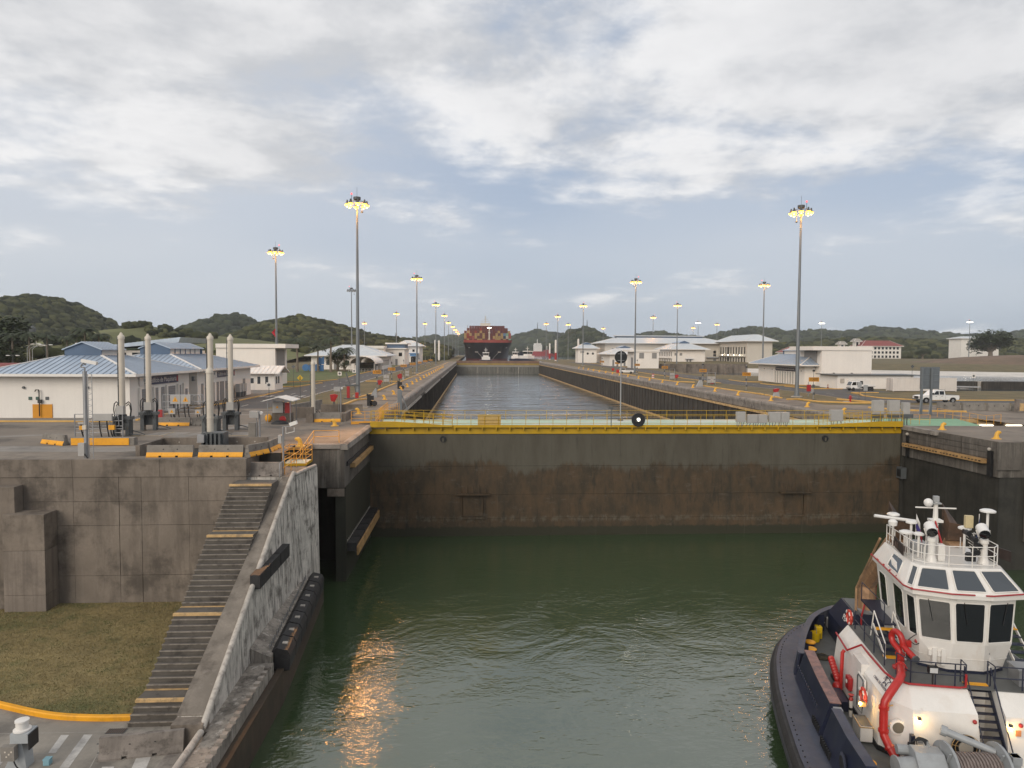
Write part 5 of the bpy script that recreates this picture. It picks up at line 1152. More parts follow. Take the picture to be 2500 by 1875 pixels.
# ================================================================ BUILDINGS
def rface(t, name, mat, face, a0, a1, z0, z1, box_, d=.04, off=0.0):
    """a thin panel on a wall face of box_=(x0,x1,y0,y1); off < 0 sets it back, > 0 proud"""
    x0, x1, y0, y1 = box_
    if face == 'F': m = MB().box(a0, a1, y0-d-off, y0-off if off else y0-.002, z0, z1)
    elif face == 'R': m = MB().box(x1+.002, x1+d+off, a0, a1, z0, z1)
    elif face == 'L': m = MB().box(x0-d-off, x0-.002, a0, a1, z0, z1)
    return m.build(name, mat, t)
def hip(t, x0, x1, y0, y1, ze, zr, over, inset, mat, seam=0.0, fascia=.28, ridge_box=None, rib=None):
    """hip roof: eaves at ze around the plan grown by over; flat-topped ridge rectangle at zr inset from the eaves"""
    X0, X1, Y0, Y1 = x0-over, x1+over, y0-over, y1+over
    rx0, rx1, ry0, ry1 = ridge_box or (X0+inset, X1-inset, Y0+inset, Y1-inset)
    if rx1 < rx0: rx0 = rx1 = (X0+X1)/2
    if ry1 < ry0: ry0 = ry1 = (Y0+Y1)/2
    e = [(X0, Y0, ze), (X1, Y0, ze), (X1, Y1, ze), (X0, Y1, ze)]; r = [(rx0, ry0, zr), (rx1, ry0, zr), (rx1, ry1, zr), (rx0, ry1, zr)]
    mb = MB(); mb.add(e+r+[(p[0], p[1], ze-.06) for p in e], [(0, 1, 5, 4), (1, 2, 6, 5), (2, 3, 7, 6), (3, 0, 4, 7), (4, 5, 6, 7), (8, 11, 10, 9), (0, 8, 9, 1), (1, 9, 10, 2), (2, 10, 11, 3), (3, 11, 8, 0)])
    roof = mb.build('roof', mat, t)
    f = MB(); f.box(X0-.06, X1+.06, Y0-.07, Y0-.005, ze-fascia, ze+.02); f.box(X0-.06, X1+.06, Y1+.005, Y1+.07, ze-fascia, ze+.02); f.box(X0-.07, X0-.005, Y0-.005, Y1+.005, ze-fascia, ze+.02); f.box(X1+.005, X1+.07, Y0-.005, Y1+.005, ze-fascia, ze+.02)
    f.build('fascia', white_trim, roof)
    s = MB().box(X0, X1, Y0, Y1, ze-fascia+.03, ze-.07).build('soffit', white_trim, roof)
    for a, b in zip(e, r):
        if Vector(a) != Vector(b): MB().bar(Vector(a)+Vector((0, 0, .03)), Vector(b)+Vector((0, 0, .03)), .28, .10).build('hip_cap', white_trim, roof)
    if seam:
        def lerp(p, q, k): return Vector(p).lerp(Vector(q), k)
        for (A, B, C_, D) in ((e[0], e[1], r[1], r[0]), (e[1], e[2], r[2], r[1]), (e[3], e[0], r[0], r[3])):
            A, B, C_, D = map(Vector, (A, B, C_, D)); W_ = (B-A).length; n = int(W_/seam); ax = (B-A).normalized()
            for i in range(1, n):
                p = A+ax*(i*seam)
                d1, d2 = (D-A).dot(ax), (C_-A).dot(ax); q = i*seam
                up = D-A-ax*d1
                if q < d1: k = q/d1
                elif q > d2: k = (W_-q)/(W_-d2)
                else: k = 1.0
                MB().bar(p+Vector((0, 0, .025)), p+up*k+Vector((0, 0, .025)), .05, .06).build('seam', rib or roof_rib, roof)
    return roof
def monitor(t, x0, x1, y0, y1, zb, zs, za, over=.5, axis='Y', wall=white_paint, gable=mon_blue, roofm=roof_blue, nwin=0):
    """raised clerestory with gable ends; ridge along axis"""
    m = thing('roof_monitor', None, None); m.parent = t
    if axis == 'Y':
        xm = (x0+x1)/2
        MB().box(x0, x1, y0+.1, y1-.1, zb, zs).build('clerestory_wall', wall, m)
        for ya, yb in ((y0, y0+.1), (y1-.1, y1)): MB().prism([(x0-over*.6, zb), (x1+over*.6, zb), (x1+over*.6, zs), (xm, za), (x0-over*.6, zs)], 'Y', ya-.05, yb+.0).build('gable', gable, m)
        MB().prism([(x0-over, zs-.05), (xm, za+.02), (x1+over, zs-.05), (x1+over, zs+.06), (xm, za+.14), (x0-over, zs+.06)], 'Y', y0-over*.6, y1+over*.6).build('monitor_roof', roofm, m)
        for i in range(nwin):
            a = y0+.5+(y1-y0-1)*i/nwin; MB().box(x1+.01, x1+.06, a+.1, a+(y1-y0-1)/nwin-.15, zb+.15, zs-.15).build('clerestory_post', mon_blue, m) if False else MB().box(x1+.005, x1+.08, a-.06, a+.06, zb, zs).build('clerestory_post', mon_blue, m)
        n = int((y1-y0)/.8)
        for i in range(n+1): MB().bar((xm, y0+i*.8, za+.16), (x1+over, y0+i*.8, zs+.09), .05, .05).build('seam', roof_rib, m)
    else:
        ym = (y0+y1)/2
        MB().box(x0, x1, y0, y1, zb, zs).build('clerestory_wall', wall, m)
        MB().prism([(y0-over, zs-.05), (ym, za+.02), (y1+over, zs-.05), (y1+over, zs+.06), (ym, za+.14), (y0-over, zs+.06)], 'X', x0-over, x1+over).build('monitor_roof', roofm, m)
        for xa in (x0, x1): MB().prism([(y0-over*.6, zb), (y1+over*.6, zb), (y1+over*.6, zs), (ym, za), (y0-over*.6, zs)], 'X', xa-.06, xa+.06).build('gable', gable, m)
    return m
PI2 = math.pi/2
# ---------------------------------------------------------------- machinery building (left)
mbd = thing('machinery_building', 'long white machinery building with blue hipped roofs and roof monitors on the left', 'building', (-46.7, 83, 0))
mbd.location = (0, 0, 0)
BX = (-54.5, -39.0, 83.2, 127.5)
MB().box(-54.5, -39.0, 83.2, 100.2, 0, 4.75).build('wall', white_paint, mbd); MB().box(-54.5, -40.4, 100.2, 103.2, 0, 4.6).build('wall', white_paint, mbd); MB().box(-54.5, -39.0, 103.2, 127.5, 0, 4.75).build('wall', white_paint, mbd)
hip(mbd, -54.5, -39.0, 83.2, 99.6, 5.02, 7.05, 1.25, 6.6, roof_blue, .72, ridge_box=(-49.0, -44.6, 88.3, 94.2))
hip(mbd, -54.5, -39.0, 102.6, 127.5, 5.05, 7.1, 1.25, 6.6, roof_blue, .72, ridge_box=(-49.0, -44.6, 107.9, 121.5))
monitor(mbd, -48.7, -45.0, 88.5, 94.0, 6.95, 7.75, 8.6); monitor(mbd, -48.7, -45.0, 108.0, 120.6, 7.0, 7.95, 8.75, nwin=6)
MB().box(-54.5, -39.6, 99.7, 102.5, 4.78, 4.9).build('link_roof', roof_blue, mbd)
b1, b2 = (-54.5, -39.0, 83.2, 100.2), (-54.5, -39.0, 103.2, 127.5)
# front wall fittings
for x in (-50.6, -43.6):
    l_ = MB().lathe([(.14, 0), (.16, .12), (.1, .2)], (x, 83.0, 3.45), 10, 'Y').build('wall_lamp', frame_grey, mbd)
MB().box(-54.0, -53.4, 83.14, 83.19, 2.3, 2.75).build('wall_plate', concrete_pale, mbd)
MB().box(-49.7, -47.55, 83.12, 83.19, 0, 1.55).build('orange_panel', pm('orange_panel', (.62, .26, .01), .06, 1, .6), mbd)
MB().tube([(-49.3, 82.95, 3.0), (-49.2, 82.95, 3.2), (-48.9, 82.95, 3.2), (-48.85, 82.95, 3.0), (-48.85, 82.95, .2)], .06, 8).build('eyewash_pipe', black, mbd); MB().box(-49.0, -48.6, 82.88, 83.1, 1.7, 2.1).build('eyewash_valve', black, mbd)
for x, m_ in ((-49.95, pm('green_safety_sign', (.05, .10, .08), 0, 1, .5)), (-49.15, MATS['green_safety_sign']), (-48.1, frame_grey)): MB().box(x-.18, x+.18, 83.13, 83.19, 2.05, 2.4).build('safety_sign', m_, mbd)
# side wall (facing the lock): sign boards, doors, pilasters
def sign_board(y0, y1, z0, z1, txt, size, partial=False):
    s = MB().box(-38.95, -38.82, y0, y1, z0, z1).build('sign_board', navy, mbd)
    MB().box(-38.96, -38.83, y0-2.2, y0-.01, z0, z1).build('sign_emblem_panel', white_trim, s)
    MB().lathe([(.22, 0), (.22, .02)], (-38.82, y0-1.1, (z0+z1)/2+.12), 12, 'X').build('emblem', pm('emblem_grey', (.25, .32, .35), 0, 1, .5), s)
    MB().box(-38.83, -38.815, y1-.5, y1-.1, z0+.15, z1-.15).build('sign_red_mark', red, s)
    text('sign_text', txt, size, white_trim, s, (-38.80, (y0+y1)/2-.1, (z0+z1)/2), (PI2, 0, PI2))
sign_board(87.6, 96.2, 3.55, 4.55, 'Edificio de Maquinaria', .86); sign_board(110.6, 118.6, 3.6, 4.5, 'Edificio de Maquinaria', .78)
for y0, y1, z1, mt in ((86.0, 88.4, 3.1, door_grey), (89.7, 90.5, 3.1, louvre), (91.4, 92.3, 3.1, louvre), (93.2, 95.6, 3.1, door_grey), (96.8, 97.4, 3.1, louvre), (98.4, 99.6, 2.5, door_grey)):
    d_ = rface(mbd, 'door' if mt is door_grey else 'louvre_window', mt, 'R', y0, y1, .02, z1, b1, .05)
    for k in range(int(z1/.3)): MB().box(-38.945, -38.93, y0+.06, y1-.06, .15+k*.3, .19+k*.3).build('slat', roof_rib, d_)
for y0, y1, z1, mt in ((104.6, 105.4, 2.9, louvre), (108.8, 109.8, 2.9, door_grey), (110.8, 111.7, 2.9, louvre), (112.2, 114.0, 2.9, door_grey), (114.6, 115.6, 2.9, louvre), (123.2, 124.4, 2.9, louvre)):
    d_ = rface(mbd, 'door' if mt is door_grey else 'louvre_window', mt, 'R', y0, y1, .02, z1, b2, .05)
for y_ in (85.4, 89.0, 92.7, 96.2, 98.0): MB().box(-38.99, -38.72, y_-.15, y_+.15, 0, 3.3).build('pilaster', white_paint, mbd)
for y0 in (118.2, 119.6, 120.8): MB().box(-38.6, -37.9, y0, y0+1.0, .9, 2.2).build('air_conditioner', cabinet_grey, mbd); MB().box(-38.55, -37.95, y0+.05, y0+.9, .1, .9).build('unit_stand', frame_grey, mbd)
MB().box(-37.6, -37.3, 97.5, 98.0, 3.6, 4.2).build('notice_box', frame_grey, mbd)
# ---------------------------------------------------------------- white box block behind it
tw = thing('white_block', 'tall plain white block with projecting roof slab behind the machinery building', 'building', (-48.8, 158, 0)); tw.location = (0, 0, 0)
MB().box(-55.5, -43.3, 157.6, 169, 0, 8.2).build('wall', white_paint, tw); MB().box(-55.5, -40.6, 157.3, 169.2, 8.21, 9.1).build('roof_slab', white_paint, tw); MB().box(-43.28, -43.0, 159, 166, 3.5, 7.8).build('side_louvre', louvre, tw); MB().box(-43.29, -42.9, 157.62, 158.6, 0, 8.2).build('corner_fin', white_paint, tw)
# guard hut
gh = thing('guard_hut', 'small white guard hut with ribbed gable roof at the end of the machinery building', 'hut', (-40.2, 141, 0)); gh.location = (0, 0, 0)
MB().box(-44.5, -38.4, 140.6, 146.5, 0, 3.2).build('wall', white_paint, gh)
MB().prism([(139.6, 3.15), (143.5, 4.5), (147.5, 3.15), (147.5, 3.3), (143.5, 4.68), (139.6, 3.3)], 'X', -45.2, -37.2).build('roof', white_trim, gh)
for i in range(10): MB().bar((-45+i*.85, 139.55, 3.33), (-45+i*.85, 143.5, 4.72), .08, .08).build('seam', white_trim, gh)
gb = (-44.5, -38.4, 140.6, 146.5)
d_ = rface(gh, 'door', white_trim, 'F', -43.4, -42.2, 0.02, 2.5, gb); MB().box(-43.2, -42.4, 140.54, 140.555, 1.3, 2.3).build('door_glass', glass_grey, d_)
for a in (-41.7, -40.2): rface(gh, 'window', glass_grey, 'F', a, a+.55, 1.2, 2.6, gb)
for a in (141.4, 143.0): rface(gh, 'window', glass_grey, 'R', a, a+.9, 1.2, 2.6, gb)
# blue mono-pitch canopy building behind
bc = thing('sloped_roof_building', 'building with big tilted pale blue roof rising behind the machinery building', 'building', (-78, 165, 0)); bc.location = (0, 0, 0)
mbx = MB(); mbx.add([(-86, 166, 8.2), (-66.3, 166, 10.6), (-68.5, 190, 10.6), (-90, 190, 8.2), (-86, 166, 7.6), (-66.8, 166, 9.4), (-69, 190, 9.4), (-90, 190, 7.6)], [(0, 1, 2, 3), (4, 7, 6, 5), (0, 4, 5, 1), (1, 5, 6, 2), (2, 6, 7, 3), (3, 7, 4, 0)]); mbx.build('roof', roof_blue, bc)
for i in range(20): MB().bar((-86+i*1.0, 165.98, 8.25+i*.122), (-90+i*1.08, 190, 8.25+i*.122), .06, .06).build('seam', roof_rib, bc)
MB().box(-84, -69, 168, 188, 0, 7.5).build('wall', white_paint, bc)
for x in (-83, -78, -73): MB().box(x, x+3.6, 167.9, 167.99, 5.2, 7.0).build('window', glass_dark, bc)
# red-roofed low building at far left
rr = thing('red_roof_building', 'low building with red roof at the left edge behind the machinery building', 'building', (-84, 138, 0)); rr.location = (0, 0, 0)
MB().box(-100, -77, 138, 150, 0, 3.2).build('wall', cream, rr); hip(rr, -100, -77, 138, 150, 3.3, 5.0, 1.0, 5.5, pm('red_roof', (.23, .055, .048), .15, .3, .7), ridge_box=(-94, -83, 143, 145))
# ---------------------------------------------------------------- hip roof office B with barrel canopy
ob = thing('office_building', 'white office with pale hipped roof among palms on the left', 'building', (-50, 292, 0)); ob.location = (0, 0, 0)
MB().box(-64.5, -36.4, 289, 322, 0, 5.4).build('wall', white_paint, ob); hip(ob, -64.5, -36.4, 289, 322, 5.6, 10.0, 2.2, 13, roof_pale, 0)
bb_ = (-64.5, -36.4, 289, 322); rface(ob, 'door', door_grey, 'F', -55.5, -53.4, 0.02, 3.2, bb_)
for a in (-62, -58.5, -51, -47): rface(ob, 'window', glass_grey, 'F', a, a+1.6, 1.8, 3.6, bb_)
for a in (291, 295, 299, 303, 307, 311): rface(ob, 'window', glass_dark, 'R', a, a+1.6, 1.5, 3.8, bb_)
can = thing('barrel_canopy', None, None); can.parent = ob
arc = [(-44.5+4.5*(1-math.cos(a)), 2.9+2.6*math.sin(a)) for a in [math.pi*i/12 for i in range(13)]]
MB().prism(arc+[(x, z_-.12) for x, z_ in reversed(arc)], 'Y', 262, 288).build('canopy_shell', white_trim, can)
for i in range(8): MB().prism([(x, z_+.03) for x, z_ in arc]+[(x, z_-.02) for x, z_ in reversed(arc)], 'Y', 262+i*3.6, 262.15+i*3.6).build('canopy_rib', white_trim, can)
for y_ in (262.5, 271, 280): 
    for x in (-44.3, -35.8): MB().cyl((x, y_, 0), (x, y_, 3.0), .1, 6).build('canopy_post', white_trim, can)
MB().box(-43.5, -36.5, 270, 270.4, 0, 3.2).build('glass_screen', glass_dark, can)
r_ = railing('ramp_rail', [(-44, 256, 0), (-36, 256, 0), (-35.5, 262, 0)], 1.1, None, white_trim, 1.2, (1., .5)); r_.parent = ob
# blocks C
oc = thing('control_block', 'white flat-roofed block with dark clerestory band further along the left road', 'building', (-42, 377, 0)); oc.location = (0, 0, 0)
MB().box(-60, -45.2, 366, 400, 0, 8.6).build('wall', white_paint, oc); MB().box(-61, -44.9, 365, 401, 8.61, 10.0).build('roof_slab', white_paint, oc); MB().box(-57, -52, 365.9, 365.98, 4.5, 7.8).build('louvre', louvre, oc)
MB().box(-45.18, -35.6, 377, 402, 0, 8.4).build('wall', white_paint, oc); MB().box(-45.6, -34.6, 376, 403, 8.41, 9.0).build('roof_slab', white_trim, oc); MB().box(-45, -35.8, 379, 400, 9.01, 11.0).build('clerestory', mon_blue, oc); MB().box(-45.8, -34.4, 378, 402, 11.01, 11.7).build('roof_slab', white_trim, oc)
for x in (-43.2, -38.6): MB().box(x, x+1.7, 376.9, 376.98, 4.7, 6.6).build('window', glass_dark, oc)
MB().box(-40.4, -39.2, 376.9, 376.98, 0, 3.2).build('door', door_grey, oc)
od = thing('control_block', 'farthest white block on the left with hip roof and small blue awning', 'building', (-36, 470, 0)); od.location = (0, 0, 0)
MB().box(-50, -34.5, 468, 500, 0, 10.5).build('wall', white_paint, od); hip(od, -50, -34.5, 468, 500, 10.7, 14.5, 2.0, 8, roof_pale, 0); MB().box(-41, -35, 459, 467.9, 5.6, 6.0).build('awning', pm('awning_blue', (.14, .30, .55), .05, 1, .6), od); MB().box(-40, -36, 460, 467.9, 4.0, 5.58).build('awning_skirt', MATS['awning_blue'], od)
for x in (-41, -35.2): MB().cyl((x, 459.5, 0), (x, 459.5, 5.6), .2, 6).build('awning_post', white_trim, od)
MB().box(-39, -37.6, 467.9, 467.98, 6.8, 8.4).build('window', glass_dark, od); MB().box(-40, -37, 467.9, 467.98, 0, 3.5).build('door', glass_dark, od)

# ---------------------------------------------------------------- right side: cube block with hip-roofed control house
cbk = thing('white_block', 'white windowless cube block beside the low blue-roofed control house on the right', 'building', (87, 162, 0)); cbk.location = (0, 0, 0)
MB().box(81.6, 93.2, 161, 173, 0, 8.35).build('wall', white_paint, cbk); MB().box(79.0, 93.25, 160.8, 173.2, 8.36, 9.3).build('roof_slab', white_paint, cbk)
cbb = (81.6, 93.2, 161, 173)
MB().box(81.3, 81.59, 164, 170, 4.4, 8.2).build('side_louvre', louvre, cbk); MB().box(81.2, 81.598, 161.02, 162, 0, 8.35).build('corner_fin', white_paint, cbk)
for x in (83.9, 88.2): MB().box(x, x+.45, 160.88, 160.99, 2.9, 3.15).build('wall_lamp', frame_grey, cbk)
MB().box(84.5, 85.0, 160.9, 160.99, 2.2, 2.6).build('vent', louvre, cbk)
bnr = MB().box(80.75, 81.35, 160.55, 160.62, .35, 3.6).build('info_banner', white_trim, cbk); MB().box(80.78, 81.32, 160.52, 160.545, .4, 2.3).build('banner_blue', navy, bnr)
for k in range(4): MB().box(80.85, 81.2, 160.50, 160.515, .7+k*.4, .85+k*.4).build('banner_line', white_trim, bnr)
# lean-to shed
shd = thing('storage_shed', 'low white lean-to shed at the foot of the white cube block', 'shed', (84, 150, 0)); shd.location = (0, 0, 0)
MB().box(79.4, 96.5, 150.2, 158, 0, 2.9).build('wall', white_paint, shd); MB().box(78.6, 99, 149.6, 158.6, 2.91, 3.05).build('roof', frame_grey, shd)
for x in (81.6, 83.3, 85.0): MB().box(x, x+1.5, 150.12, 150.19, .05, 2.3).build('door', white_trim, shd)
MB().box(80.0, 80.9, 150.12, 150.19, 1.2, 2.2).build('notice', concrete_pale, shd)
cth = thing('control_house', 'low white control house with blue hip roof and dark sign, left of the cube block', 'building', (80, 175, 0)); cth.location = (0, 0, 0)
MB().box(79.0, 92, 164.8, 192, 0, 4.6).build('wall', white_paint, cth); hip(cth, 79.0, 92, 164.8, 192, 4.9, 7.4, 2.0, 6, roof_blue, .9)
monitor(cth, 83.4, 88, 170, 186, 7.2, 8.3, 9.0)
sgn = MB().box(78.74, 78.98, 169.2, 180.5, 3.2, 4.1).build('sign_board', pm('dark_sign', (.03, .03, .05), 0, 1, .4), cth)
for k in range(22): MB().box(78.715, 78.735, 169.9+k*.46, 170.2+k*.46, 3.5, 3.72+.1*(k % 3 == 0)).build('illegible_letter', cabinet_grey, sgn)
for i in range(9):
    a = 168.6+i*1.45; MB().box(78.90, 78.995, a, a+.75, .1, 3.0).build('window' if i % 3 else 'door', glass_dark if i % 3 else door_grey, cth); MB().box(78.6, 78.995, a+.9, a+1.25, 0, 3.15).build('pilaster', white_paint, cth)
for y_ in (166.5, 183, 188): MB().lathe([(.12, 0), (.14, .1), (.1, .2)], (78.9, y_, 3.4), 8, 'X').build('wall_lamp', frame_grey, cth)
# long warehouse D
wd = thing('warehouse', 'very long cream warehouse with pale hipped roof across the basin', 'building', (130, 470, 0)); wd.location = (0, 0, 0)
MB().box(88.5, 170, 470, 505, 0, 13.2).build('wall', cream, wd); hip(wd, 88.5, 170, 470, 505, 13.4, 17.2, 3.5, 14, roof_pale, 0); 
m_ = thing('roof_monitor', None, None); m_.parent = wd; MB().box(99, 159, 484, 491, 16.8, 18.2).build('clerestory', mon_blue, m_); MB().box(98, 160, 483, 492, 18.21, 18.8).build('monitor_roof', roof_pale, m_)
for x in (93, 97, 103.5, 108, 152, 166): MB().box(x, x+1.3, 469.88, 469.98, 8.6, 10).build('vent', louvre, wd)
wdw = MB().box(162, 163.8, 469.85, 469.98, 4.8, 8.6).build('window', glass_dark, wd); MB().box(161.8, 164.0, 469.83, 469.87, 6.3, 6.6).build('window_bar', cream, wdw)
MB().box(157, 168.5, 468.5, 469.98, 3.8, 4.1).build('canopy', roof_rib, wd); MB().box(162, 164, 469.85, 469.98, 0, 3.2).build('door', door_grey, wd)
# building E in front of it
we = thing('pump_house', 'cream two-storey building with grey hip roof standing in front of the long warehouse', 'building', (120, 430, 0)); we.location = (0, 0, 0)
MB().box(122.8, 143, 430, 470, .3, 9.0).build('wall', white_paint, we)
hip(we, 122.8, 143, 430, 465, 9.3, 13.0, 2.6, 9.5, roof_pale, 0, ridge_box=(129.5, 136.5, 440, 456)); monitor(we, 130, 136, 440, 456, 12.6, 13.4, 14.6, wall=cream)
eb = (122.8, 143, 430, 470)
for x in (124, 127.2): rface(we, 'window', louvre, 'F', x, x+1.6, 5.4, 7.0, eb)
for x in (131.5, 133.4): rface(we, 'door', door_grey, 'F', x, x+1.1, .32, 3.0, eb)
MB().box(130.6, 135.6, 428.8, 429.98, 3.2, 3.45).build('canopy', roof_rib, we)
for y_ in range(432, 468, 4): rface(we, 'window', glass_dark, 'L', y_, y_+1.2, 5.0, 7.6, eb); rface(we, 'door' if y_ % 8 else 'window', glass_dark, 'L', y_+.2, y_+1.4, .4, 3.2, eb)
MB().box(121.6, 122.78, 431, 468, 3.7, 3.95).build('balcony_slab', white_trim, we)
# shed in front
ws_ = thing('transformer_shed', 'plain white flat-roofed shed with two grey louvres beside the right lock road', 'shed', (80, 325, 0)); ws_.location = (0, 0, 0)
MB().box(75, 86.6, 326, 340, 0, 7.7).build('wall', white_paint, ws_); MB().box(72.6, 86.9, 325.6, 340.5, 7.71, 8.6).build('roof_slab', white_paint, ws_)
for x in (77.4, 83.4): MB().box(x, x+2.2, 325.9, 325.98, 4.6, 7.2).build('louvre', louvre, ws_)
MB().box(74.9, 74.99, 328, 332, 0, 5).build('side_door', door_grey, ws_)
# office F
wf = thing('office_block', 'pale multi-storey office block with hip roof and narrow columned windows on the right', 'building', (165, 420, 0)); wf.location = (0, 0, 0)
MB().box(165.5, 181, 420, 470, 1.2, 14.3).build('wall', cream, wf); hip(wf, 165.5, 181, 420, 470, 14.5, 18.6, 2.6, 9, roof_pale, 0)
fb = (165.5, 181, 420, 470)
for i in range(10):
    y_ = 423+i*4.6
    if i == 6: rface(wf, 'tall_window', glass_dark, 'L', y_-.8, y_+2.4, 2, 11, fb, .2); continue
    w_ = rface(wf, 'window', glass_dark, 'L', y_, y_+1.6, 6.6, 10.8, fb, .1); rface(wf, 'window', glass_dark, 'L', y_, y_+1.6, 1.6, 4.4, fb, .1); MB().box(164.9, 165.5, y_-.4, y_+2.0, 10.9, 11.5).build('window_hood', cream, wf)
MB().box(164.2, 165.48, 422, 468, 5.0, 5.3).build('ledge', cream, wf)
for i in range(4): MB().sphere((164.0, 428+i*10, 5.9), .22, 8, 6).build('globe_lamp', lamp_cool, wf)
# small hip hut and low building near far end of right wall
sh1 = thing('gauge_house', 'small white hut with two round openings near the far right end of the lock', 'hut', (78, 470, 0)); sh1.location = (0, 0, 0)
MB().box(71, 83.5, 474, 486, 0, 9.6).build('wall', white_paint, sh1); hip(sh1, 71, 83.5, 474, 486, 9.8, 12.8, 2.0, 6, roof_pale, 0); monitor(sh1, 75, 80, 477, 483, 12.2, 12.8, 13.6, wall=cream)
for x in (77.5, 81): MB().lathe([(.75, 0), (.75, .1)], (x, 473.92, 6.2), 14, 'Y').build('round_window', black, sh1)
for i in range(3): MB().box(72.6+i*.9, 73.2+i*.9, 473.9, 473.98, 6.5, 8).build('window', louvre, sh1)
sh2 = thing('control_house', 'low white house with grey hip roof left of the plain white shed', 'building', (75, 370, 0)); sh2.location = (0, 0, 0)
MB().box(72.5, 92, 372, 396, 0, 6.2).build('wall', white_paint, sh2); hip(sh2, 72.5, 92, 372, 396, 6.4, 9.6, 2.2, 9, roof_pale, 0); monitor(sh2, 79.5, 85, 380, 388, 9.2, 9.9, 10.8, wall=cream)
for x in (74, 76.2, 80): MB().box(x, x+1.0, 371.9, 371.98, 0.1, 3.4).build('door', door_grey, sh2)
# far white buildings with red roof beyond the basins
def far_house(lb, x, y_, w, d, h, roofm, rise, floors, nm='villa', wall=white_paint, z=1.5):
    t = thing(nm, lb, 'building', (x, y_, z)); MB().box(-w/2, w/2, 0, d, 0, h).build('wall', wall, t); hip(t, -w/2, w/2, 0, d, h+.2, h+rise, 1.8, min(w, d)/2, roofm, 0, fascia=.5)
    for f in range(floors):
        for i in range(int(w/4)): MB().box(-w/2+1.2+i*4, -w/2+3.4+i*4, -.12, -.02, f*h/floors+1.0, f*h/floors+h/floors-.9).build('window', glass_dark, t)
    return t
rred = MATS['red_roof']
far_house('white three-storey villa with red roof beyond the basin', 424, 715, 42, 20, 13, rred, 6, 3); far_house('low red-roofed house left of the white villa beyond the basin', 342, 718, 36, 20, 6, rred, 6, 1); far_house('small white house beside the low red-roofed one beyond the basin', 376, 716, 22, 14, 5, pm('grey_far_roof', (.33, .30, .27), .1, .1, .7), 3, 1)
far_house('white block with pale flat roof half hidden by trees beyond the basin', 545, 735, 42, 20, 22, roof_pale, 2.5, 0)
for i, x in enumerate((386, 402, 412)): far_house(f'narrow grey service tower beyond the basin, {oo(i)} from left', x, 722, 5, 5, 15+3*(i % 2), MATS['grey_far_roof'], 3, 2, 'service_tower')
# ================================================================ TUG IN THE FOREGROUND
TA = R(12); TC = Vector((24.51, 39.68, ZW)); TF = Vector((-math.sin(TA), -math.cos(TA), 0)); TSB = Vector((-math.cos(TA), math.sin(TA), 0))
TRZ = math.atan2(TF.y, TF.x)
tug = thing('tugboat', 'navy and white harbour tug with red fire pipes in the right foreground', 'boat', TC, TRZ)
def TWp(u, v, w): return TC + TF*u + TSB*v + Vector((0, 0, w))
def q(u, v, w): return (u, -v, w)
class TB(MB):
    """mesh builder in tug coordinates: u ahead, v to starboard, w above water"""
    def build(s, name, mat, parent=None, smooth=False, bevel=0.0):
        s.v = [(a, -b, c) for a, b, c in s.v]
        return MB.build(s, name, mat, parent or tug, smooth, bevel)
half_o = [(-5.4, 0), (-5.25, 1.3), (-4.7, 2.6), (-3.7, 3.85), (-2.3, 5.0), (-.4, 6.0), (1.25, 6.55), (2.7, 6.9), (5.4, 7.35), (7.2, 7.55), (9.7, 7.75), (13.2, 7.9), (16, 7.6), (18.5, 6.4), (20.3, 4.0), (21.0, 0)]
hs = [(p.x, p.y) for p in curve([(a, b, 0) for a, b in half_o], 4)]
def ring_pts(off=0.0, hh=hs):
    out = []
    n = len(hh)
    for i, (a, b) in enumerate(hh):
        a0, b0 = hh[max(i-1, 0)]; a1, b1 = hh[min(i+1, n-1)]; d = Vector((a1-a0, b1-b0)).normalized(); nx, ny = -d.y, d.x
        if i == 0: nx, ny = -1, 0
        if i == n-1: nx, ny = 1, 0
        out.append((a+nx*off, b+ny*off))
    return out
def full_ring(off=0.0):
    h = ring_pts(off); return h + [(a, -b) for a, b in reversed(h[1:-1])]
def band(name, levels, mat, parent=None, smooth=True, closed=True):
    """levels: list of (offset, w): loft around the whole hull"""
    m = TB(); rings = [full_ring(o) for o, w in levels]; n = len(rings[0])
    for r, (o, w) in zip(rings, levels): m.v += [(a, b, w) for a, b in r]
    m.f = [(i*n+j, i*n+(j+1) % n, (i+1)*n+(j+1) % n, (i+1)*n+j) for i in range(len(levels)-1) for j in range(n)]
    return m.build(name, mat, parent, smooth)
band('hull', [(-1.1, -1.2), (-.55, 0), (-.25, 1.0), (-.2, 1.75)], tug_navy)
fb_ = band('fender_belt', [(-.30, 1.0), (.10, 1.05), (.26, 1.2), (.30, 1.45), (.26, 1.7), (.12, 1.88), (-.12, 1.93), (-.3, 1.93)], rubber)
for w_ in (1.22, 1.48): band('fender_groove', [(.24, w_-.03), (.335, w_), (.24, w_+.03)], black, fb_)
m = TB(); r_ = full_ring(-.06); m.v = [(a, b, 1.96) for a, b in r_]; m.f = [tuple(range(len(r_)))]; m.build('main_deck', tug_deck)
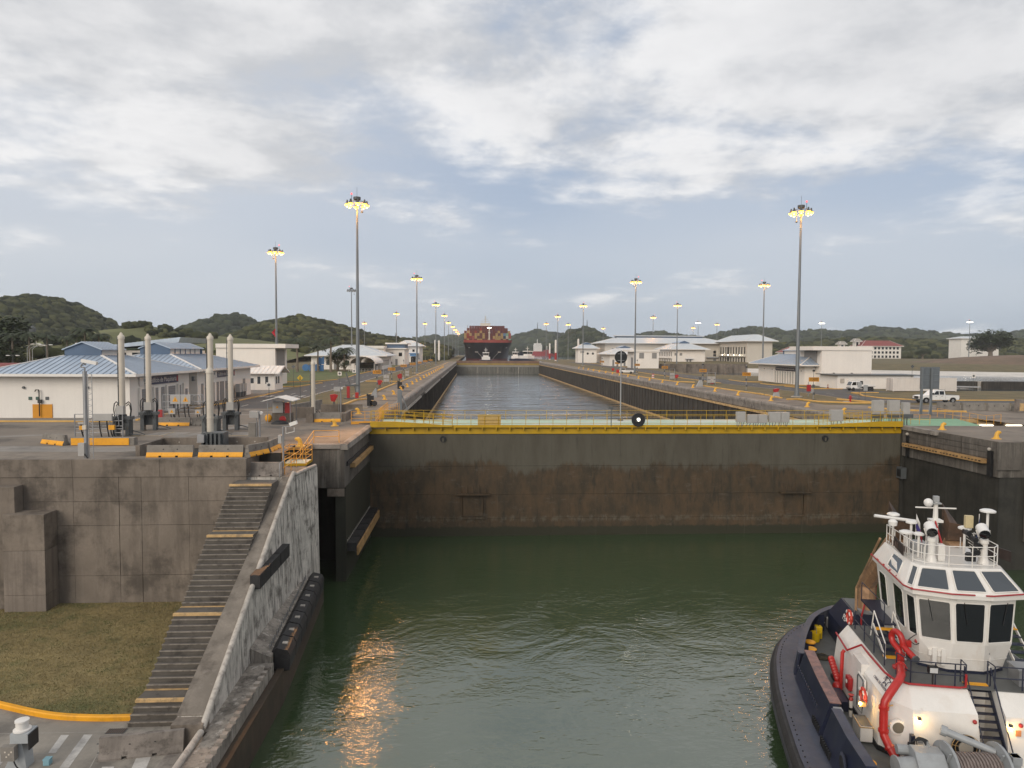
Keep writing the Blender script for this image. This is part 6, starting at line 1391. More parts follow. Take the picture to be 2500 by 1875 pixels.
# worn navy waterway around the edge, with bolt heads
m = TB(); ra, rb = full_ring(-.02), full_ring(-1.45); n = len(ra)
m.v = [(a, b, 1.985) for a, b in ra]+[(a, b, 2.06) for a, b in rb]; m.f = [(j, (j+1) % n, n+(j+1) % n, n+j) for j in range(n)]; m.build('waterway', tug_side, None, True)
bo_ = TB()
hb = ring_pts(-.22)
for a, b in zip(hb[:-1], hb[1:]):
    L_ = math.hypot(b[0]-a[0], b[1]-a[1])
    for k in range(max(1, int(L_/.35))): t_ = k/max(1, int(L_/.35)); bo_.cyl((a[0]+(b[0]-a[0])*t_, a[1]+(b[1]-a[1])*t_, 1.98), (a[0]+(b[0]-a[0])*t_, a[1]+(b[1]-a[1])*t_, 2.03), .035, 5)
o = bo_.build('bolt_row', black); o['kind'] = 'stuff'
# bulwarks
def plate(name, pts, w0, w1, lean, th, mat, capm=None, capw=.24):
    """pts: foot line (u,v) list; top shifted inboard by lean"""
    P_ = [Vector((a, b)) for a, b in pts]; n = len(P_); m = TB(); vo = []
    for i, p in enumerate(P_):
        d = (P_[min(i+1, n-1)]-P_[max(i-1, 0)]).normalized(); nx = Vector((d.y, -d.x))     # to starboard side points inboard when going ahead
        f = p; t_ = p+nx*lean; vo += [(f.x, f.y, w0), (t_.x, t_.y, w1), (t_.x+nx.x*th, t_.y+nx.y*th, w1), (f.x+nx.x*th, f.y+nx.y*th, w0)]
    m.v = vo; m.f = [(i*4+j, i*4+(j+1) % 4, (i+1)*4+(j+1) % 4, (i+1)*4+j) for i in range(n-1) for j in range(4)] + [(0, 1, 2, 3), tuple((n-1)*4+j for j in (3, 2, 1, 0))]
    b = m.build(name, mat, None)
    if capm:
        c = TB(); vc = []
        for i, p in enumerate(P_):
            d = (P_[min(i+1, n-1)]-P_[max(i-1, 0)]).normalized(); nx = Vector((d.y, -d.x)); t_ = p+nx*(lean-.04)
            vc += [(t_.x, t_.y, w1+.005), (t_.x, t_.y, w1+.05), (t_.x+nx.x*capw, t_.y+nx.y*capw, w1+.05), (t_.x+nx.x*capw, t_.y+nx.y*capw, w1+.005)]
        c.v = vc; c.f = [(i*4+j, i*4+(j+1) % 4, (i+1)*4+(j+1) % 4, (i+1)*4+j) for i in range(n-1) for j in range(4)] + [(0, 1, 2, 3), tuple((n-1)*4+j for j in (3, 2, 1, 0))]
        c.build('cap_rail', capm, b)
    return b
sb = [(p.x, p.y) for p in curve([(-4.35, -3.2, 0), (-4.55, 0, 0), (-4.15, 1.5, 0), (-3.2, 2.9, 0), (-1.5, 4.25, 0), (1.1, 5.35, 0), (3.4, 6.1, 0), (4.3, 6.3, 0)], 5)]
bA = plate('stern_bulwark', sb, 2.05, 3.25, .22, .12, tug_navy, tug_side, .34)
for a, b in (sb[18], sb[24], sb[28], sb[32]): TB().prism([(a-.05, 2.06), (a+.05, 2.06), (a+.05, 3.1)], 'Y', b-.7, b-.25).build('bulwark_stay', tug_navy)
bB = plate('side_bulwark', [(4.75, 6.35), (7.7, 6.55), (10.55, 6.66)], 2.06, 3.6, .48, .38, tug_navy, tug_rust, .50)
bC = plate('side_bulwark', [(11.1, 6.72), (13.4, 6.78), (15.6, 6.7)], 2.06, 3.6, .46, .30, tug_navy, tug_side, .42)
for u0, v0, n_ in ((9.4, 6.62, 6), (11.25, 6.75, 8)):
    for i in range(n_): TB().box(u0+i*.19, u0+.06+i*.19, v0-.06, v0+.04, 2.07, 2.42).build('freeing_port_bar', black)
TB().lathe([(.36, 0), (.42, .06), (.30, .10)], (13.9, 6.55, 2.75), 16, 'Y').build('hawse_ring', tug_side, bC); TB().lathe([(.27, 0), (.27, .09)], (13.9, 6.58, 2.75), 16, 'Y').build('hawse_hole', black, bC)
TB().box(10.65, 11.0, 5.75, 6.1, 2.0, 3.5).build('bulwark_post', grey_paint)
# raised welded lettering (unreadable from here) on the side bulwark
for k in range(15): TB().box(5.3+k*.30, 5.42+k*.30, 6.32+.011*k, 6.37+.011*k, 2.84, 3.02).build('raised_letter_stub', tug_navy, bB)
# mooring bitts
for u, v in ((1.35, 4.75), (2.35, 4.95), (13.7, 5.55), (14.5, 5.5)):
    b = TB().lathe([(.30, 0), (.26, .06), (.24, .62), (.30, .66), (.30, .74)], (u, v, 1.97), 14).build('mooring_bitt', tug_navy, None, True); TB().lathe([(.30, 0), (.31, .05), (.24, .09)], (u, v, 2.715), 14).build('bitt_top', kerb_bright, b)
# deckhouse: walls, chamfered shoulders, upper deck
dh = thing('deckhouse', None, None); dh.parent = tug
def loft(name, rings, mat, parent, caps=(False, True), smooth=False):
    m = TB(); n = len(rings[0])
    for r, w in [(r, w) for r, w in rings] if not isinstance(rings[0][0], tuple) else []: pass
    m.v = []; m.f = []
    for pts, w in rings: m.v += [(a, b, w) for a, b in pts]
    n = len(rings[0][0])
    m.f = [(i*n+j, i*n+(j+1) % n, (i+1)*n+(j+1) % n, (i+1)*n+j) for i in range(len(rings)-1) for j in range(n)]
    if caps[0]: m.f.append(tuple(reversed(range(n))))
    if caps[1]: m.f.append(tuple((len(rings)-1)*n+j for j in range(n)))
    return m.build(name, mat, parent, smooth)
base = [(4.0, 4.3), (11.15, 4.35), (12.35, 3.25), (12.35, .62), (4.0, .62)]; mid = [(4.0, 4.05), (10.85, 4.05), (11.85, 3.2), (11.85, .64), (4.0, .64)]; top = [(4.0, 3.55), (10.45, 3.55), (10.9, 3.05), (10.95, .66), (4.0, .66)]
loft('deckhouse_wall', [(base, 2.0), (mid, 4.2), (top, 4.84)], tug_white, dh)
mir = lambda pts: [(a, -b+.2) for a, b in pts]
loft('deckhouse_wall', [(mir(base), 2.0), (mir(mid), 4.2), (mir(top), 4.84)], tug_white, dh)
TB().box(-1.2, 4.0, -2.0, 2.6, 2.0, 2.6).build('engine_casing', tug_white, dh)
TB().box(4.0, 10.2, -.42, .66, 2.0, 4.82).build('deckhouse_core', tug_white, dh)
TB().prism([(4.0, 3.5), (10.4, 3.5), (10.85, 3.0), (10.9, -2.8), (10.4, -3.3), (4.0, -3.3)], 'Z', 4.845, 4.87).build('upper_deck', tug_deck, dh)
TB().prism([(4.0, 4.34), (11.17, 4.39), (12.4, 3.26), (12.4, .63), (12.3, .63), (12.3, 3.22), (11.12, 4.30), (4.0, 4.25)], 'Z', 1.97, 2.18).build('skirting', black, dh)
# stepped shoulder with recessed door
TB().box(7.0, 8.3, 3.3, 4.18, 2.1, 4.55).build('door_recess', tug_white, dh)
d_ = TB().box(7.95, 8.95, 4.16, 4.235, 2.3, 4.05).build('door', tug_white, dh); TB().tube([(8.05, 4.26, 2.4), (8.05, 4.26, 3.9), (8.15, 4.26, 4.0), (8.75, 4.26, 4.0), (8.85, 4.26, 3.9), (8.85, 4.26, 2.4), (8.05, 4.26, 2.35)], .03, 6).build('door_gasket', frame_grey, d_); TB().box(8.2, 8.26, 4.25, 4.29, 3.0, 3.3).build('door_handle', steel, d_)
for u, w, s_ in ((5.1, 3.6, 1), (9.95, 3.55, 1)): TB().lathe([(.20, 0), (.27, .02), (.27, .07), (.2, .09)], (u, 4.10 if w > 3.58 else 4.09, w), 16, 'Y').build('porthole', tug_white, dh); 
# front wall fittings: normal faces ahead
ph = TB().lathe([(.33, 0), (.33, .10), (.25, .12)], (11.62, 3.72, 3.3), 18, 'X').build('porthole', tug_white, dh); TB().lathe([(.24, .11), (.24, .13)], (11.62, 3.72, 3.3), 18, 'X').build('porthole_glass', pm('porthole_glass', (.16, .145, .12), .1, 3, .2), ph)
def wall_lamp(u, v, w):
    l_ = TB().box(u, u+.14, v-.06, v+.06, w+.05, w+.16).build('lamp_hood', frame_grey, dh); TB().sphere((u+.1, v, w-.02), .06, 8, 6, sz=1.2).build('lamp_bulb', pm('deck_lamp_glow', (1, .7, .3), 0, 1, .4, emit=(1, .58, .16), estr=90), l_)
wall_lamp(12.02, 3.02, 3.85); wall_lamp(12.02, -.52, 3.85)
TB().box(12.22, 12.42, 3.30, 3.46, 2.95, 3.35).build('socket_box', tug_navy, dh); TB().cyl((12.4, 3.5, 3.05), (12.5, 3.62, 2.65), .08, 8).build('shore_plug', black, dh); TB().box(12.3, 12.42, 3.12, 3.3, 2.55, 2.85).build('socket_box', tug_white, dh)
TB().tube([(12.48, 3.62, 2.65), (12.5, 3.55, 2.45), (12.42, 3.4, 2.4)], .02, 5).build('shore_cable', black, dh)
TB().box(12.18, 12.22, 2.9, 3.1, 2.95, 3.15).build('notice_plate', grey_paint, dh)
for v, w in ((.82, 3.95), (-.95, 3.95)): TB().sphere((12.0, v, w), .09, 8, 6).build('alarm_bell', red, dh)
TB().box(12.02, 12.05, -.95, -.75, 3.5, 3.75).build('notice_plate', pm('notice_orange', (.6, .25, .1), .1, 8, .6), dh)
TB().tube(curve([(12.42, 3.9, 2.75), (12.46, 3.3, 2.5), (12.44, 2.6, 2.42), (12.44, 1.9, 2.5), (12.44, 1.5, 2.72)], 5), .03, 6).build('rubbing_cable', black, dh)
for v in (3.85, 3.45): TB().tube([(12.4, v+.2, 2.55), (12.5, v+.12, 2.62), (12.5, v, 2.55), (12.5, v, 2.0)], .05, 8).build('vent_pipe', tug_white, dh, True)
# hose reel drum on the front wall
vr = TB().lathe([(.52, 0), (.52, .10), (.30, .12), (.30, .05)], (12.36, 1.35, 3.05), 22, 'X').build('hose_drum', black, dh); TB().lathe([(.28, .06), (.28, .14)], (12.36, 1.35, 3.05), 18, 'X').build('drum_core', cyl_cream, vr)
for rr_ in (.56, .42):
    c_ = [(12.5, 1.35+rr_*math.cos(a), 3.05+rr_*math.sin(a)) for a in [2*math.pi*i/20 for i in range(21)]]; TB().tube(c_, .014, 5).build('drum_guard', worn_yellow, vr)
for a in (0.2, 1.6, 2.9): TB().cyl((12.5, 1.35+.3*math.cos(a), 3.05+.3*math.sin(a)), (12.5, 1.35+.56*math.cos(a), 3.05+.56*math.sin(a)), .012, 5).build('drum_spoke', worn_yellow, vr)
# pale logo and lettering on the chamfered shoulder
lg = thing('shoulder_lettering', None, None); lg.parent = tug; lg.location = q(10.05, 3.83, 4.555)
nrm = Vector((0, .64, .5)).normalized(); lg.rotation_euler = (0, 0, 0)
dark_ink = pm('lettering_ink', (.03, .025, .05), 0, 1, .5)
tlen = Matrix(((-1, 0, 0), (0, 0, 0), (0, 0, 0)))
# local frame on the shoulder: text runs towards the bow, its foot towards the lower edge
ex = Vector((1, 0, 0)); up_ = Vector((0, .5, .64)).normalized(); ez = ex.cross(up_)
ex2 = Vector(ex); fr = Matrix((ex2, up_, ex2.cross(up_))).transposed().to_4x4()
fr = Matrix(((1, 0, 0, 0), (0, up_.y, -up_.z, 0), (0, up_.z, up_.y, 0), (0, 0, 0, 1)))
t1 = text('panel_text', 'CANAL DE PANAMÁ', .17, dark_ink, lg, (0, 0, 0), (0, 0, 0)); t1.matrix_local = Matrix.Translation((.0, -.10, -.09)) @ fr
star = MB()
for k in range(5):
    a = math.pi/2+2*math.pi*k/5; b = a+math.pi/5; c2 = a-math.pi/5
    p0, p1, p2 = (.30*math.cos(a), .30*math.sin(a)), (.12*math.cos(b), .12*math.sin(b)), (.12*math.cos(c2), .12*math.sin(c2))
    for s_, e_ in ((p0, p1), (p0, p2)): star.bar((s_[0], s_[1], 0), (e_[0], e_[1], 0), .035, .012)
so = star.build('star_emblem', dark_ink, lg); so.matrix_local = Matrix.Translation((.25, .12, .155)) @ fr
for k in range(4):
    sb_ = MB().bar((-.35, -.06+k*.07, 0), (-.12, -.03+k*.05, 0), .022, .01).build('emblem_stroke', dark_ink, lg); sb_.matrix_local = Matrix.Translation((.25, .12, .155)) @ fr
# outer stairs from upper deck to foredeck
ts = thing('companion_stairs', None, None); ts.parent = tug
n_ = 11
for i in range(n_):
    u = 10.5+i*.19; w = 4.72-i*.25; TB().box(u, u+.22, -.36, .56, w-.03, w).build('stair_tread', tug_navy, ts)
for v in (-.40, .58): TB().bar((10.4, v, 4.85), (12.65, v, 1.98), .05, .22).build('stringer', tug_navy, ts)
for v in (-.44, .62): TB().tube([(10.5, v, 4.9), (10.5, v, 5.7), (12.5, v, 3.0), (12.6, v, 2.6), (12.6, v, 2.0)], .03, 6).build('stair_handrail', tug_navy, ts)
TB().box(10.25, 10.5, -.38, .58, 4.86, 4.9).build('yellow_tread', kerb_bright, ts)
# wheelhouse
wh = thing('wheelhouse', None, None); wh.parent = tug
Bs = [(9.25, .74), (8.65, 1.78), (7.9, 1.9), (4.4, 1.8)]; Ws = [(9.5, .66), (9.1, 1.95), (8.4, 2.15), (4.4, 2.05)]; Vs = [(9.42, .74), (8.98, 2.12), (8.3, 2.32), (4.1, 2.2)]; Os = [(9.72, .83), (9.25, 2.36), (8.7, 2.55), (3.8, 2.32)]; Rs = [(8.55, .60), (8.4, 1.75), (7.9, 1.95), (4.3, 1.9)]
sym = lambda h: h + [(a, -b) for a, b in reversed(h)]
loft('wheelhouse_wall', [(sym(Bs), 4.88), (sym(Ws), 6.3), (sym(Vs), 8.30)], tug_white, wh, (True, True))
loft('visor', [(sym(Vs), 8.301), (sym(Os), 8.42), (sym(Os), 8.60), (sym(Rs), 9.52)], tug_white, wh, (True, True))
loft('base_band', [([(a*1.002+.02, b*1.02) for a, b in sym(Bs)], 4.87), ([(a*1.002+.02, b*1.02) for a, b in sym(Bs)], 5.0)], tug_navy, wh)
def pane(name, A, B_, w0, C_, D, w1, f0, f1, g0, g1, mat, parent, off=.025, frame=True):
    """glass on the facet A-B (foot, height w0) to C-D (head, height w1); f along the facet, g up it"""
    A, B_, C_, D = Vector((*A, w0)), Vector((*B_, w0)), Vector((*C_, w1)), Vector((*D, w1))
    def pt(f, g): return (A.lerp(B_, f)).lerp(C_.lerp(D, f), g)
    n = (B_-A).cross(C_-A).normalized(); cen = pt(.5, .5)
    if n.dot(cen-Vector((6, 0, cen.z))) < 0: n = -n
    ins = .05
    cs = [(f0, g0+ins), (f0+ins*.7, g0), (f1-ins*.7, g0), (f1, g0+ins), (f1, g1-ins), (f1-ins*.7, g1), (f0+ins*.7, g1), (f0, g1-ins)]
    m = TB(); m.add([pt(f, g)+n*off for f, g in cs], [tuple(range(8))]); m.add([pt(f, g)+n*.004 for f, g in cs], [tuple(reversed(range(8)))])
    o = m.build(name, mat, parent)
    if frame:
        e_ = TB().tube([pt(f, g)+n*(off+.005) for f, g in cs+[cs[0]]], .028, 5, False).build('window_frame', tug_white, o)
    return o
WL, VL, OL, RL = Ws, Vs, Os, Rs
facs = [((WL[0][0], WL[0][1]), (WL[0][0], -WL[0][1]), (VL[0][0], VL[0][1]), (VL[0][0], -VL[0][1])), (WL[1], WL[0], VL[1], VL[0]), ((WL[0][0], -WL[0][1]), (WL[1][0], -WL[1][1]), (VL[0][0], -VL[0][1]), (VL[1][0], -VL[1][1])), (WL[2], WL[1], VL[2], VL[1])]
for (a, b, c, d), (f0, f1) in zip(facs, ((.07, .93), (.06, .94), (.06, .94), (.12, .90))): pane('window', a, b, 6.3, c, d, 8.30, f0, f1, .05, .93, glass_dark, wh)
pane('window', WL[3], WL[2], 6.3, VL[3], VL[2], 8.30, .60, .92, .02, .93, glass_dark, wh); pane('window', WL[3], WL[2], 6.3, VL[3], VL[2], 8.30, .08, .34, .1, .9, glass_dark, wh)
vis = [((OL[0][0], OL[0][1]), (OL[0][0], -OL[0][1]), (RL[0][0], RL[0][1]), (RL[0][0], -RL[0][1])), (OL[1], OL[0], RL[1], RL[0]), ((OL[0][0], -OL[0][1]), (OL[1][0], -OL[1][1]), (RL[0][0], -RL[0][1]), (RL[1][0], -RL[1][1])), (OL[2], OL[1], RL[2], RL[1])]
for (a, b, c, d), (f0, f1) in zip(vis, ((.1, .9), (.08, .92), (.08, .92), (.3, .9))): pane('visor_window', a, b, 8.60, c, d, 9.52, f0, f1, .14, .90, glass_grey, wh)
pane('visor_window', OL[3], OL[2], 8.60, RL[3], RL[2], 9.52, .45, .8, .2, .85, glass_grey, wh)
for k, (a, b, c, d) in enumerate(facs[:3]):
    A = Vector((*a, 6.3)).lerp(Vector((*b, 6.3)), .5); C2 = Vector((*c, 8.3)).lerp(Vector((*d, 8.3)), .32 if k != 2 else .7)
    TB().cyl(A.lerp(C2, .95)+Vector((.06, 0, 0)), A.lerp(C2, .45)+Vector((.06, 0, 0)), .018, 5).build('wiper_arm', black, wh)
for w in (5.55,): 
    pts_ = [(*p, w) for p in [(x*.5+x2*.5+.012, (y*.5+y2*.5)*1.006) for (x, y), (x2, y2) in zip(Bs, Ws)]]
    TB().tube(pts_[::-1]+[(a, -b, c) for a, b, c in pts_], .012, 4).build('weld_seam', tug_white, wh)
# blind boxes under the visor and red sprinkler pipe along its edge
for (a, b, c, d) in facs[:3]:
    A, B_ = Vector((*c, 8.33)), Vector((*d, 8.33)); TB().bar(A.lerp(B_, .1)+Vector((.06, 0, .05)), A.lerp(B_, .9)+Vector((.06, 0, .05)), .12, .2).build('blind_box', tug_white, wh)
rp_ = [(*OL[3], 8.68), (*OL[2], 8.66), (*OL[1], 8.66), (*OL[0], 8.66), (OL[0][0], -.1, 8.66)]; TB().tube([(a+.05, b+.05, c) for a, b, c in rp_], .035, 6).build('sprinkler_pipe', red, wh)
TB().tube([(OL[0][0]+.05, -.5, 8.66), (OL[0][0]+.04, -OL[0][1], 8.66), (OL[1][0]+.03, -OL[1][1], 8.68)], .035, 6).build('sprinkler_pipe', red, wh)
for k in range(7): t_ = k/6; p = Vector(rp_[0]).lerp(Vector(rp_[2]), t_); TB().sphere((p.x+.05, p.y+.07, p.z+.02), .06, 6, 5).build('sprinkler_nozzle', red, wh)
# wheelhouse front: fairlead boxes, hatch, lights
for v in (1.35, 1.0): TB().box(9.0+.25*(1.35-v), 9.3+.2*(1.35-v), v-.09, v+.09, 5.2, 5.95).build('vent_trunk', tug_white, wh); TB().cyl((9.2+.2*(1.35-v), v+.16, 5.85), (9.2+.2*(1.35-v), v+.16, 5.6), .09, 8).build('vent_cowl', tug_white, wh)
hp = TB().cbox((9.0, -1.25, 5.55), (.09, .62, .85), Matrix.Rotation(-.6, 3, 'Z')).build('escape_hatch', tug_white, wh, False, .02)
for w in (5.3, 5.8): TB().box(9.2, 9.27, -.98, -.9, w, w+.08).build('hatch_hinge', steel, hp)
for v, u_ in ((1.95, 8.8), (-1.95, 8.8)): TB().sphere((u_, v, 6.05), .1, 8, 6).build('alarm_bell', red, wh)
# upper deck rails (navy)
def trail(pts, h, mat, rails=(1., .5), posts=True, r=.026, nm='deck_railing'):
    t = thing(nm, None, None); t.parent = tug
    for a, b in zip(pts[:-1], pts[1:]):
        a, b = Vector(a), Vector(b)
        for s_ in rails: TB().cyl(a+Vector((0, 0, h*s_)), b+Vector((0, 0, h*s_)), r, 6).build('rail', mat, t)
        TB().cyl(a, a+Vector((0, 0, h)), r*1.1, 6).build('post', mat, t)
    TB().cyl(pts[-1], Vector(pts[-1])+Vector((0, 0, h)), r*1.1, 6).build('post', mat, t); return t
trail([(4.6, 3.35, 4.87), (6.2, 3.4, 4.87), (7.6, 3.4, 4.87), (9.0, 3.4, 4.87)], 1.0, tug_navy); trail([(9.9, 3.2, 4.87), (10.7, 2.9, 4.87), (10.75, 1.9, 4.87), (10.75, 1.1, 4.87), (10.75, .66, 4.87), (10.2, .64, 4.87)], 1.0, tug_navy)
trail([(10.2, -.46, 4.87), (10.75, -.5, 4.87), (10.75, -1.6, 4.87), (10.6, -2.8, 4.87)], 1.0, tug_navy)
TB().tube([(4.3, 4.2, 4.5), (6.2, 4.2, 4.35), (6.9, 3.75, 4.95), (8.0, 3.72, 4.9), (9.8, 3.66, 4.88), (10.5, 3.5, 4.9), (10.95, 3.05, 4.93), (10.98, 1.8, 4.93), (10.98, 1.0, 4.93), (10.9, .72, 4.95), (10.9, .72, 5.5)], .05, 8).build('foam_pipe', red, None, True)
fld = TB().cyl((10.85, 2.05, 4.87), (10.85, 2.05, 5.5), .035, 6).build('floodlight_post', black); TB().box(10.75, 10.95, 1.85, 2.25, 5.45, 5.75).build('floodlight', black, fld); TB().box(10.955, 10.97, 1.89, 2.21, 5.49, 5.71).build('floodlight_glass', lamp_off, fld)
wb = TB().box(9.4, 10.3, -2.4, -1.7, 4.87, 5.55).build('deck_locker', steel); TB().box(9.35, 10.35, -2.45, -1.65, 5.55, 5.62).build('locker_lid', steel, wb)
# big red fire main and monitor
fmp = [(12.65, 3.95, 2.0), (12.62, 4.0, 2.25), (12.2, 4.22, 2.65), (11.85, 4.32, 2.95), (11.76, 4.33, 3.15), (11.74, 4.33, 4.15), (11.72, 4.28, 4.42), (11.62, 4.1, 4.68), (11.4, 3.75, 5.05), (11.25, 3.55, 5.22), (11.0, 3.4, 5.32), (10.0, 3.05, 5.3), (9.5, 2.88, 5.2), (9.25, 2.8, 5.0)]
fmo = TB().tube(fmp, .175, 12).build('fire_main', hose_red, None, True)
for p, dq in ((fmp[5], (0, 0, .06)), (fmp[4], (0, 0, .06)), (fmp[11], (.06, .02, 0)), (fmp[2], (-.03, .02, .03))): TB().cyl(Vector(p)-Vector(dq), Vector(p)+Vector(dq), .215, 14).build('pipe_flange', hose_red, fmo)
for w in (3.3, 4.2): TB().bar((11.55, 3.9, w), (11.74, 4.3, w), .05).build('pipe_bracket', worn_yellow, fmo)
fmn = thing('fire_monitor', None, None); fmn.parent = tug
TB().lathe([(.32, 4.87), (.32, 4.95), (.2, 5.0), (.17, 5.5), (.22, 5.52), (.22, 5.6)], (9.22, 2.8, 0), 12).build('monitor_base', hose_red, fmn, True)
TB().tube(curve([(9.2, 2.8, 5.5), (9.12, 2.82, 5.7), (8.72, 2.95, 5.9), (8.6, 2.97, 6.2), (8.8, 2.9, 6.45), (9.1, 2.8, 6.42), (9.22, 2.72, 6.15), (9.22, 2.7, 5.95)], 5), .14, 10).build('monitor_loop', hose_red, fmn, True)
TB().cyl((9.2, 2.7, 5.95), (10.15, 2.5, 5.72), .12, 10, .15).build('monitor_barrel', hose_red, fmn, True); TB().cyl((10.12, 2.507, 5.727), (10.2, 2.49, 5.71), .17, 12).build('monitor_nozzle', frame_grey, fmn)
TB().box(8.95, 9.15, 2.3, 2.62, 5.85, 6.15).build('monitor_gearbox', hose_red, fmn); TB().tube(curve([(9.0, 2.4, 6.15), (9.0, 2.0, 6.45), (9.0, 1.8, 6.2), (9.0, 2.05, 5.95), (9.0, 2.3, 6.1)], 5), .02, 5).build('control_cable', black, fmn)
# red valve group, pipe, box and hydrant along the deckhouse side
vg = thing('valve_manifold', None, None); vg.parent = tug
for k in range(8): TB().lathe([(.08, 0), (.17, .05), (.17, .13), (.08, .18)], (4.7+k*.17, 4.55, 3.25-k*.08), 10, 'X').build('manifold_segment', hose_red, vg, True)
TB().sphere((6.15, 4.6, 2.4), .26, 10, 8).build('valve_body', hose_red, vg, True); TB().cyl((6.15, 4.6, 2.0), (6.15, 4.6, 2.5), .14, 8).build('valve_stem', hose_red, vg)
TB().tube([(6.25, 4.35, 4.35), (6.3, 4.45, 4.25), (6.35, 4.5, 2.5), (6.3, 4.6, 2.35)], .09, 8).build('riser_pipe', hose_red, vg, True)
rb_ = TB().box(6.75, 7.25, 4.2, 4.42, 2.7, 3.35).build('hose_box', red, None, False, .03); TB().lathe([(.1, 0), (.1, .02)], (7.0, 4.43, 3.1), 10, 'Y').build('hose_box_mark', white_trim, rb_)
hy = TB().cyl((8.35, 4.62, 1.97), (8.35, 4.62, 2.75), .08, 8).build('deck_hydrant', tug_white); TB().lathe([(.06, 0), (.11, .06), (.06, .2), (.14, .3)], (8.35, 4.62, 2.75), 8).build('hydrant_head', hose_red, hy); TB().lathe([(.09, 0), (.09, .12)], (8.35, 4.62, 2.3), 8).build('hydrant_ring', black, hy)
bx_ = TB().box(9.7, 10.8, 4.42, 4.95, 2.05, 2.75).build('deck_chest', tug_white, None, False, .03); TB().box(9.75, 10.75, 4.45, 4.92, 2.755, 2.78).build('chest_lid', frame_grey, bx_); TB().box(9.68, 10.82, 4.40, 4.97, 2.70, 2.745).build('chest_rim', worn_yellow, bx_)
lb_ = TB().box(9.75, 9.95, 4.45, 4.75, 3.25, 3.45).build('work_light', worn_yellow); TB().sphere((9.98, 4.72, 3.42), .07, 8, 6).build('lamp_bulb', MATS['deck_lamp_glow'], lb_)
# funnel casing, stack and exhaust pipes
fc = thing('funnel_casing', None, None); fc.parent = tug
cb0 = [(1.7, 2.75), (1.7, .75), (-2.4, .5), (-2.4, 2.75)]; cb1 = [(1.25, 2.3), (1.05, .85), (-1.6, .7), (-1.6, 2.25)]
loft('casing_wall', [(cb0, 2.0), (cb0, 3.3), (cb1, 4.45)], tug_navy, fc)
TB().prism([(1.2, 2.22), (1.0, .9), (-1.5, .75), (-1.5, 2.18)], 'Z', 4.455, 4.49).build('casing_top', tug_deck, fc)
pdt = text('casing_letters', 'PD', .5, white_trim, fc, (0, 0, 0), (0, 0, 0), .006)
upv = Vector((0, .45, 1.5)).normalized(); exv = Vector((1, 0, 0)); ezv = exv.cross(upv)
pdt.matrix_local = Matrix.Translation((.2, -2.56, 3.85)) @ Matrix(((exv.x, upv.x, ezv.x, 0), (exv.y, upv.y, ezv.y, 0), (exv.z, upv.z, ezv.z, 0), (0, 0, 0, 1)))
for s_, m_ in ((1, 'stack'), (-1, 'stack')):
    v = 1.5 if s_ > 0 else -1.6; v1 = 1.5 if s_ > 0 else -1.6
    ex_mat = pm('sooty_brown_stack', (.46, .28, .16), .2, 1.5, .5, metal=.3, streak=.3, dark=(.10, .065, .045), dark_amt=.5, dark_scale=1.2)
    e_ = TB(); path = [(.6, v, 4.45), (.6, v, 6.2), (4.5, v1-.2*s_, 9.9)]
    e_.tube(path, .48, 8); e_.build('exhaust_pipe', ex_mat, fc)
    e2 = TB(); vt = v1-.25*s_; e2.add([(4.1, vt-.4, 9.6), (4.8, vt-.4, 9.9), (4.8, vt+.4, 9.9), (4.1, vt+.4, 9.6), (4.1, vt-.4, 10.5), (4.8, vt-.4, 10.7), (4.8, vt+.35, 10.8), (4.1, vt+.45, 11.7)], [(0, 3, 2, 1), (4, 5, 6, 7), (0, 1, 5, 4), (1, 2, 6, 5), (2, 3, 7, 6), (3, 0, 4, 7)]); e2.build('exhaust_tip', pm('burnt_stack_tip', (.10, .055, .03), .4, 1.0, .6, dark=(.01, .01, .01), dark_amt=.8, dark_scale=.8), fc)
    TB().lathe([(.58, 0), (.58, .12), (.44, .2)], (.6, v, 4.48), 12).build('stack_collar', steel, fc)
    TB().tube([(.75, v+.62*s_, 4.45), (.75, v+.62*s_, 5.9), (3.9, v1+.5*s_, 9.6)], .07, 6).build('side_pipe', ex_mat, fc)
TB().tube([(1.35, 2.0, 3.4), (1.35, 2.0, 4.4), (1.1, 1.75, 5.1), (.5, 1.0, 5.2), (.45, .98, 6.0), (2.2, .85, 8.0), (3.4, .8, 9.3)], .05, 6).build('red_pipe', red, fc, True)
TB().tube([(1.8, 2.3, 2.7), (1.8, 2.3, 3.4), (1.4, 2.0, 3.45)], .05, 6).build('red_pipe', red, fc, True)
# ladder and platform between casing and wheelhouse
pl = thing('side_platform', None, None); pl.parent = tug
TB().box(3.0, 6.6, 1.5, 2.6, 5.9, 5.98).build('platform', tug_navy, pl)
for k in range(5): TB().box(6.6+k*.32, 6.9+k*.32, 2.2, 3.1, 5.75-k*.22, 5.79-k*.22).build('stair_tread', kerb_bright if k in (0, 4) else tug_navy, pl)
for v in (2.2, 3.1): TB().bar((6.5, v, 5.9), (8.3, v, 4.87), .04, .14).build('stringer', tug_white, pl); TB().tube([(6.2, v, 5.2), (6.6, v, 6.6), (8.2, v, 5.6), (8.2, v, 4.87)], .03, 6).build('stair_handrail', tug_white, pl)
TB().tube([(3.0, 2.55, 5.98), (3.0, 2.55, 6.9), (6.4, 2.55, 6.9), (6.4, 2.55, 5.98)], .025, 6).build('platform_rail', tug_navy, pl)
ps = thing('side_stair', None, None); ps.parent = tug
for k in range(6): TB().box(7.0+k*.36, 7.3+k*.36, -3.1, -2.35, 6.3-k*.24, 6.34-k*.24).build('stair_tread', kerb_bright if k in (0, 5) else tug_navy, ps)
for v in (-2.35, -3.1): TB().bar((6.8, v, 6.5), (9.2, v, 4.87), .05, .16).build('stringer', tug_white, ps)
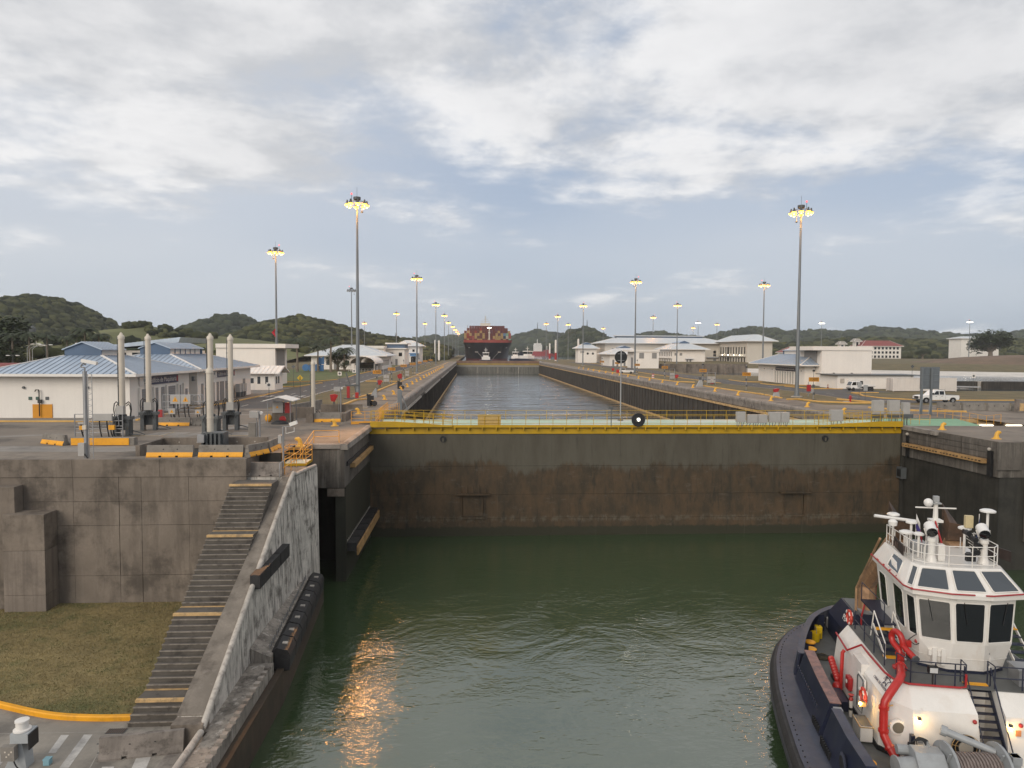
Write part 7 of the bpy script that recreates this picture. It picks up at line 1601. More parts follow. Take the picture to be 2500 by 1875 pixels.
# radar mast, rails and searchlights on the wheelhouse top
rf = thing('roof_gear', None, None); rf.parent = wh
RW_ = 9.53
def rtrail(pts, h, rails=(1., .55, .12)):
    for a, b in zip(pts[:-1], pts[1:]):
        a, b = Vector(a), Vector(b)
        for s_ in rails: TB().cyl(a+Vector((0, 0, h*s_)), b+Vector((0, 0, h*s_)), .022, 6).build('roof_rail', tug_white, rf)
    for a in pts: TB().cyl(a, Vector(a)+Vector((0, 0, h)), .024, 6).build('roof_post', tug_white, rf)
rtrail([(4.4, 1.85, RW_), (5.5, 1.85, RW_), (6.7, 1.85, RW_), (7.8, 1.85, RW_), (8.25, 1.5, RW_), (8.4, .5, RW_), (8.4, -.5, RW_), (8.25, -1.5, RW_), (7.8, -1.85, RW_), (6.7, -1.85, RW_), (5.5, -1.85, RW_)], .95)
for v in (.95, -1.35):
    TB().lathe([(.26, 0), (.16, .35), (.16, .95), (.2, .97), (.2, 1.15)], (7.6, v, RW_), 12).build('searchlight_pedestal', tug_white, rf, True)
    l_ = TB().cyl((7.35, v+.03, 11.2), (7.85, v+.1, 10.98), .25, 14).build('searchlight', white_gloss, rf, True); TB().cyl((7.85, v+.1, 10.98), (7.90, v+.107, 10.96), .235, 14).build('searchlight_lens', glass_dark, l_); TB().tube([(7.5, v-.28, 11.1), (7.55, v-.2, 10.8), (7.58, v, 10.75), (7.6, v+.26, 10.8), (7.55, v+.34, 11.1)], .03, 6).build('searchlight_yoke', tug_white, l_)
mast = TB().lathe([(.20, RW_), (.14, 10.8), (.10, 12.0)], (5.6, 0, 0), 8).build('radar_mast', tug_white, rf, True)
TB().bar((5.6, -.95, 11.7), (5.6, .95, 11.7), .06).build('mast_yard', tug_white, mast); TB().box(5.35, 5.85, -.28, .28, 11.0, 11.12).build('mast_platform', tug_white, mast); TB().box(5.5, 5.7, -.12, .12, 12.0, 12.3).build('mast_lamp', grey_paint, mast); TB().box(5.4, 5.8, -.2, .2, 11.92, 11.98).build('mast_cap', grey_paint, mast)
TB().sphere((5.6, .35, 11.95), .22, 10, 8).build('radome', white_gloss, mast, True); TB().bar((5.6, -.1, 10.9), (4.6, 0, RW_), .1).build('mast_stay', tug_white, mast); TB().bar((5.8, .1, 11.1), (6.7, .05, 9.9), .07).build('mast_stay', red, mast)
TB().cyl((5.0, .7, 10.85), (5.2, 2.75, 11.1), .08, 8).build('radar_scanner', white_gloss, rf, True)
for u, v, h, r in ((4.8, 1.7, 1.5, .30), (6.3, 1.6, .95, .34), (7.0, 1.3, 1.05, .24), (6.0, -1.2, 1.2, .30), (7.0, -1.75, 2.3, .34), (5.8, 1.2, 1.35, .26)):
    a_ = TB().cyl((u, v, RW_), (u, v, RW_+h), .06, 8).build('antenna_post', tug_white, rf); TB().lathe([(.06, 0), (r, .05), (r, .12), (r*.6, .18)], (u, v, RW_+h), 16).build('antenna_disc', white_gloss, a_, True)
TB().lathe([(.2, 0), (.22, .2), (.12, .3)], (5.6, 2.0, RW_+1.2), 10).build('satellite_dome', white_gloss, rf, True); TB().box(6.1, 6.3, -1.45, -1.1, 10.9, 11.5).build('horn_cover', pm('old_cream_cover', (.52, .43, .25), .1, 2, .7), rf)
for k, (v, w) in enumerate(((-.55, 11.0), (-.85, 10.7), (-1.05, 10.4), (-.95, 10.1), (-.75, 9.9))): s_ = TB().cyl((7.6, v, w), (7.85, v-.03, w-.02), .13, 10).build('signal_lamp', black, rf); TB().box(7.4, 7.6, v-.08, v+.08, w-.1, w+.1).build('signal_lamp_body', black, s_)
for k in range(8): TB().bar((7.5-k*.1, -.4-k*.12, 11.2-k*.2), (7.5-k*.1, -.9-k*.1, 10.9-k*.2), .03).build('lamp_frame', tug_white, rf)
TB().box(8.0, 8.2, -.75, -.35, 9.75, 10.1).build('floodlight', black, rf); TB().box(7.2, 7.5, .3, .6, RW_, 10.3).build('roof_locker', tug_white, rf); TB().box(5.4, 6.4, .5, 1.3, RW_, 10.0).build('roof_locker', grey_paint, rf)
for k in range(14):
    u, v = random.uniform(4.6, 7.6), random.uniform(-1.9, 1.9); TB().cyl((u, v, RW_), (u, v, RW_+random.uniform(.5, 1.2)), .025, 5).build('whip_post', tug_white, rf)
TB().cyl((6.2, -1.75, RW_), (6.2, -1.75, 11.6), .02, 5).build('flag_staff', tug_white, rf)
nb_ = TB().cbox((6.6, 2.05, RW_+.42), (1.9, .05, .48), Matrix.Rotation(.14, 3, 'Z')).build('name_board', pm('name_board_brown', (.035, .022, .018), .2, 3, .6), rf)
for k in range(10): TB().cbox((5.82+k*.17, 2.19-.024*k, RW_+.42), (.09, .02, .26), Matrix.Rotation(.14, 3, 'Z')).build('name_letter', pm('name_letter_dim', (.13, .085, .07), .1, 3, .7), nb_)
TB().cbox((6.6, -2.3, RW_+.35), (1.9, .05, .5), Matrix.Rotation(-.3, 3, 'Z')).build('name_board', MATS['name_board_brown'], rf)
# towing winch on the foredeck
wn = thing('towing_winch', None, None); wn.parent = tug
wgrey = pm('winch_grey_paint', (.30, .315, .325), .08, 1.5, .4, dark=(.2, .2, .2), dark_amt=.3, dark_scale=2)
ax = Vector((-.12, -1, 0)).normalized()
def wl(p, v): return Vector((13.9, 2.3, 2.95))+Vector((p[0], 0, p[1]))+ax*v
TB().cyl(wl((0, 0), -.3), wl((0, 0), 1.6), .52, 20).build('rope_drum', pm('grey_rope', (.22, .18, .165), .25, 6, .9, bump=.5), wn, True)
for k in range(14): a_, b_ = wl((0, 0), -.25+k*.13), wl((0, 0), -.19+k*.13); TB().cyl(a_, b_, .60, 20).build('rope_turn', MATS['grey_rope'], wn, True)
for v, r in ((-.42, 1.0), (1.62, 1.0)):
    f_ = TB().cyl(wl((0, 0), v-.05), wl((0, 0), v+.05), r, 28).build('drum_flange', wgrey, wn); TB().cyl(wl((0, 0), v-.12), wl((0, 0), v+.12), .3, 14).build('flange_hub', wgrey, f_)
    for k in range(6): a_ = k*math.pi/3; p = wl((.62*math.cos(a_), .62*math.sin(a_)), v-.07); TB().bar(wl((.25*math.cos(a_), .25*math.sin(a_)), v-.06), wl((.92*math.cos(a_), .92*math.sin(a_)), v-.06), .09, .05).build('flange_spoke', wgrey, f_)
gbx = TB().prism([(13.1, 2.0), (14.6, 2.0), (14.6, 3.1), (14.1, 3.55), (13.5, 3.55), (13.1, 3.2)], 'Y', 2.85, 3.95).build('winch_gearbox', wgrey, wn, False, .03); TB().tube([(13.6, 3.3, 3.6), (13.6, 3.3, 3.75), (13.75, 3.3, 3.75), (13.75, 3.3, 3.6)], .03, 6).build('lifting_eye', wgrey, gbx)
TB().cyl((14.0, 3.9, 2.9), (14.05, 4.6, 2.9), .38, 18, .33).build('warping_head', wgrey, wn, True); TB().cyl((14.05, 4.6, 2.9), (14.06, 4.66, 2.9), .40, 18).build('warping_rim', wgrey, wn); TB().cyl((13.3, 3.9, 3.2), (13.3, 4.35, 3.2), .2, 12).build('winch_motor', wgrey, wn)
for k in range(6): TB().tube(curve([(12.9+.08*k, 3.9-.08*k, 2.5+.1*k), (12.85, 3.7-.06*k, 3.2+.06*k), (13.0, 3.3-.05*k, 3.5), (13.2, 3.2, 3.4)], 4), .022, 5).build('hydraulic_hose', black, wn)
TB().cyl((12.9, 2.35, 3.9), (13.55, .75, 3.55), .16, 14, .13).build('brake_cylinder', wgrey, wn, True); TB().cyl((12.83, 2.5, 3.93), (12.92, 2.3, 3.89), .21, 14).build('cylinder_head', wgrey, wn); TB().cyl((13.55, .75, 3.55), (13.8, .2, 3.42), .06, 8).build('piston_rod', steel, wn)
TB().box(13.65, 13.95, .0, .3, 2.0, 3.6).build('brake_post', wgrey, wn); TB().box(13.6, 14.0, -.02, .32, 3.3, 3.6).build('brake_clevis', wgrey, wn)
TB().prism([(13.2, 2.0), (14.7, 2.0), (14.3, 3.0), (13.6, 3.0)], 'Y', .35, .48).build('winch_bearing', wgrey, wn); TB().box(12.9, 15.2, .2, 4.2, 1.97, 2.08).build('winch_bed', wgrey, wn)
# ---- loose things aboard
def aboard(name, label, cat, u, v, w, rz=0): return thing(name, label, cat, TWp(u, v, w), TRZ+rz)
ch = aboard('folding_chair', 'grey folding chair on the stern deck of the tug', 'chair', -2.7, 3.1, 1.97, R(150))
for x in (-.24, .24):
    MB().tube([(x, -.22, 0), (x, -.2, .44), (x, .22, .46), (x, .32, .95)], .016, 6).build('chair_frame', steel, ch); MB().tube([(x, .26, 0), (x, -.1, .44)], .016, 6).build('chair_leg', steel, ch)
MB().box(-.23, .23, -.2, .22, .45, .48).build('seat', cabinet_grey, ch); MB().cbox((0, .29, .78), (.46, .03, .32), Matrix.Rotation(-.2, 3, 'X')).build('backrest', cabinet_grey, ch)
co = aboard('white_cooler', 'white ribbed cooler box beside the folding chair on the tug', 'cooler', -2.9, 2.1, 1.97); MB().box(-.35, .35, -.55, .55, .08, .6).build('box', white_gloss, co, False, .04); MB().box(-.36, .36, -.56, .56, .6, .7).build('lid', white_gloss, co, False, .03)
for k in range(5): MB().box(-.37, -.355, -.45+k*.2, -.38+k*.2, .12, .56).build('rib', cabinet_grey, co)
yb_ = aboard('yellow_bucket', 'yellow bucket standing inside the tug\'s stern bulwark', 'bucket', -.8, 3.9, 1.97); MB().lathe([(.24, 0), (.30, .55), (.27, .55), (.21, .05)], (0, 0, 0), 14).build('pail', pm('bucket_yellow', (.70, .47, .01), .05, 3, .4), yb_, True); MB().tube([(.28, 0, .5), (.2, 0, .85), (-.2, 0, .85), (-.28, 0, .5)], .015, 6).build('handle', steel, yb_)
ybx = aboard('wringer', 'yellow mop wringer box beside the yellow bucket on the tug', 'bucket', -1.35, 3.6, 1.97); MB().box(-.2, .2, -.2, .2, 0, .75).build('box', MATS['bucket_yellow'], ybx, False, .04); MB().tube([(0, 0, .75), (.0, 0, 1.15)], .02, 6).build('handle', black, ybx)
rcl = aboard('rope_coil', 'small coil of dark rope beside the tug\'s aft bitts', 'rope', 1.6, 4.15, 1.97)
for k in range(5): MB().tube([((.42-.05*k)*math.cos(a)+.03*k, (.42-.05*k)*math.sin(a), .05+.035*k) for a in [2*math.pi*i/18 for i in range(19)]], .035, 5).build('rope_loop', pm('dark_rope', (.06, .05, .035), .3, 4, .9), rcl)
bn = aboard('deck_bench', 'low navy bench against the tug\'s white deckhouse', 'bench', 7.2, 4.75, 1.97); MB().box(-.75, .75, -.18, .18, .44, .5).build('seat', tug_navy, bn)
for x in (-.68, .68): MB().box(x-.03, x+.03, -.16, .16, 0, .44).build('leg', tug_navy, bn)
def ring_buoy(label, u, v, w, face):
    o = aboard('life_ring', label, 'life ring', u, v, w); m = MB(); pts_ = [(.34*math.cos(a), 0, .34*math.sin(a)) for a in [2*math.pi*i/20 for i in range(21)]]; m.tube(pts_, .085, 8, False); m.build('ring', pm('life_ring_red', (.52, .05, .03), .08, 2, .5), o, True)
    for a in (0.8, 2.35, 3.9, 5.5): MB().cbox((.34*math.cos(a), 0, .34*math.sin(a)), (.1, .19, .19), Matrix.Rotation(-a, 3, 'Y')).build('ring_band', white_trim, o)
    return o
ring_buoy('red life ring hung on the tug\'s deckhouse side near the bow', 9.4, 4.42, 3.5, 0); ring_buoy('red life ring hung on the rail below the tug\'s funnel', 3.8, 3.4, 5.2, 0)
fg_ = aboard('flag', 'small white red and blue flag flying from the tug\'s mast', 'flag', 5.6, .9, 11.0)
MB().add([(0, 0, 0), (.42, .05, -.35), (.42, .03, -.02), (0, 0, .38)], [(0, 1, 2, 3)]).build('white_field', white_trim, fg_); MB().add([(0, 0, .0), (.42, .05, -.35), (.40, .05, -.7), (-.02, 0, -.38)], [(0, 1, 2, 3)]).build('blue_field', pm('flag_blue', (.08, .06, .28), 0, 1, .8), fg_); MB().add([(.42, .05, -.35), (.85, -.02, -.65), (.82, 0, -1.0), (.40, .05, -.7)], [(0, 1, 2, 3)]).build('red_field', MATS['flag_red'], fg_)
f2 = aboard('flag', 'dark blue flag hanging limp at the tug\'s mast', 'flag', 6.2, -1.78, 10.9)
MB().add([(0, 0, .6), (.3, -.12, .0), (.35, -.35, -.6), (.0, -.05, -.5)], [(0, 1, 2, 3)]).build('cloth', pm('flag_navy', (.02, .03, .09), .1, 1, .8), f2)
# ================================================================ SMALL THINGS, VEHICLES, PLANTS
# number boards along both walls
def number_sign(label, num, x, y_, z0=3.0, h=.72, w=1.75, big=False, group='orange distance boards along the lock'):
    t = thing('distance_board', label, 'sign', (x, y_, 0), 0, group)
    MB().cyl((0, 0, 0), (0, 0, z0+h+1.6), .06, 8).build('post', steel, t); MB().box(-.3, .3, -.25, .25, 0, .08).build('post_foot', frame_grey, t)
    b = MB().box(-w/2, w/2, -.12, -.07, z0, z0+h).build('board', pm('distance_board_orange', (.50, .22, .012), .08, 1, .6), t)
    if num: text('board_number', num, h*.92, black, b, (0, -.125, z0+h/2), (PI2, 0, 0), .004, 'CENTER', 1.05)
    else:
        for k in range(4): MB().box(-.62+k*.33, -.42+k*.33, -.13, -.122, z0+.18, z0+h-.18).build('illegible_digit', frame_grey, b)
    MB().box(-.14, .14, -.16, .16, z0+h+.95, z0+h+1.25).build('post_speaker', black, t); MB().box(-.2, .12, -.2, .02, z0-1.0, z0-.5).build('post_box', frame_grey, t); MB().box(-.1, .2, -.2, .02, .8, 1.2).build('post_box', frame_grey, t)
    return t
for i, (num, x, y_) in enumerate((('1200', -19.5, 147.2), ('1100', -19.2, 171), ('', -19.8, 207), ('', -19.4, 234), ('', -19.6, 264), ('', -19.4, 296), ('', -19.2, 330))):
    number_sign(f'{oo(i)} orange number board from the viewer along the left lock wall', num, x, y_)
for i, (num, x, y_) in enumerate((('1300', 57.0, 115.6), ('1200', 55.9, 142), ('', 55.6, 168.5), ('', 55.3, 201.5), ('', 55.4, 236), ('', 55.6, 270), ('', 56.0, 304))):
    number_sign(f'{oo(i)} orange number board from the viewer along the right lock wall', num, x, y_)
# red fire reels, hydrants, racks, barrels
def reel(label, x, y_, s=1.0, rz=0):
    t = thing('fire_hose_reel', label, 'hose reel', (x, y_, 0), rz, 'red fire hose cabinets and reels'); MB().box(-.1*s, .1*s, -.1*s, .1*s, 0, .6*s).build('stand', frame_grey, t)
    MB().prism([(-.5*s, 1.35*s), (-.35*s, .55*s), (.1*s, .5*s), (.5*s, 1.3*s), (.1*s, 1.45*s)], 'Y', -.22*s, .22*s).build('hose_hood', red, t); MB().lathe([(.2*s, 0), (.2*s, .06)], (0, -.28*s, .95*s), 12, 'Y').build('reel_disc', hose_red, t); return t
reel('red hose hood on the grass left of the nearest left mast', -19.5, 101.5, 1.15, .2); reel('red hose hood beside the left board reading 1200', -19.4, 151, 1.1); reel('red hose hood near the third left number board', -18.9, 186, 1.1, .3); reel('red hose hood on the right beside the grey rack', 56.1, 192, 1.1, -.2); reel('far red hose hood on the right by the white utility cart', 52.4, 262, 1.1)
rl2 = thing('hose_reel_stand', 'red hose reel on a grey sloped stand beside the right kerb', 'hose reel', (53.2, 121.5, 0)); MB().prism([(-.55, 0), (.55, 0), (.4, .9), (-.2, .9)], 'Y', -.35, .35).build('stand', grey_paint, rl2); MB().prism([(-.4, .9), (.2, .9), (.55, 1.5), (.1, 1.55), (-.45, 1.4)], 'Y', -.25, .25).build('hose_hood', red, rl2)
rl3 = thing('hose_reel_stand', 'grey sloped stand beside the right lock edge near the third number board', 'hose reel', (51.6, 158.6, 0)); MB().prism([(-.7, 0), (.7, 0), (.45, 1.5), (.05, 1.5)], 'Y', -.4, .4).build('stand', grey_paint, rl3); MB().box(-.1, .35, -.2, .2, 1.5, 2.1).build('stand_head', frame_grey, rl3)
for lb, x, y_ in (('red fire cabinet on a post beside the right board reading 1300', 60.2, 124), ('red fire cabinet on a pole beside the left grey control rack', -17.6, 176)):
    t = thing('fire_cabinet', lb, 'cabinet', (x, y_, 0)); MB().cyl((0, 0, 0), (0, 0, 2.6), .06, 6).build('post', steel, t); MB().box(-.35, .35, -.3, -.07, .9, 2.1).build('cabinet', red, t); MB().box(-.3, .3, -.32, -.303, .95, 2.05).build('cabinet_door', red, t); MB().box(.4, .9, -.2, .1, .6, 1.3).build('valve_box', grey_paint, t)
hyd = thing('fire_hydrant', 'red fire hydrant on the grass tongue near the right board reading 1300', 'hydrant', (60.5, 110.3, 0)); MB().lathe([(.2, 0), (.2, .08), (.14, .12), (.14, .75), (.2, .78), (.18, .95), (.05, 1.05)], (0, 0, 0), 12).build('barrel', red, hyd, True)
for s_ in (-1, 1): MB().cyl((s_*.1, 0, .6), (s_*.3, 0, .6), .08, 8).build('nozzle', red, hyd)
MB().box(-1.1, -.25, -.3, .3, 0, .1).build('slab', concrete_pale, hyd)
def ctl_rack(label, x, y_, w=1.1, h=2.4):
    t = thing('control_rack', label, 'rack', (x, y_, 0), 0, 'grey equipment racks beside the lock road')
    for s_ in (-1, 1): MB().box(s_*w/2-.05, s_*w/2+.05, -.1, .1, 0, h).build('upright', steel, t)
    for k in range(4): MB().box(-w/2+.05+(k % 2)*w/2, -.03+(k % 2)*w/2, -.22, -.02, .5+(k//2)*.85, 1.15+(k//2)*.85).build('panel_box', cabinet_grey, t)
    for z_ in (.4, 1.25, h-.05): MB().box(-w/2+.05, w/2-.05, -.02, .05, z_, z_+.06).build('crossbar', steel, t)
    for k in range(3): MB().cyl((-w/3+k*w/3, -.1, 0), (-w/3+k*w/3, -.1, .5), .03, 5).build('conduit', frame_grey, t)
    return t
ctl_rack('grey equipment rack on the grass beside the left board reading 1100', -20.1, 168, 1.3, 3.4); ctl_rack('grey equipment rack beside the fourth right number board', 54.8, 192, 1.3, 3.2); ctl_rack('wide grey equipment rack beside the third right number board', 57.0, 166.5, 2.0, 3.0); ctl_rack('far grey equipment rack on the left grass', -18.6, 205, 1.0, 2.4)
for lb, x, y_ in (('red and white barrel on the grass by the third right number board', 59.1, 172), ('red and white barrel on the right lock kerb near the fourth number board', 52.6, 204)):
    t = thing('traffic_barrel', lb, 'barrel', (x, y_, 0))
    for k in range(5): MB().lathe([(.42-.02*k, 0), (.41-.02*k, .26)], (0, 0, .28*k), 12).build('barrel_band', red if k % 2 == 0 else white_trim, t)
rg = thing('mooring_davit', 'dark davit frame with red lockers beside the nearest left mast', 'davit', (-19.9, 116.3, 0)); MB().box(-.35, .1, -.25, .25, 0, 2.0).build('locker', red, rg); MB().bar((.2, 0, 2.2), (-.5, 0, 4.2), .16).build('davit_arm', frame_grey, rg); MB().box(-.6, 1.6, -.25, .25, 2.0, 2.3).build('cross_beam', frame_grey, rg); MB().bar((.9, 0, 2.0), (1.3, 0, 0), .14).build('davit_leg', frame_grey, rg); MB().box(1.0, 1.5, -.25, .25, 0, 1.0).build('locker', hose_red, rg); MB().box(-.8, 1.8, -.5, .5, 0, .1).build('base_plate', frame_grey, rg)
def mooring_machine(lb, x, y_):
    t = thing('capstan_machine', lb, 'machine', (x, y_, 0), 0, 'black deck machines on yellow edged plates'); MB().box(-.35, .1, -.25, .25, .1, 1.7).build('body', black, t); MB().box(-.2, .55, -.2, .2, .9, 1.5).build('motor', black, t); MB().lathe([(.38, -.12), (.38, .12)], (.65, 0, .42), 14, 'Y').build('wheel', rubber, t); MB().lathe([(.38, -.12), (.38, .12)], (.1, .3, .42), 14, 'Y').build('wheel', rubber, t); MB().box(-.4, -.28, -.3, .3, 1.5, 1.75).build('handle', black, t); return t
mooring_machine('black deck machine beside the nearest pale plate on the left deck', -14.3, 100.2); mooring_machine('second black deck machine along the left deck', -14.6, 143.5); 
for i, (x, y_) in enumerate(((-15.5, 98.0), (-15.2, 137.5))): t = thing('deck_plate', f'{["nearer","farther"][i]} pale hatch plate with yellow edge on the left deck', 'plate', (x, y_, 0)); MB().box(-1.3, 1.3, -.9, 1.3, 0, .06).build('plate', slab_pale, t); MB().box(-1.3, 1.3, -1.0, -.91, 0, .07).build('yellow_edge', line_yellow, t)
gbx2 = thing('valve_box', 'small grey sloped valve box on the left kerb beside the nearest mast', 'box', (-16.3, 119.4, 0)); MB().prism([(-.45, .0), (.45, 0), (.45, 1.3), (.2, 1.5), (-.45, .6)], 'Y', -.35, .35).build('body', grey_paint, gbx2); MB().box(.3, .5, -.2, .2, .9, 1.4).build('face_panel', frame_grey, gbx2)
# road signs
def road_sign(lb, x, y_, h, kind):
    t = thing('road_sign', lb, 'sign', (x, y_, 0)); MB().cyl((0, 0, 0), (0, 0, h), .04, 6).build('post', frame_grey, t)
    if kind == 'diamond':
        MB().prism([(0, h-.85), (.5, h-.35), (0, h+.15), (-.5, h-.35)], 'Y', -.07, -.05).build('plate', pm('sign_yellow', (.62, .40, .02), .04, 1, .5), t); MB().box(-.07, .07, -.085, -.072, h-.62, h-.2).build('pedestrian_mark', black, t); MB().sphere((0, -.08, h-.1), .07, 8, 6, sy=.2).build('pedestrian_head', black, t); MB().bar((0, -.08, h-.5), (.14, -.08, h-.7), .05).build('pedestrian_leg', black, t); MB().bar((0, -.08, h-.5), (-.14, -.08, h-.7), .05).build('pedestrian_leg', black, t)
    elif kind == 'white': MB().box(-.4, .4, -.07, -.05, h-.8, h).build('plate', white_trim, t); MB().lathe([(.24, 0), (.24, .01)], (0, -.085, h-.4), 12, 'Y').build('sign_ring', frame_grey, t)
    elif kind == 'back': MB().prism([(0, h-.7), (.45, h-.3), (0, h+.1), (-.45, h-.3)], 'Y', -.07, -.05).build('plate', frame_grey, t)
    elif kind == 'grey': MB().box(-.35, .35, -.07, -.05, h-.9, h).build('plate', grey_paint, t)
    return t
road_sign('yellow diamond pedestrian sign beside the left road', -28.2, 118.3, 3.6, 'diamond'); road_sign('white square road sign with ring nearest along the left road', -27.8, 151, 3.3, 'white'); road_sign('white square road sign with ring farther along the left road', -27.4, 167, 3.4, 'white'); road_sign('dark backed diamond sign on the green strip by the hut', -37.6, 152, 4.6, 'back'); road_sign('pale square sign near the zebra crossing on the left', -32.6, 116, 2.6, 'white')
road_sign('left one of two grey sign backs in front of the parked truck', 64.0, 114, 3.0, 'grey'); road_sign('right one of two grey sign backs in front of the parked truck', 63.9, 112, 2.6, 'grey'); road_sign('small white sign on a pole at the basin edge on the far right', 103, 140.5, 3.6, 'white'); road_sign('dark diamond sign seen above the white container roof', 96, 150, 5.2, 'back')
# tall grey sign back on two braced posts
ts_ = thing('large_sign', 'tall grey sign seen from behind on two braced steel posts, right of the cabinets', 'sign', (57.5, 87.0, 0))
for x in (-.5, .75): MB().box(x-.12, x+.12, -.12, .12, 0, 6.0).build('post', mast_steel, ts_); MB().bar((x, 0, 2.2), (x-1.3, -1.6, 0), .1).build('brace', mast_steel, ts_)
MB().box(-.65, 1.9, .13, .18, 3.3, 6.1).build('sign_panel', pm('sign_back_grey', (.13, .145, .16), .1, 1, .5), ts_)
for z_ in (3.5, 4.3, 5.1, 5.9): MB().box(-.6, 1.85, .08, .128, z_, z_+.08).build('stiffener', mast_steel, ts_)
# barriers along right deck
rb1 = thing('pit_wall', 'long low grey concrete barrier wall with dark holes at the right edge', 'wall', (68, 92, 0)); rb1.location = (0, 0, 0)
for i in range(6): MB().prism([(94.4-i*.5, 0), (95.0-i*.5, 0), (94.85-i*.5, 1.05), (94.55-i*.5, 1.05)], 'X', 64.4+i*3.2, 67.5+i*3.2).build('barrier_block', barrier_mat, rb1)
for i in range(6):
    for k in (.9, 2.2): MB().lathe([(.07, 0), (.07, .05)], (64.4+i*3.2+k, 94.45-i*.5, .65), 8, 'Y').build('lifting_hole', black, rb1)
pc = thing('concrete_post', 'square brown concrete post at the right picture edge', 'post', (73.6, 91.4, 0)); MB().box(-.42, .42, -.4, .4, 0, 1.7).build('post', barrier_old, pc); MB().box(-.3, .3, -.42, -.405, .2, 1.2).build('post_panel', worn_yellow, pc)
# utility bench and cart
uc = thing('utility_cart', 'small white utility cart parked by the right lock road', 'cart', (54.2, 248, 0)); MB().box(-2.4, 2.6, -.8, .8, .5, 1.2).build('body', white_gloss, uc); MB().box(-2.0, -.4, -.75, .75, 1.2, 2.0).build('cab', white_gloss, uc); MB().box(-1.9, -.5, -.77, -.755, 1.35, 1.9).build('cab_window', glass_dark, uc)
for x in (-1.6, 1.6): MB().lathe([(.4, -.15), (.4, .15)], (x, -.75, .4), 12, 'Y').build('wheel', rubber, uc)
MB().box(-3.4, -2.5, -.6, .6, .3, 1.4).build('hose_reel', hose_red, uc)
# ---------------------------------------------------------------- pickup
pk = thing('pickup_truck', 'white crew-cab pickup truck driving on the right access road', 'pickup', (73.4, 108.4, 0), math.pi)
wp = pm('vehicle_white', (.74, .735, .72), .02, 1, .25, coat=.4)
body = MB()
prof = [(-3.15, .55), (-3.2, .95), (-3.15, 1.22), (-.95, 1.26), (-.95, 1.22), (1.35, 1.24), (1.5, 1.28), (2.9, 1.18), (3.18, 1.0), (3.2, .55), (2.75, .5), (2.55, .85), (1.85, .85), (1.65, .5), (-1.6, .5), (-1.8, .85), (-2.5, .85), (-2.7, .5)]
body.prism(prof, 'Y', -.98, .98); body.build('body', wp, pk, False, .05)
cab = MB(); cab.add([(-.95, -.93, 1.24), (1.5, -.93, 1.26), (1.5, .93, 1.26), (-.95, .93, 1.24), (-.85, -.80, 2.0), (.75, -.80, 2.02), (.75, .80, 2.02), (-.85, .80, 2.0)], [(0,3,2,1),(4,5,6,7),(0,1,5,4),(1,2,6,5),(2,3,7,6),(3,0,4,7)]); cab.build('cab', wp, pk, False, .04)
for s_ in (-1, 1):
    for x0, x1 in ((-.72, .02), (.12, .95)):
        g = MB(); yb0, yt0 = s_*.925, s_*.835; sh_ = .42 if x1 > .5 else 0
        g.add([(x0, yb0, 1.33), (x1+.1*(sh_ > 0), yb0, 1.33), (x1-sh_, yt0, 1.9), (x0, yt0, 1.9)], [(0, 1, 2, 3) if s_ < 0 else (3, 2, 1, 0)]); o = g.build('side_window', glass_dark, pk)
    MB().box(1.05, 1.2, s_*1.0-.08, s_*1.0+.1, 1.35, 1.62).build('mirror', black, pk)
    for x in (-.45, .5): MB().box(x, x+.22, s_*.985-.01, s_*.985+.01, 1.05, 1.10).build('door_handle', black, pk)
    for x in (-.0, -.93): MB().box(x-.008, x+.008, s_*.984-.004, s_*.984+.004, .62, 1.25).build('door_seam', frame_grey, pk)
    MB().box(-3.22, -3.12, s_*.78-.15, s_*.78+.15, .85, 1.2).build('tail_light', red, pk); MB().box(3.12, 3.22, s_*.74-.2, s_*.74+.2, .88, 1.08).build('headlight', pm('headlight_glass', (.6, .6, .6), 0, 1, .1), pk)
    MB().box(1.45, 1.62, s_*.99-.005, s_*.99+.012, .85, 1.2).build('side_vent', black, pk)
    for x in (-2.15, 2.2):
        w_ = MB().lathe([(.28, -.13), (.42, -.12), (.42, .12), (.28, .13)], (x, s_*.86, .42), 18, 'Y').build('wheel', rubber, pk); MB().lathe([(.24, -.135), (.24, .135)], (x, s_*.86, .42), 14, 'Y').build('rim', steel, w_)
        MB().prism([(x+.52*math.cos(a), .42+.5*math.sin(a)) for a in [math.pi*i/10 for i in range(11)]], 'Y', s_*.94-.05, s_*.94+.05).build('wheel_arch', black, pk)
MB().add([(1.45, -.86, 1.31), (1.45, .86, 1.31), (.80, .76, 1.96), (.80, -.76, 1.96)], [(0, 1, 2, 3)]).build('windscreen', glass_grey, pk)
MB().box(3.17, 3.24, -.5, .5, .72, 1.08).build('grille', black, pk); MB().box(3.15, 3.3, -.95, .95, .48, .68).build('bumper', frame_grey, pk); MB().box(-3.3, -3.16, -.9, .9, .5, .66).build('bumper', frame_grey, pk)
MB().box(-3.05, -1.0, -.8, .8, 1.245, 1.262).build('bed_cover', black, pk); MB().tube([(-.9, -.8, 1.3), (-.9, -.8, 2.08), (-.9, .8, 2.08), (-.9, .8, 1.3)], .03, 6).build('ladder_rack', frame_grey, pk)
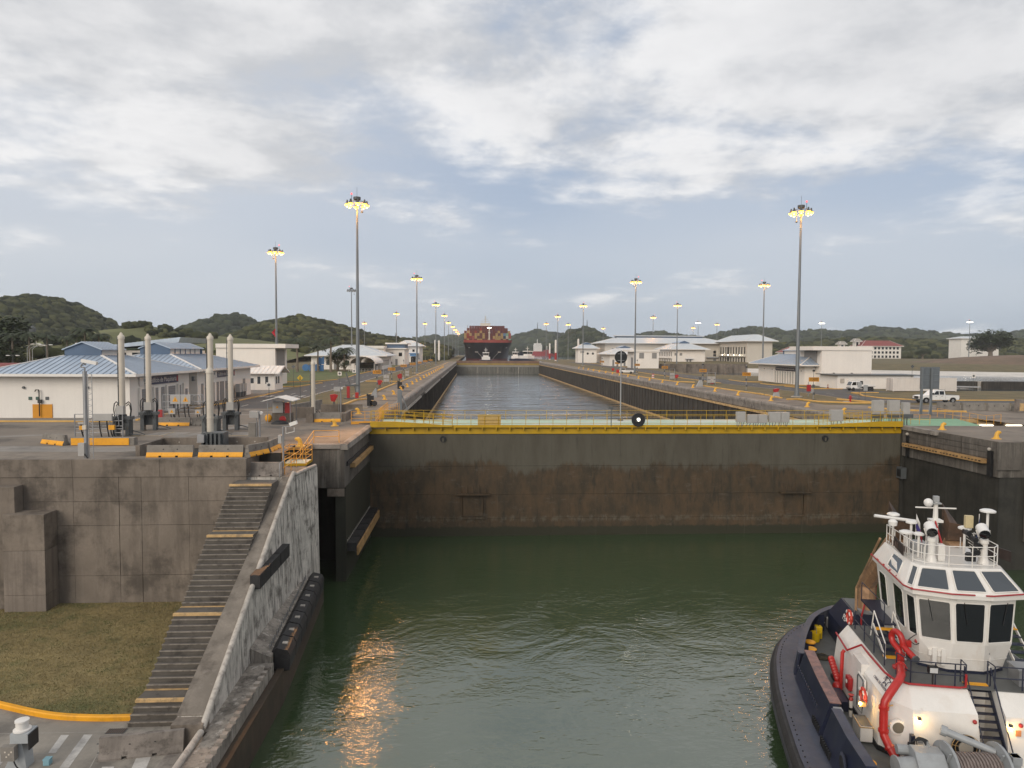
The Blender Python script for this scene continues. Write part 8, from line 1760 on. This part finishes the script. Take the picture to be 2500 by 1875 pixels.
# ---------------------------------------------------------------- small flatbed truck
tk = thing('flatbed_truck', 'small white cab-over flatbed truck parked beside the shed', 'truck', (80.6, 143.0, 0), math.pi)
cabp = [(.6, .45), (2.55, .45), (2.62, 1.0), (2.2, 1.95), (.6, 2.0)]; MB().prism(cabp, 'Y', -.85, .85).build('cab', wp, tk, False, .05)
for s_ in (-1, 1): MB().prism([(1.45, 1.15), (2.42, 1.15), (2.12, 1.8), (1.45, 1.8)], 'Y', s_*.856-.004, s_*.856+.004).build('side_window', glass_dark, tk); MB().prism([(.72, 1.15), (1.32, 1.15), (1.32, 1.8), (.72, 1.8)], 'Y', s_*.856-.004, s_*.856+.004).build('side_window', glass_dark, tk)
MB().add([(2.63, -.75, 1.1), (2.63, .75, 1.1), (2.26, .7, 1.85), (2.26, -.7, 1.85)], [(0, 1, 2, 3)]).build('windscreen', glass_grey, tk)
MB().box(-2.6, .55, -.9, .9, .82, .95).build('flatbed', cabinet_grey, tk)
for s_ in (-1, 1):
    MB().box(-2.6, .55, s_*.9-.03, s_*.9+.03, .95, 1.3).build('side_board', white_gloss, tk)
    for x in (2.05, 1.2, -1.2, -1.95): w_ = MB().lathe([(.2, -.11), (.34, -.1), (.34, .1), (.2, .11)], (x if x > 1.5 else x, s_*.75, .34), 16, 'Y').build('wheel', rubber, tk) if x != 1.2 else None
MB().box(.5, 2.4, -.7, .7, .35, .6).build('chassis', black, tk); MB().box(-2.5, .5, -.35, .35, .5, .82).build('chassis', black, tk); MB().box(2.55, 2.7, -.85, .85, .4, .62).build('bumper', frame_grey, tk)
for x in (-2.5, -.2): 
    for s_ in (-1, 1): MB().cyl((x, s_*.85, .95), (x, s_*.85, 2.25), .03, 6).build('rack_post', white_gloss, tk)
for s_ in (-1, 1): MB().cyl((-2.5, s_*.85, 2.25), (1.8, s_*.85, 2.25), .03, 6).build('rack_rail', white_gloss, tk)
MB().box(-.1, .3, -.6, .6, .95, 2.0).build('toolbox', black, tk)
# ---------------------------------------------------------------- white freight container with corrugated sides
cn = thing('freight_container', 'long white corrugated freight container standing by the basin', 'container', (92.4, 141.2, 0)); wc = pm('container_white', (.66, .62, .58), .04, .6, .6, streak=.12)
MB().box(-6.7, 6.7, -1.15, 1.2, .15, 2.75).build('shell', wc, cn)
for k in range(42): x = -6.45+k*.31; MB().box(x, x+.16, -1.2, -1.151, .3, 2.65).build('corrugation', wc, cn)
for x in (-6.72, 6.58): MB().box(x, x+.14, -1.22, -1.08, 0, 2.8).build('corner_post', wc, cn); MB().box(x, x+.14, 1.1, 1.24, 0, 2.8).build('corner_post', wc, cn)
MB().box(-6.58, 6.58, -1.215, -1.1, 2.66, 2.8).build('top_rail', wc, cn); MB().box(-6.58, 6.58, -1.215, -1.1, .1, .28).build('bottom_rail', wc, cn)
for y_ in (-.85, -.35, .25, .8): MB().cyl((-6.76, y_, .25), (-6.76, y_, 2.65), .025, 6).build('door_bar', steel, cn)
for y_ in (-.02,): MB().box(-6.73, -6.71, y_-.02, y_+.02, .2, 2.7).build('door_gap', frame_grey, cn)
cone = thing('traffic_cone', 'orange and dark traffic cone at the foot of the white cube block', 'cone', (78.2, 152.0, 0)); MB().lathe([(.3, 0), (.3, .05), (.2, .06), (.04, .95)], (0, 0, 0), 10).build('cone', pm('cone_dull_orange', (.20, .05, .02), .1, 2, .6), cone); MB().lathe([(.15, .35), (.11, .55)], (0, 0, 0), 10).build('cone_band', white_trim, cone)
gf_ = thing('guard_rail', 'low grey guard rail at the basin edge right of the container', 'railing', (107, 150, 0)); gf_.location = (0, 0, 0); MB().bar((100, 147, .75), (107, 143.6, .75), .08, .3).build('rail', steel, gf_)
for i in range(5): MB().box(100+i*1.7, 100.15+i*1.7, 146.95-i*.83, 147.1-i*.83, 0, .8).build('post', frame_grey, gf_)
# concrete instrument stand at the lower left
ins = thing('optical_sensor', 'grey tripod-like optical instrument with round top on the lower apron', 'sensor', (-19.05, 30.45, ZLOW))
MB().prism([(-.55, 0), (.35, 0), (.30, .55), (.12, 1.35), (-.05, 1.35), (-.30, .5)], 'Y', -.25, .30).build('stand', pm('instrument_grey', (.36, .38, .39), .06, 2, .5), ins)
MB().box(-.22, .50, -.35, .35, 1.15, 1.55).build('housing', MATS['instrument_grey'], ins); MB().box(.505, .54, -.33, .33, .85, 1.5).build('dark_panel', black, ins)
MB().box(-.45, .1, -.62, -.36, .55, 1.15).build('terminal_box', barrier_mat, ins)
for x, z_ in ((-.25, .95), (-.1, .85), (-.2, .75), (0, .95)): MB().box(x-.03, x+.03, -.635, -.622, z_-.03, z_+.03).build('terminal_label', cyl_cream, ins)
MB().lathe([(.34, 1.56), (.34, 1.62), (.24, 1.64), (.24, 1.90), (.27, 1.93), (.27, 2.0), (.1, 2.02)], (.08, 0, 0), 18).build('sensor_head', white_trim, ins, True)
MB().tube(curve([(-.1, -.4, .6), (.1, -.45, .2), (.5, -.5, .05), (.95, -.4, .06)], 5), .025, 6).build('cable', black, ins)
bbx = thing('blue_box', 'small pale blue box on the apron beside the optical instrument', 'box', (-18.0, 30.5, ZLOW)); MB().box(-.13, .13, -.13, .13, 0, .24).build('body', pm('pale_blue_plastic', (.20, .36, .42), .05, 3, .6), bbx, False, .02); MB().box(-.14, .14, -.14, .14, .24, .28).build('lid', MATS['pale_blue_plastic'], bbx)
dg = thing('drain_grate', 'rusty drain grate in the apron at the foot of the stairs', 'grate', (-16.4, 33.05, ZLOW)); MB().box(-.42, .42, -.22, .22, .003, .02).build('frame', frame_grey, dg)
for k in range(9): MB().box(-.38+k*.09, -.34+k*.09, -.2, .2, .021, .035).build('bar', pm('rust_brown', (.10, .06, .04), .2, 4, .8), dg)
# street lamps and palms on the left background
def lamppost(lb, x, y_, h, kind):
    t = thing('street_lamp', lb, 'lamp', (x, y_, 0), 0, 'street lamps behind the machinery building'); MB().cyl((0, 0, 0), (0, 0, h), .11, 6, .07).build('pole', frame_grey if kind == 'T' else steel, t)
    if kind == 'T':
        MB().box(-1.4, 1.4, -.05, .05, h-.1, h).build('cross_arm', frame_grey, t)
        for s_ in (-1, 1): MB().sphere((s_*1.3, 0, h-.2), .55, 8, 6, sz=.3).build('lamp_head', white_trim, t)
    else: MB().tube(curve([(0, 0, h-.2), (.5, 0, h+.5), (1.8, 0, h+1.0), (3.0, 0, h+1.1)], 4), .08, 6).build('lamp_arm', steel, t); MB().sphere((3.2, 0, h+1.05), .6, 8, 6, sz=.3).build('lamp_head', white_trim, t)
    return t
for i, (x, y_, h, k) in enumerate(sorted(((-127.5, 205, 6.0, 'T'), (-123.6, 205, 8.0, 'arm'), (-122.2, 205, 7.6, 'arm'), (-114.5, 198, 9.0, 'T'), (-106.0, 196, 6.0, 'T'), (-103.5, 195, 9.4, 'T'), (-126, 210, 7.5, 'arm'), (-110.5, 200, 7.5, 'arm')))): lamppost(f'{"double-headed" if k == "T" else "single-armed"} street lamp behind the machinery building, {oo(i)} from left', x, y_, h, k)
def palm(lb, x, y_, h, s=1.0):
    t = thing('palm_tree', lb, 'palm', (x, y_, 0), random.uniform(0, 6), 'palms on the left side')
    MB().tube([(0, 0, 0), (.1*s, 0, h*.4), (.05, .1, h*.75), (0, 0, h)], [.34*s, .24*s, .2*s, .16*s], 8).build('trunk', bark, t, True)
    m = MB()
    for k in range(20):
        a = 2*math.pi*k/20+random.uniform(-.12, .12); L_ = random.uniform(2.6, 3.6)*s; rise = random.uniform(-.15, 1.0)
        pts_ = []
        for i in range(7):
            f = i/6; r = L_*f; z_ = h+rise*L_*f*.8-(f**2)*L_*(.45+rise*.45); pts_.append(Vector((math.cos(a)*r*(1-.12*f), math.sin(a)*r*(1-.12*f), z_)))
        side = Vector((-math.sin(a), math.cos(a), 0))
        for i in range(6):
            m.bar(pts_[i], pts_[i+1], .06*s, .05*s)
            for j in range(3):
                p = pts_[i].lerp(pts_[i+1], j/3); d_ = (pts_[i+1]-pts_[i]).normalized(); ll = s*(.85-.5*abs((i+j/3)/6-.35))
                for s_ in (-1, 1):
                    tip = p+side*s_*ll*.75+d_*ll*.5+Vector((0, 0, -ll*.35)); w_ = d_*.13*s; m.add([p-w_*.5, p+w_, tip], [(0, 1, 2)])
    m.build('crown', leaf_palm, t)
    return t
for i, (x, y_, h, s, lb) in enumerate(((-61.5, 254, 11.5, 1.5, 'palm on the lawn nearest the white block behind the machinery building'), (-49.6, 253, 12.0, 1.5, 'tall palm in front of the white office hip roof'), (-47.5, 268, 8.0, 1.5, 'bushy lower palm left of the barrel canopy'), (-66, 240, 8.5, 1.3, 'palm half hidden by the tall white block'), (-56, 262, 9.0, 1.3, 'palm between the two taller lawn palms'),
    (-118.4, 225, 13.5, 1.4, 'tallest palm above the left roof monitor'), (-114.4, 225, 11.8, 1.3, 'palm just right of the tallest one above the roof monitor'), (-121.5, 226, 11.8, 1.3, 'palm just left of the tallest one above the roof monitor'), (-141, 235, 12.5, 1.4, 'palm second from the left picture edge'), (-145.5, 234, 12, 1.4, 'leftmost palm near the picture edge'), (-136, 236, 12, 1.4, 'palm left of the curved street lamps'), (-131, 238, 11.2, 1.3, 'palm behind the curved street lamps'))): palm(lb, x, y_, h, s)
def leaf_tree(lb, x, y_, h, r, mat, n=2600, nm='broadleaf_tree', z=0, squash=.62):
    t = thing(nm, lb, 'tree', (x, y_, z)); MB().tube([(0, 0, 0), (.1, 0, h*.3), (.0, .1, h*.62)], [r*.11, r*.08, r*.04], 8).build('trunk', bark, t)
    lim = MB(); cl = []
    for k in range(9):
        a = 2*math.pi*k/9+random.uniform(-.3, .3); e = Vector((math.cos(a)*r*random.uniform(.35, .75), math.sin(a)*r*random.uniform(.35, .75), h*random.uniform(.55, .9))); lim.tube([(0, 0, h*.3), (e*.5+Vector((0, 0, h*.14))), e], [r*.05, r*.035, r*.012], 5); cl.append(e)
    lim.build('limbs', bark, t); cl.append(Vector((0, 0, h*.85)))
    P_ = []
    for k in range(n):
        c = random.choice(cl); d_ = Vector((random.gauss(0, 1), random.gauss(0, 1), random.gauss(0, 1)*squash)); d_ = d_.normalized()*(random.random()**.45)*r*.42; P_.append(c+d_)
    m = MB()
    for p in P_:
        a = random.uniform(0, 6.28); s_ = r*random.uniform(.035, .07); u_ = Vector((math.cos(a), math.sin(a), random.uniform(-.5, .5))); v_ = Vector((-math.sin(a), math.cos(a), random.uniform(-.6, .6))); m.add([p-u_*s_, p+v_*s_*.7, p+u_*s_, p-v_*s_*.7], [(0, 1, 2, 3)])
    m.build('crown', mat, t); return t
leaf_tree('bushy round tree beside the barrel canopy on the left', -50.5, 270, 7.5, 5.2, leaf_mid, nm='broadleaf_tree'); leaf_tree('low dark shrub left of the barrel canopy', -46.5, 263, 3.6, 3.0, leaf_mid, 1200, 'shrub')
leaf_tree('large spreading tree at the left picture edge', -161, 250, 17, 11, leaf_mid, 5200); leaf_tree('rounded tree at the left edge under the spreading one', -149, 232, 9, 7, leaf_mid, 3000)
leaf_tree('large dark tree clump in front of the pale flat-roofed block on the far right', 500, 660, 24, 22, leaf_mid, 5200, z=1.5); leaf_tree('tree left of the white red-roofed villa', 452, 690, 10, 9, leaf_mid, 2200, z=1.5); leaf_tree('bushy tree at the right edge below the earth mound', 560, 640, 20, 18, leaf_mid, 4200, z=1.5)
bl = thing('blue_sculpture', 'low blue letters sculpture on the green lawn at left', 'sculpture', (-58.4, 263, 0)); bm_ = pm('sculpture_blue', (.05, .16, .36), .1, .4, .6)
for k in range(4): MB().lathe([(.7, -.4), (1.25, -.4), (1.25, .4), (.7, .4)], (-2.2+k*1.9, 0, 1.35), 12, 'Y').build('letter', bm_, bl) if k in (0, 2) else MB().box(-2.9+k*1.9, -1.5+k*1.9, -.4, .4, .1, 2.4).build('letter', bm_, bl)
bp_ = MB().prism([(1.8, 2.6), (4.4, 2.6), (4.4, 5.6), (3.4, 4.8), (2.6, 5.2)], 'Y', -.2, .2).build('banner', bm_, bl)
sheet('green_lawn', [[(-60, 152), (-44, 152), (-38, 158), (-37, 172), (-46, 173.6), (-60, 173.6)], [(-120, 176), (-47, 176), (-38, 182), (-36.8, 190), (-37.5, 255), (-62, 285), (-120, 285)], rect(-60, -37, 330, 365)], -.006, grass_green)
sheet('pavement', [rect(-75, -37, 128.5, 150), [(-75, 78.8), (-36.9, 78.8), (-36.9, 96), (-39, 96), (-39, 83.3), (-75, 83.3)], [(79.8, 149), (110, 149), (110, 162), (79.8, 164)]], .004, slab_pale)
wt = thing('water_tower', 'distant lattice tower with dark round top on the left', 'tower', (-238, 400, 0))
for sx in (-1, 1):
    for sy in (-1, 1): MB().cyl((sx*1.4, sy*1.4, 0), (sx*.9, sy*.9, 16), .16, 5).build('leg', cyl_cream, wt)
for z_ in range(4, 16, 3): MB().box(-1.2, 1.2, -1.2, 1.2, z_, z_+.4).build('brace', cyl_cream, wt)
MB().lathe([(1.0, 16), (1.5, 16.6), (1.5, 18.6), (.9, 19.4), (.2, 20)], (0, 0, 0), 12).build('tank', frame_grey, wt)
rd = MB(); rd.quad((-260, 212, .6), (-90, 228, .6), (-90, 230.5, .6), (-260, 215, .6)); struct('far_road', rd, pm('pale_road', (.42, .36, .30), .1, .1, .8))
# floating mooring booms seen past the far gate
for i, (x, y_, h) in enumerate(((66, 560, 16), (70, 640, 14), (84, 560, 17), (-26, 560, 15), (-31, 600, 16))):
    t = thing('tall_cylinder', f'distant tall white cylinder post by the far gate, {oo(i)} counted from the right wall', 'cylinder', (x, y_, 0)); MB().lathe([(.75, 0), (.75, h), (.4, h+.6)], (0, 0, 0), 10).build('barrel', white_trim, t); MB().lathe([(.85, h*.05), (.85, h*.4)], (0, 0, 0), 10).build('lower_sleeve', red if i < 3 else white_trim, t)
# ================================================================ AIR
hm = bpy.data.materials.new('haze'); hm.use_nodes = True; hm.node_tree.nodes.clear()
vo_ = hm.node_tree.nodes.new('ShaderNodeVolumePrincipled'); ou_ = hm.node_tree.nodes.new('ShaderNodeOutputMaterial'); hm.node_tree.links.new(vo_.outputs[0], ou_.inputs['Volume'])
vo_.inputs['Color'].default_value = (.93, .96, 1.0, 1); vo_.inputs['Density'].default_value = HAZE; vo_.inputs['Anisotropy'].default_value = .2
hz_ = MB().box(-3500, 3500, -700, 3400, -17.5, 135).build('haze', hm); hz_['kind'] = 'stuff'
